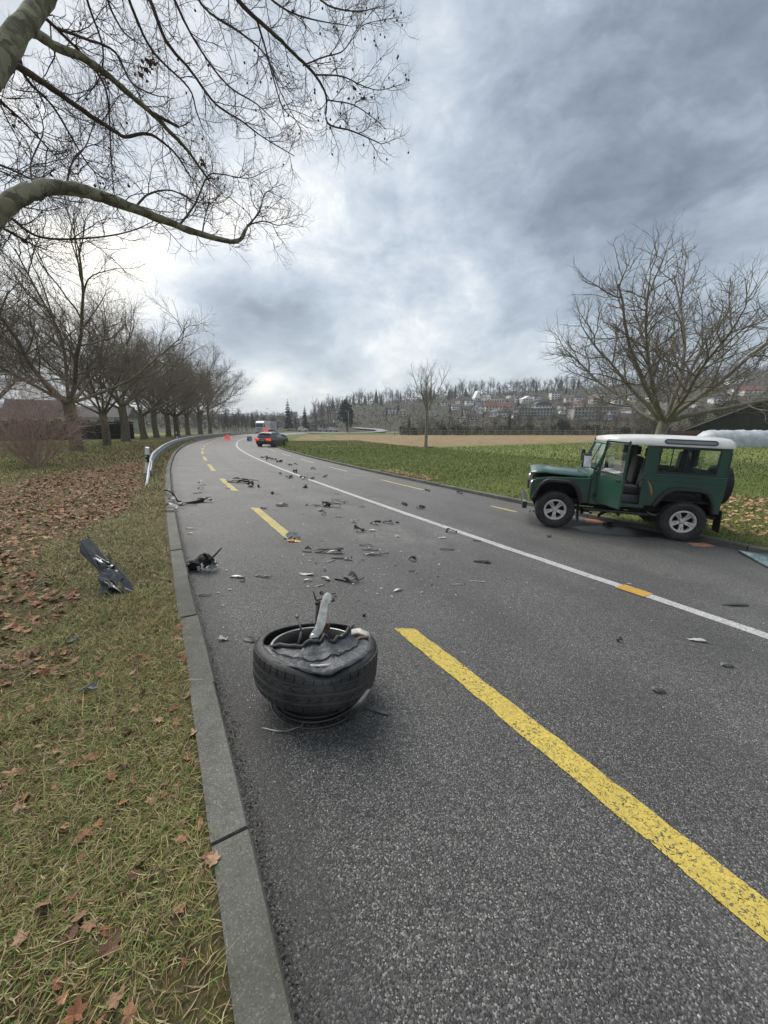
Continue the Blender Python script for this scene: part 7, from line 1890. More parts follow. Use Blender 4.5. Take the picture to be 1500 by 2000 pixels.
# lamp unit by the kerb
debris(396, 1112, 'broken dark headlamp unit with bent brackets beside the kerb', [BP, LG, M_DARK, WH],
       [('s', .34, .20, dict(curve=.35, fold=.5, ragged=.3)), ('s', .24, .16, dict(dx=-.03, dz=.05, fold=.6, mi=2)), ('b', (.14, .10, .09), 0, dict(dx=-.10, dy=.0, dz=.01)), ('s', .18, .10, dict(dx=.10, dy=.03, rx=40, mi=1, dz=.03)), ('r', .24, .014, dict(dx=.14, dy=.02, dz=.03, up=.9, rz=35)), ('s', .18, .07, dict(dx=.07, dy=.03, dz=.09, rx=75, rz=60)), ('b', (.03, .012, .06), 0, dict(dx=-.01, dy=-.10, dz=.02, mi=3)), ('r', .20, .006, dict(dx=.14, dy=-.01, bend=.5, rz=80, up=.5, mi=1))], 4, name='broken_headlamp')
debris(401, 1164, 'thin black twig-like strip near the kerb', [BP], [('s', .13, .02, dict(curve=.3, fold=.6))], 8)
debris(373, 1033, 'thin pale splinter near the kerb', [WH], [('s', .18, .03, dict(curve=.05))], 4)
debris(371, 1043, 'short white chip near the kerb below the thin splinter', [WH], [('s', .10, .03, {})])
# crumpled wing panel standing in the grass
def wing_panel():
    c0 = at(228, 1160); r = empty('crumpled_panel', tuple(c0), 0, 'crumpled glossy dark car wing panel standing in the leafy grass', 'debris')
    dep = c0[1] * CP + (CAM_H - c0[2]) * SP
    def Q(px_, py_, dd): return pt(px_, py_, dep + dd) - c0
    def plate(name, quad, m, seed, n=7, amp=.012):
        rng = np.random.default_rng(seed); a, b, c_, d = [np.array(q) for q in quad]; V = []; nn = unit(np.cross(b - a, d - a))
        for i in range(n):
            for j in range(n):
                u, v = i / (n - 1), j / (n - 1); p = a * (1 - u) * (1 - v) + b * u * (1 - v) + c_ * u * v + d * (1 - u) * v
                V.append(p + nn * (amp * math.sin(u * 5 + seed) * math.sin(v * 4 + seed * 2) * 2 + rng.normal(0, amp * .25)))
        mb = MB(); mb.add(V, [(i * n + j, i * n + j + 1, (i + 1) * n + j + 1, (i + 1) * n + j) for i in range(n - 1) for j in range(n - 1)], 0, False)
        o = mb.build(name, m, r); s_ = o.modifiers.new('sol', 'SOLIDIFY'); s_.thickness = .006; return o
    plate('upper_flap', [Q(155, 1054, .12), Q(178, 1053, .16), Q(213, 1098, .08), Q(196, 1120, .02)], M_GLOSS, 1, amp=.006)
    plate('upper_flap_edge', [Q(155, 1054, .12), Q(156, 1078, .05), Q(196, 1120, .0), Q(196, 1116, .04)], M_PLAS, 2, amp=.004)
    plate('fold', [Q(176, 1085, .07), Q(212, 1098, .07), Q(222, 1106, .05), Q(200, 1122, .02)], M_GLOSS, 3)
    plate('main_sheet', [Q(193, 1121, .0), Q(224, 1102, .06), Q(241, 1128, .03), Q(222, 1150, -.06)], M_GLOSS, 4, amp=.008)
    plate('lower_sheet', [Q(187, 1128, .01), Q(201, 1122, -.01), Q(224, 1148, -.07), Q(197, 1166, -.03)], M_PLASG, 5, amp=.014)
    plate('side_sheet', [Q(224, 1102, .06), Q(229, 1106, .08), Q(266, 1157, .02), Q(240, 1150, -.02)], M_GLOSS, 6, amp=.006)
    plate('torn_base', [Q(200, 1150, -.02), Q(224, 1146, -.07), Q(240, 1160, -.05), Q(206, 1169, -.05)], M_PLAS, 7, amp=.02)
    plate('spike', [Q(210, 1077, .06), Q(213, 1079, .06), Q(219, 1102, .05), Q(214, 1100, .05)], M_GLOSS, 8, amp=.001)
    e = MB(); e.tube([Q(186, 1084, .05), Q(205, 1095, .05), Q(213, 1100, .05), Q(224, 1103, .05)], .0045, 5); e.tube([Q(243, 1149, -.03), Q(255, 1154, -.01), Q(270, 1157, .01)], .006, 5); e.tube([Q(199, 1133, -.03), Q(211, 1140, -.05), Q(219, 1152, -.06), Q(214, 1158, -.06)], .005, 5); e.tube([Q(225, 1148, -.08), Q(237, 1157, -.07), Q(240, 1163, -.06)], .005, 5)
    e.build('bare_edge', M_PAINTS, r)
    tb = MB(); tb.tube([Q(200, 1162, -.05), Q(212, 1156, -.06), Q(226, 1163, -.05), Q(238, 1166, -.04)], .014, 7); tb.build('crushed_tube', M_PLAS, r)
wing_panel()
def verge_scrap(px_, py_, L, W, m, lab, rz=0):
    p = at(px_, py_); A, F = sheet(L, W, int(px_), fold=.5, curve=.3); mb = MB(); mb.add(A, F); o = mb.build('body_scrap', m, None, tuple(p + [0, 0, .03])); o.rotation_euler = (0, 0, R_(rz)); tag(o, lab, 'debris')
verge_scrap(176, 1358, .09, .035, M_PLASG, 'grey scrap of bodywork lying in the near grass', 12)
verge_scrap(145, 1262, .08, .035, M_PLASG, 'small grey scrap in the grass below the crumpled panel', 50)

# countless little chips: the larger as single things, the dust of glass as one
def chips():
    rng = np.random.default_rng(50)
    sh = {}
    for key, m in (('black', M_PLAS), ('white', M_WHITES), ('silver', M_PAINTS)):
        sh[key] = []
        for i in range(4):
            A, F = sheet(1.0, .5, 900 + i, n=4, k=3, fold=.5, curve=.2, thick=.06); mb = MB(); mb.add(A, F); sh[key].append(mb.mesh('%s_chip' % key, m))
    lab = {'black': 'small black plastic splinter lying on the grey road', 'white': 'small white chip lying on the grey road', 'silver': 'small silver grey chip lying on the grey road'}
    for i in range(210):
        py_ = 905 + 330 * rng.beta(1.5, 2.2); cx = 600 + (py_ - 905) * .35; px_ = rng.normal(cx, 70 + (py_ - 900) * .62)
        if not 350 < px_ < 1480: continue
        p = at(px_, py_); s, d = sd(p[0], p[1])
        if not .1 < d[0] < 8.3: continue
        dep = math.hypot(p[0], p[1]); key = rng.choice(['black', 'black', 'white', 'white', 'silver'])
        o = link('%s_chip' % key, sh[key][rng.integers(4)], None, tuple(p + [0, 0, .001])); k = rng.uniform(.014, .038) * (1 + .03 * dep); o.scale = (k, k, k * .7); o.rotation_euler = (0, 0, rng.uniform(0, 6.28))
        tag(o, lab[key], 'debris', '%s chips scattered over the road' % key)
    n = 5200; py_ = 900 + 900 * rng.beta(1.2, 3.2, n); px_ = rng.normal(720 + (py_ - 900) * .25, 150 + (py_ - 900) * .55); V, F = [], []; b = 0; C = []
    for x, y in zip(px_, py_):
        if not 340 < x < 1500: continue
        z = -.15; q = at0(x, y, z); s, d = sd(q[0], q[1]); z = road_z(d[0]); q = at0(x, y, z)
        if not .15 < d[0] < 8.3: continue
        r = rng.uniform(.0022, .006) * (1 + .05 * q[1]); a = rng.uniform(0, 6.28, 3) ; a.sort()
        for t in a: V.append((q[0] + r * math.cos(t), q[1] + r * math.sin(t), z + .001))
        V.append((q[0], q[1], z + r * .8)); F += [b, b + 1, b + 3, b + 1, b + 2, b + 3, b + 2, b, b + 3]; b += 4
        c = rng.choice([.75, .6, .45]); C += [(c, c, c * .98)] * 4
    o = link('glass_grit', np_mesh('glass_grit', np.array(V), np.array(F), np.full(len(F) // 3, 3), attr_mat('crushed_glass', .25, .5, 200, .05), colors=np.array(C))); tag(o, 'crushed glass and grit strewn over the road', None, None, 'stuff')
chips()

# sheet of glass by the right edge, police paint, drip stain
def glass_sheet():
    q = [(1442, 1079), (1500, 1110), (1580, 1112), (1540, 1082)]; P = [at(a, b) for a, b in q]; P = [np.append(p[:2], road_z(sd(p[0], p[1])[1][0])) for p in P]; c = sum(P) / 4
    m = NT('green_tinted_glass'); m.base((.10, .19, .185)); m.set(Roughness=.06); m.b.inputs['Specular IOR Level'].default_value = .7; m.b.inputs['Coat Weight'].default_value = .5
    up = np.array([0, 0, 1.]); V = [p - c + up * .03 for p in P] + [p - c + up * .022 for p in P]; V[0] = V[0] + up * .01
    mb = MB(); mb.add(V, [(0, 1, 2, 3), (7, 6, 5, 4), (0, 4, 5, 1), (1, 5, 6, 2), (2, 6, 7, 3), (3, 7, 4, 0)]); r = empty('glass_pane', tuple(c), 0, 'flat sheet of green tinted glass with black edge on the road at right', 'debris')
    mb.build('pane', m.mat, r)
    e = MB(); e.tube([P[0] - c + up * .016, P[1] - c + up * .012], .014, 5); e.tube([P[0] - c + up * .016, P[3] - c + up * .012], .012, 5); e.build('rubber_edge', M_PLAS, r)
glass_sheet()
def ground_patch(name, pix, m, dz, ragged=.02):
    rng = np.random.default_rng(9); V = []
    for i in range(len(pix)):
        a = np.array(pix[i], float); b = np.array(pix[(i + 1) % len(pix)], float)
        for t in (0, .25, .5, .75):
            w = a * (1 - t) + b * t; p = at0(w[0], w[1], -.4); s, d = sd(p[0], p[1]); p = at0(w[0], w[1], road_z(d[0])); s, d = sd(p[0], p[1]); V.append((p[0] + rng.normal(0, ragged), p[1] + rng.normal(0, ragged), road_z(d[0]) + dz))
    mb = MB(); mb.add(V, [tuple(range(len(V)))]); o = mb.build(name, m); tag(o, kind='structure')
    if o.data.polygons[0].normal.z < 0: o.data.flip_normals()
M_SALMON = paint_material('salmon_marking_paint', (.50, .235, .14), (.42, .19, .12), .03)
ground_patch('salmon_mark', [(1344, 1060), (1380, 1057), (1399, 1067), (1356, 1067)], M_SALMON, .006)
ground_patch('salmon_mark', [(1142, 1012), (1172, 1014), (1184, 1022), (1142, 1021)], M_SALMON, .006)
M_STAIN = mat('wet_fluid_stain', (.022, .021, .020), (.034, .033, .032), 6, .35)
ground_patch('fluid_stain', [(1120, 1030), (1200, 1022), (1290, 1034), (1310, 1046), (1240, 1046), (1160, 1042)], M_STAIN, .005, .05)
# ------------------------------------------------------------------ guardrail and delineator posts
M_ZINC = mat('galvanised_guardrail', (.34, .365, .375), (.25, .27, .285), 3, .55, metal=.4, dirt=(.20, .20, .18), dscale=5, damt=.3)
def guardrail():
    D = -.60; s0 = s_of(281, 949); base = np.append(off(s0, D), .1)
    root = empty('guardrail', tuple(base), 0, 'galvanised steel guardrail along the left edge of the bend, near end sloping into grass', 'guardrail')
    prof = [(0, -.125), (.03, -.120), (.065, -.085), (.068, -.07), (.025, -.025), (.025, .025), (.068, .07), (.065, .085), (.03, .120), (0, .125)]
    def top(s): t = np.clip((s - s0) / 6.5, 0, 1); return .03 + .45 * t * t * (3 - 2 * t)
    def seg(a, b, name):
        sv = np.linspace(a, b, max(2, int((b - a) / .5) + 1)); V = []
        for s in sv:
            sq = 1 if s > s0 + 2.6 else .35 + .65 * (s - s0) / 2.6
            for w, z in prof: V.append(np.append(off(s, D + w - .02), top(s) + z * sq) - base + [0, 0, .02])
        k = len(prof); mb = MB(); mb.add(V, [(i * k + j, i * k + j + 1, (i + 1) * k + j + 1, (i + 1) * k + j) for i in range(len(sv) - 1) for j in range(k - 1)], 0, True)
        o = mb.build(name, M_ZINC, root); m = o.modifiers.new('sol', 'SOLIDIFY'); m.thickness = .008
    seg(s0, s0 + 4.3, 'sloping_end'); s = s0 + 4.25
    while s < 150: seg(s, min(s + 4.05, 150), 'rail'); s += 4.0
    pm = MB(); pm.box((0, 0, .28), (.06, .10, .80)); pm.box((.05, 0, .28), (.012, .10, .80)); pm = pm.mesh('post', M_ZINC)
    s = s0 + 2.0; k = 0
    while s < 150:
        p = off(s, D - .06); t = tang(s); o = link('post', pm, root, tuple(np.append(p, min(top(s), .5) - .55) - base)); o.rotation_euler = (0, 0, math.atan2(t[1], t[0])); s += 2.0; k += 1
    # pale end cap plate hanging under the rail
    q = off(s0 + 3.0, D + .07); t = tang(s0 + 3.0); o = MB().prism([(-.8, 0), (.8, .16), (.8, -.02), (.1, -.30), (-.6, -.22)], -.01, .01).build('deflector_plate', M_ZINC, root, tuple(np.append(q, .30) - base)); o.rotation_euler = (0, 0, math.atan2(t[1], t[0]))
guardrail()
M_WPOST = mat('white_post_plastic', (.72, .72, .70), (.62, .62, .60), 6, .5)
M_BBAND = mat('black_post_band', (.018, .016, .017), None, 6, .5)
M_REFL = mat('white_reflector', (.80, .80, .80), None, 9, .2)
def delineator(p, label, lean=(0, 0), h=1.0):
    r = empty('delineator_post', tuple(p), 0, label, 'delineator post', 'white delineator posts along the guardrail'); r.rotation_euler = (lean[0], lean[1], -.3)
    def tri(z0, z1, w, slant=0): # rounded triangular column, its top cut on a slant
        o = [(-w, -.05), (0, -.065), (w, -.05), (.02, .06), (-.02, .06)]; mb = MB()
        V = [(x, y, z0) for x, y in o] + [(x, y, z1 - slant * (x / w)) for x, y in o]
        mb.add(V, [(0, 1, 2, 3, 4), (9, 8, 7, 6, 5)] + [(i, (i + 1) % 5, 5 + (i + 1) % 5, 5 + i) for i in range(5)]); return mb
    tri(-.2, h * .42, .06).build('lower_post', M_WPOST, r); tri(h * .42, h * .72, .062).build('black_band', M_BBAND, r); tri(h * .72, h, .06, .02).build('post_top', M_WPOST, r)
    for z in (.49, .65): MB().lathe([(0, .008), (.024, .007), (.028, 0)], 14, 0, Matrix.Translation((0, -.062, h * z)) @ Matrix.Rotation(math.pi / 2, 4, 'X')).build('reflector', M_REFL, r)
delineator(at(288, 922) + [0, 0, -.02], 'white delineator post with black band and two round reflectors, nearest and tilted', (-.06, .10), .88)
delineator(at(346, 858), 'white delineator post farther along, behind the start of the level guardrail', (0, -.03), 1.0)
delineator(np.append(off(sd(*at(396, 851)[:2])[0][0], -1.3), .06), 'small far white delineator post behind the guardrail at the bend', (0, 0), 1.0)

# ------------------------------------------------------------------ road cars
M_CARG = NT('dark_grey_car_paint')
M_CARG.base((.060, .063, .070)); M_CARG.set(Roughness=.28, Metallic=.3, Coat_Weight=.6, Coat_Roughness=.08); M_CARG = M_CARG.mat
M_CARBLACK = mat('black_car_paint', (.012, .012, .014), (.016, .016, .018), 5, .25, coat=.6)
M_CARGLASS = mat('dark_car_glass', (.020, .024, .028), (.03, .034, .038), 3, .06, spec=.8)
M_CARWIN_BRIGHT = mat('painted_reflection_window', (.30, .34, .35), (.24, .28, .29), 3, .08, spec=.8)  # pale reflection put into the glass colour
def lit(name, c, e):
    m = NT(name); m.base(c); m.set(Emission_Color=(*c, 1), Emission_Strength=e, Roughness=.3); return m.mat
M_TAILLIT = lit('lit_red_tail_lamp', (.85, .04, .02), .22)
M_TAILORG = lit('lit_orange_tail_lamp', (.90, .06, .025), .26)
_ctyre = tyre_mb(.36, .24, .24, 24, .008).mesh('tyre', M_TYRE, fix=False)
def _car_rim():
    mb = MB(); mb.lathe([(.245, .09), (.235, .105), (.22, .09), (.215, -.08)], 28)
    for k in range(5):
        a = 2 * math.pi * k / 5; c, s_ = math.cos(a), math.sin(a)
        mb.box((c * .12, s_ * .12, .08), (.22, .05, .03), np.array([[c, -s_, 0], [s_, c, 0], [0, 0, 1]]))
    mb.lathe([(0, .05), (.22, .04)], 20, 1); mb.lathe([(0, .10), (.04, .095), (.05, .07)], 12); return mb
_crim = _car_rim().mesh('rim', [mat('dark_grey_alloy', (.11, .11, .115), (.08, .08, .085), 9, .4, metal=.6), M_DARK])
def road_car(name, loc, heading, label, paint, L=4.4, W=1.84, H=1.64, smashed=False, lit_tail=True, side_glass=None):
    root = empty(name, tuple(loc), heading, label, 'car')
    zb, zt = .30, 1.02 * H / 1.64; hw = W / 2; r = L / 2; rng = np.random.default_rng(4)
    # body lofted through cross-sections; x forward
    xs = np.array([-r, -r + .06, -r + .35, -r * .55, -.3, .45, r * .50, r - .45, r - .12, r]) if not smashed else np.array([-r, -r + .06, -r + .35, -r * .55, -.3, .45, r * .50, r - .75, r - .60, r - .50])
    tops = np.array([.86, .98, 1.03, 1.04, 1.03, 1.02, 1.0, .96, .86, .62]) * H / 1.64; ws = np.array([.86, .92, .97, 1, 1, 1, .99, .96, .90, .78]) * hw; bots = np.array([.46, .36, .32, .30, .28, .28, .30, .30, .34, .42])
    V = []; k = 10
    for x, t, w, b in zip(xs, tops, ws, bots):
        sec = [(w * .86, b), (w * .99, b + .10), (w * 1.0, (b + t) * .5), (w * .975, t - .12), (w * .90, t - .02), (w * .55, t)]
        sec = sec + [(-y, z) for y, z in sec[::-1]]
        for y, z in sec:
            j = (rng.normal(0, .09, 3) if smashed and x > r * .55 else np.zeros(3)); V.append((x + j[0], y + j[1], z + j[2] * .8))
    n = 12; F = [(i * n + j, i * n + (j + 1) % n, (i + 1) * n + (j + 1) % n, (i + 1) * n + j) for i in range(len(xs) - 1) for j in range(n)] + [tuple(range(n)), tuple((len(xs) - 1) * n + j for j in range(n - 1, -1, -1))]
    mb = MB(); mb.add(V, F, 0, True); bevel_mesh(mb.build('body', paint, root), .015)
    # cabin
    zr = H
    C = [(-r + .22, .80, zt - .03), (-r + .62, .73, zr - .10), (-r + .95, .70, zr - .01), (-.2, .70, zr), (.35, .68, zr - .06), (1.15, .78, zt - .06)]
    V = []
    for x, w, z in C:
        for y in (-w * hw / .92, -w * .6 * hw / .92, w * .6 * hw / .92, w * hw / .92): V.append((x, y, z - (.035 if abs(y) > w * .8 and z > zt + .2 else 0)))
    for x, w, z in C: V += [(x, -hw * .90, zt - .05), (x, hw * .90, zt - .05)]
    m = len(C); F = [(i * 4 + j, i * 4 + j + 1, (i + 1) * 4 + j + 1, (i + 1) * 4 + j) for i in range(m - 1) for j in range(3)]
    o_ = m * 4
    for i in range(m - 1): F += [(i * 4, (i + 1) * 4, o_ + 2 * (i + 1), o_ + 2 * i), (i * 4 + 3, o_ + 2 * i + 1, o_ + 2 * (i + 1) + 1, (i + 1) * 4 + 3)]
    mb = MB(); mb.add(V, F, 0, True); bevel_mesh(mb.build('roof', paint, root), .01)
    def pane(nm, q, m_, out):
        c = np.mean(q, 0); mb = MB(); o = np.array(out) * .012; mb.add([np.array(p) + o for p in q] + [np.array(p) - o for p in q], [(0, 1, 2, 3), (7, 6, 5, 4)] + [(i, (i + 1) % 4, 4 + (i + 1) % 4, 4 + i) for i in range(4)]); mb.build(nm, m_, root)
    sg = side_glass or M_CARGLASS
    for s_ in (1, -1):
        yb, yt = s_ * (hw * .90 + .005), s_ * (hw * .745)
        pane('side_window', [(-r + .62, yb * .985, zt + .03), (-.45, yb * .985, zt + .02), (-.45, yt, zr - .11), (-r + .95, yt, zr - .13)], M_CARGLASS, (0, s_, .2))
        pane('side_window', [(-.38, yb * .985, zt + .02), (.80, yb * .985, zt + .0), (.32, yt, zr - .13), (-.38, yt, zr - .11)], sg if s_ < 0 else M_CARGLASS, (0, s_, .2))
        MB().box((.72, s_ * (hw + .09), zt + .05), (.10, .20, .13), bev=.03).build('wing_mirror', paint, root)
        MB().box((0, s_ * (hw * .985), .36), (L * .5, .05, .09), bev=.02).build('sill_trim', M_BLACKP, root)
    pane('rear_window', [(-r + .245, -hw * .72, zt + .04), (-r + .245, hw * .72, zt + .04), (-r + .56, hw * .66, zr - .14), (-r + .56, -hw * .66, zr - .14)], M_CARGLASS, (-1, 0, .4))
    pane('windscreen', [(1.08, -hw * .74, zt), (1.08, hw * .74, zt), (.42, hw * .68, zr - .09), (.42, -hw * .68, zr - .09)], M_CARGLASS, (1, 0, .6))
    for s_ in (1, -1):
        MB().prism([(s_ * hw * .99, .70), (s_ * hw * .98, .98), (s_ * hw * .42, .94), (s_ * hw * .46, .74)], -r - .035, -r + .17, axes='yz').build('tail_light', (M_TAILORG if s_ < 0 else M_TAILLIT) if lit_tail else M_REDL, root)
    MB().box((-r - .015, 0, .42), (.10, hw * 1.62, .20), bev=.03).build('rear_bumper', M_BLACKP, root)
    MB().box((-r - .03, 0, .78), (.02, .50, .12)).build('number_plate', M_WHITES, root)
    MB().box((-r + .50, 0, zr + .0), (.30, hw * 1.3, .03), bev=.01).build('roof_spoiler', paint, root)
    for x in (-r + .86, r - .86 if not smashed else r - .98):
        for s_ in (1, -1):
            w = empty('wheel', (x, s_ * (hw - .12), .36)); w.parent = root; w.rotation_euler = (Matrix.Rotation(.5 if smashed and x > 0 else 0, 4, 'Z') @ Matrix.Rotation(-math.pi / 2 * s_, 4, 'X')).to_euler()
            link('tyre', _ctyre, w); link('rim', _crim, w)
            MB().lathe([(.39, -.02), (.42, 0), (.42, .03), (.38, .03)], 24, 0, Matrix.Translation((x, s_ * (hw - .03), .37)) @ Matrix.Rotation(-math.pi / 2 * s_, 4, 'X'), closed=True).build('wheel_arch', M_BLACKP, root)
    if smashed:     # buckled front end
        for i in range(7):
            A, Fc = sheet(.9, .5, 60 + i, fold=.6, curve=.3); q = MB(); q.add(A, Fc); q.xform(Matrix.Rotation(rng.uniform(-.9, .9), 4, 'Y') @ Matrix.Rotation(rng.uniform(-1, 1), 4, 'X'))
            o = q.build('crumpled_panel', [paint, M_PLAS, M_PLASG, M_PAINTS][i % 4], root, (r - .55 + rng.uniform(-.1, .35), rng.uniform(-.75, .75), rng.uniform(.45, .95))); o.rotation_euler = (0, 0, rng.uniform(-1, 1))
        MB().tube([(r - .5, -.8, .7), (r - .05, -.95, .55), (r + .25, -.7, .62), (r + .45, -.2, .8)], .05, 6).build('bent_bumper', M_PLAS, root)
        MB().box((r - .62, -.70, .93), (.22, .30, .05), bev=.02).build('bonnet_edge', M_CARWIN_BRIGHT, root)
    return root
pw = at(534, 873.5); hd = math.pi / 2 - R_(13)
fwd = np.array([math.cos(hd), math.sin(hd)]); lft = np.array([-fwd[1], fwd[0]])
cc = pw[:2] + lft * .80 + fwd * (2.2 - .86)
road_car('crashed_car', (cc[0], cc[1], pw[2] + .02), hd, 'dark grey crashed car with lit tail lights and smashed front at the right kerb', M_CARG, 4.4, 1.86, 1.64, True, True, M_CARWIN_BRIGHT)
p2 = at(517, 868); q2 = np.array([pt(527, 850, 53)[0], 54.0])
s2, d2 = sd(q2[0], q2[1]); z2 = road_z(d2[0])
road_car('parked_car', (q2[0], q2[1], z2), math.pi / 2 + .12, 'black car standing behind the crashed grey car, only its roof showing', M_CARBLACK, 4.6, 1.86, 1.62, False, False)

# ------------------------------------------------------------------ lorry
def lorry():
    s = s_of(514, 846.5); P = off(s, 2.3) + np.array([-2.9, 0]); t = tang(s); z = road_z(2.3); hd = math.atan2(-t[1], -t[0]) - .02
    r = empty('lorry', (P[0], P[1], float(z)), hd, 'white lorry with tall cab and box body coming round the bend', 'lorry')
    M_W = mat('white_lorry_paint', (.66, .67, .67), (.58, .59, .59), 1, .4); M_G = mat('grey_lorry_panel', (.40, .415, .42), (.33, .34, .35), 1, .5)
    cab = MB(); cab.prism([(-2.1, .55), (.10, .55), (.16, 1.1), (.08, 2.2), (-.28, 3.35), (-.9, 3.75), (-2.1, 3.85)], -1.22, 1.22); bevel_mesh(cab.build('cab', M_W, r), .07)
    g = MB(); g.add([(.135, -1.12, 1.98), (.135, 1.12, 1.98), (-.165, 1.08, 2.95), (-.165, -1.08, 2.95)], [(0, 1, 2, 3)]); o = g.build('windscreen', M_CARGLASS, r); o.location = (.03, 0, .03)
    MB().box((-.17, 0, 3.06), (.35, 2.3, .10), bev=.03).build('sun_visor', M_BLACKP, r)
    for k in range(4): MB().box((.155, 0, .95 + k * .22), (.05, 1.7, .07)).build('grille_bar', M_BLACKP, r)
    MB().box((.12, 0, .62), (.14, 2.4, .28), bev=.04).build('bumper', M_G, r)
    for s_ in (1, -1):
        MB().box((.19, s_ * .92, .70), (.05, .42, .20), bev=.03).build('headlight', M_CHROME, r); MB().box((-.1, s_ * 1.42, 2.45), (.16, .22, .75), bev=.05).build('mirror', M_BLACKP, r)
        g = MB(); g.box((-1.0, s_ * 1.235, 2.45), (1.0, .02, .75)); g.build('side_window', M_CARGLASS, r)
    bevel_mesh(MB().box((-5.5, 0, 2.55), (6.2, 2.5, 2.75)).build('box_body', M_W, r), .03)
    bevel_mesh(MB().box((-12.6, 0, 2.5), (6.6, 2.5, 2.8)).build('trailer_body', M_G, r), .03)
    MB().box((-9.0, 0, 2.4), (.9, 2.1, 2.3)).build('gap_bellows', M_BLACKP, r)
    for s_ in (1, -1):
        for k in range(3): MB().box((-4.2 - k * 1.3, s_ * 1.262, 2.9 - .3 * (k % 2)), (.9, .02, .35)).build('side_lettering_panel', M_G, r)
    MB().box((-7.5, 0, .95), (14, .9, .3)).build('chassis', M_DARK, r)
    wm = MB(); wm.lathe([(.28, -.14), (.48, -.15), (.51, -.10), (.51, .10), (.48, .15), (.28, .14)], 24, 0); wm.lathe([(0, .05), (.28, .12)], 16, 1); wm = wm.mesh('wheel', [M_TYRE, M_ZINC])
    for x in (-.75, -4.4, -7.2, -10.8, -14.2):
        for s_ in (1, -1): o = link('wheel', wm, r, (x, s_ * 1.05, .51)); o.rotation_euler = (-math.pi / 2 * s_, 0, 0)
lorry()

# ------------------------------------------------------------------ folding warning signs
M_SIGR = lit('red_glowing_cloth', (.75, .035, .025), .25)  # cloth is no lamp; slight emission added to brighten the red
M_SIGW = mat('white_sign_face', (.75, .75, .74), (.66, .66, .65), 6, .5)
M_SIGB = mat('blue_sign_face', (.015, .07, .30), (.012, .055, .24), 6, .4)
def folding_triangle(loc, rz, label, h=.95, parent=None):
    """three cloth panels on a sprung tripod, each with a red triangle border round white"""
    r = empty('folding_warning_sign', tuple(loc), rz, label, 'warning sign')
    feet = [(-.50, -.28, 0), (.50, -.28, 0), (0, .56, 0)]; top = (0, 0, h)
    for i in range(3):
        a, b = np.array(feet[i]), np.array(feet[(i + 1) % 3]); c = (a + b + np.array(top)) / 3
        n = unit(np.cross(b - a, np.array(top) - a)); k = lambda p, f: c + (np.array(p) - c) * f
        mb = MB(); V = [a + [0, 0, .08], b + [0, 0, .08], np.array(top), k(a, .48), k(b, .48), k(top, .48)]
        mb.add([v + n * .004 for v in V] + [v - n * .004 for v in V], [(0, 1, 4, 3), (1, 2, 5, 4), (2, 0, 3, 5), (6, 9, 10, 7), (7, 10, 11, 8), (8, 11, 9, 6)]); mb.build('red_border', M_SIGR, r)
        mb = MB(); mb.add([k(a, .5), k(b, .5), k(top, .5)], [(0, 1, 2)]); mb.build('white_panel', M_SIGW, r)
        ex = MB(); u = unit(b - a); up_ = unit(np.array(top) - (a + b) / 2); q = c + n * .006
        ex.add([q - u * .03 + up_ * .0, q + u * .03 + up_ * .0, q + u * .035 + up_ * .18, q - u * .035 + up_ * .18], [(0, 1, 2, 3)]); ex.add([q - u * .03 - up_ * .07, q + u * .03 - up_ * .07, q + u * .03 - up_ * .02, q - u * .03 - up_ * .02], [(0, 1, 2, 3)]); ex.build('exclamation_mark', M_BBAND, r)
        MB().tube([a, np.array(top)], .012, 5).build('leg', M_STEELD, r)
    return r
folding_triangle(at(445, 859.5), .2, 'red folding warning triangle standing alone in the left lane far up the road', .98)
ft = folding_triangle((q2[0] - .25, q2[1] - .9, z2 + 1.58), .3, 'red warning triangle raised on the roof of the black car behind the crash', .62)
def blue_sign():
    p = at(487.5, 862); r = empty('direction_sign', tuple(p), .15, 'small blue round sign with white slanting arrow standing on the road by the bend', 'road sign')
    T_ = Matrix.Translation((0, 0, .40)) @ Matrix.Rotation(math.pi / 2, 4, 'X')
    MB().box((0, .02, .40), (.80, .02, .72)).build('backing_board', M_SIGW, r)
    MB().lathe([(0, .022), (.30, .022), (.31, .0), (0, 0)], 32, 0, T_).build('blue_disc', M_SIGB, r)
    a = MB(); V = [(-.19, .19), (-.13, .22), (.10, -.04), (.16, .02), (.19, -.19), (-.02, -.16), (.05, -.10)]
    a.add([(x, -.030, .40 + y) for x, y in [(-.19, .13), (-.13, .19), (.08, -.02), (.02, -.08)]], [(0, 1, 2, 3)]); a.add([(x, -.030, .40 + y) for x, y in [(.17, -.18), (.15, .06), (-.07, -.15)]], [(0, 1, 2)]); a.build('white_arrow', M_SIGW, r)
    for x in (-.3, .3): MB().tube([(x, .03, .5), (x * 1.15, .28, 0)], .015, 5).build('leg', M_STEELD, r); MB().tube([(x, .02, .42), (x * 1.1, -.14, .0)], .015, 5).build('leg', M_STEELD, r)
blue_sign()
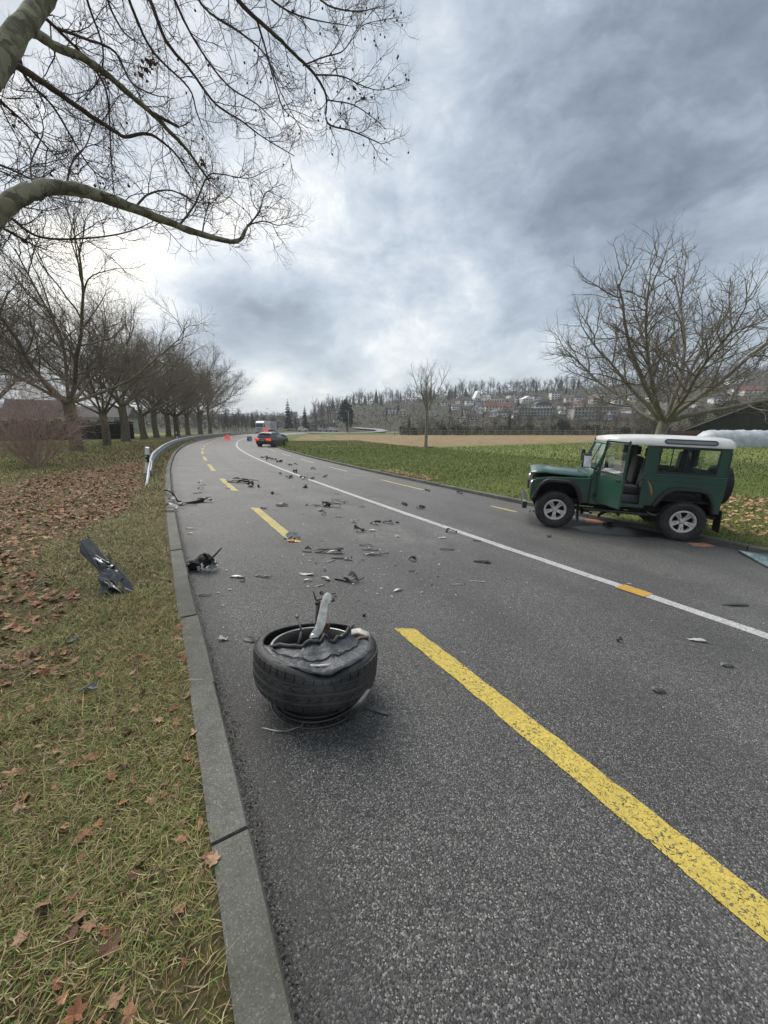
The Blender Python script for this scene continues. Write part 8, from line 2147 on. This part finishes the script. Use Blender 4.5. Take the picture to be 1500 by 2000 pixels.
def bend_sign():
    Y = 104.0; x = (539.5 - 750) / 735 * Y; s, d = sd(x, Y); z = float(road_z(d[0])) if 0 < d[0] < ROAD_W else gz(x, Y)[0]
    b = np.array([x, Y, z]); r = empty('triangular_road_sign', tuple(b), 0, 'triangular red bordered warning sign on a post just right of the lorry', 'road sign')
    h = CAM_H + (836 - 831) / 735 * Y - z; w = .62
    MB().tube([(0, .05, 0), (0, .05, h + .5)], .035, 6).build('post', M_ZINC, r)
    def tri(f, y, nm, m): MB().prism([(-w * f, h - .40 * f), (w * f, h - .40 * f), (0, h + .70 * f)], y - .012, y, axes='xz').build(nm, m, r)
    tri(1.0, 0, 'red_border', mat('sign_red', (.42, .03, .03), None, 5, .5)); tri(.74, -.014, 'white_face', M_SIGW); MB().prism([(-.07, h - .16), (.07, h - .16), (.09, h + .26), (-.09, h + .26)], -.034, -.028).build('black_symbol', M_BBAND, r)
bend_sign()
# vehicles and low clutter beyond the field, seen between the lorry and the evergreen
for i, (px_, Y, c, lab) in enumerate([(598, 170, M_ROOFW, 'white van parked beyond the far end of the brown field, leftmost'), (618, 172, M_CARG, 'dark car parked beyond the far end of the brown field'), (636, 168, M_PAINTS, 'silver car parked beyond the field left of the evergreen'), (655, 171, M_ROOFW, 'white car parked beyond the field close to the evergreen')]):
    x = (px_ - 750) / 735 * Y; road_car('parked_car', (x, Y, gz(x, Y)[0] + .02), .1 + .1 * i, lab, c, 4.4, 1.8, 2.0 if i in (0,) else 1.5, False, False)
# ------------------------------------------------------------------ thin winter air
def haze():
    m = bpy.data.materials.new('pale_air'); m.use_nodes = True; t = m.node_tree; t.nodes.clear()
    v = t.nodes.new('ShaderNodeVolumePrincipled'); v.inputs['Color'].default_value = (.86, .90, .95, 1); v.inputs['Density'].default_value = HAZE; v.inputs['Anisotropy'].default_value = .1
    o = t.nodes.new('ShaderNodeOutputMaterial'); t.links.new(v.outputs[0], o.inputs['Volume'])
    zs = [-4.0, 82.0]
    ob = MB().box((0, 0, sum(zs) / 2), (3300, 3300, zs[1] - zs[0])).build('haze', m); tag(ob, kind='stuff')
HAZE = .00036
haze()
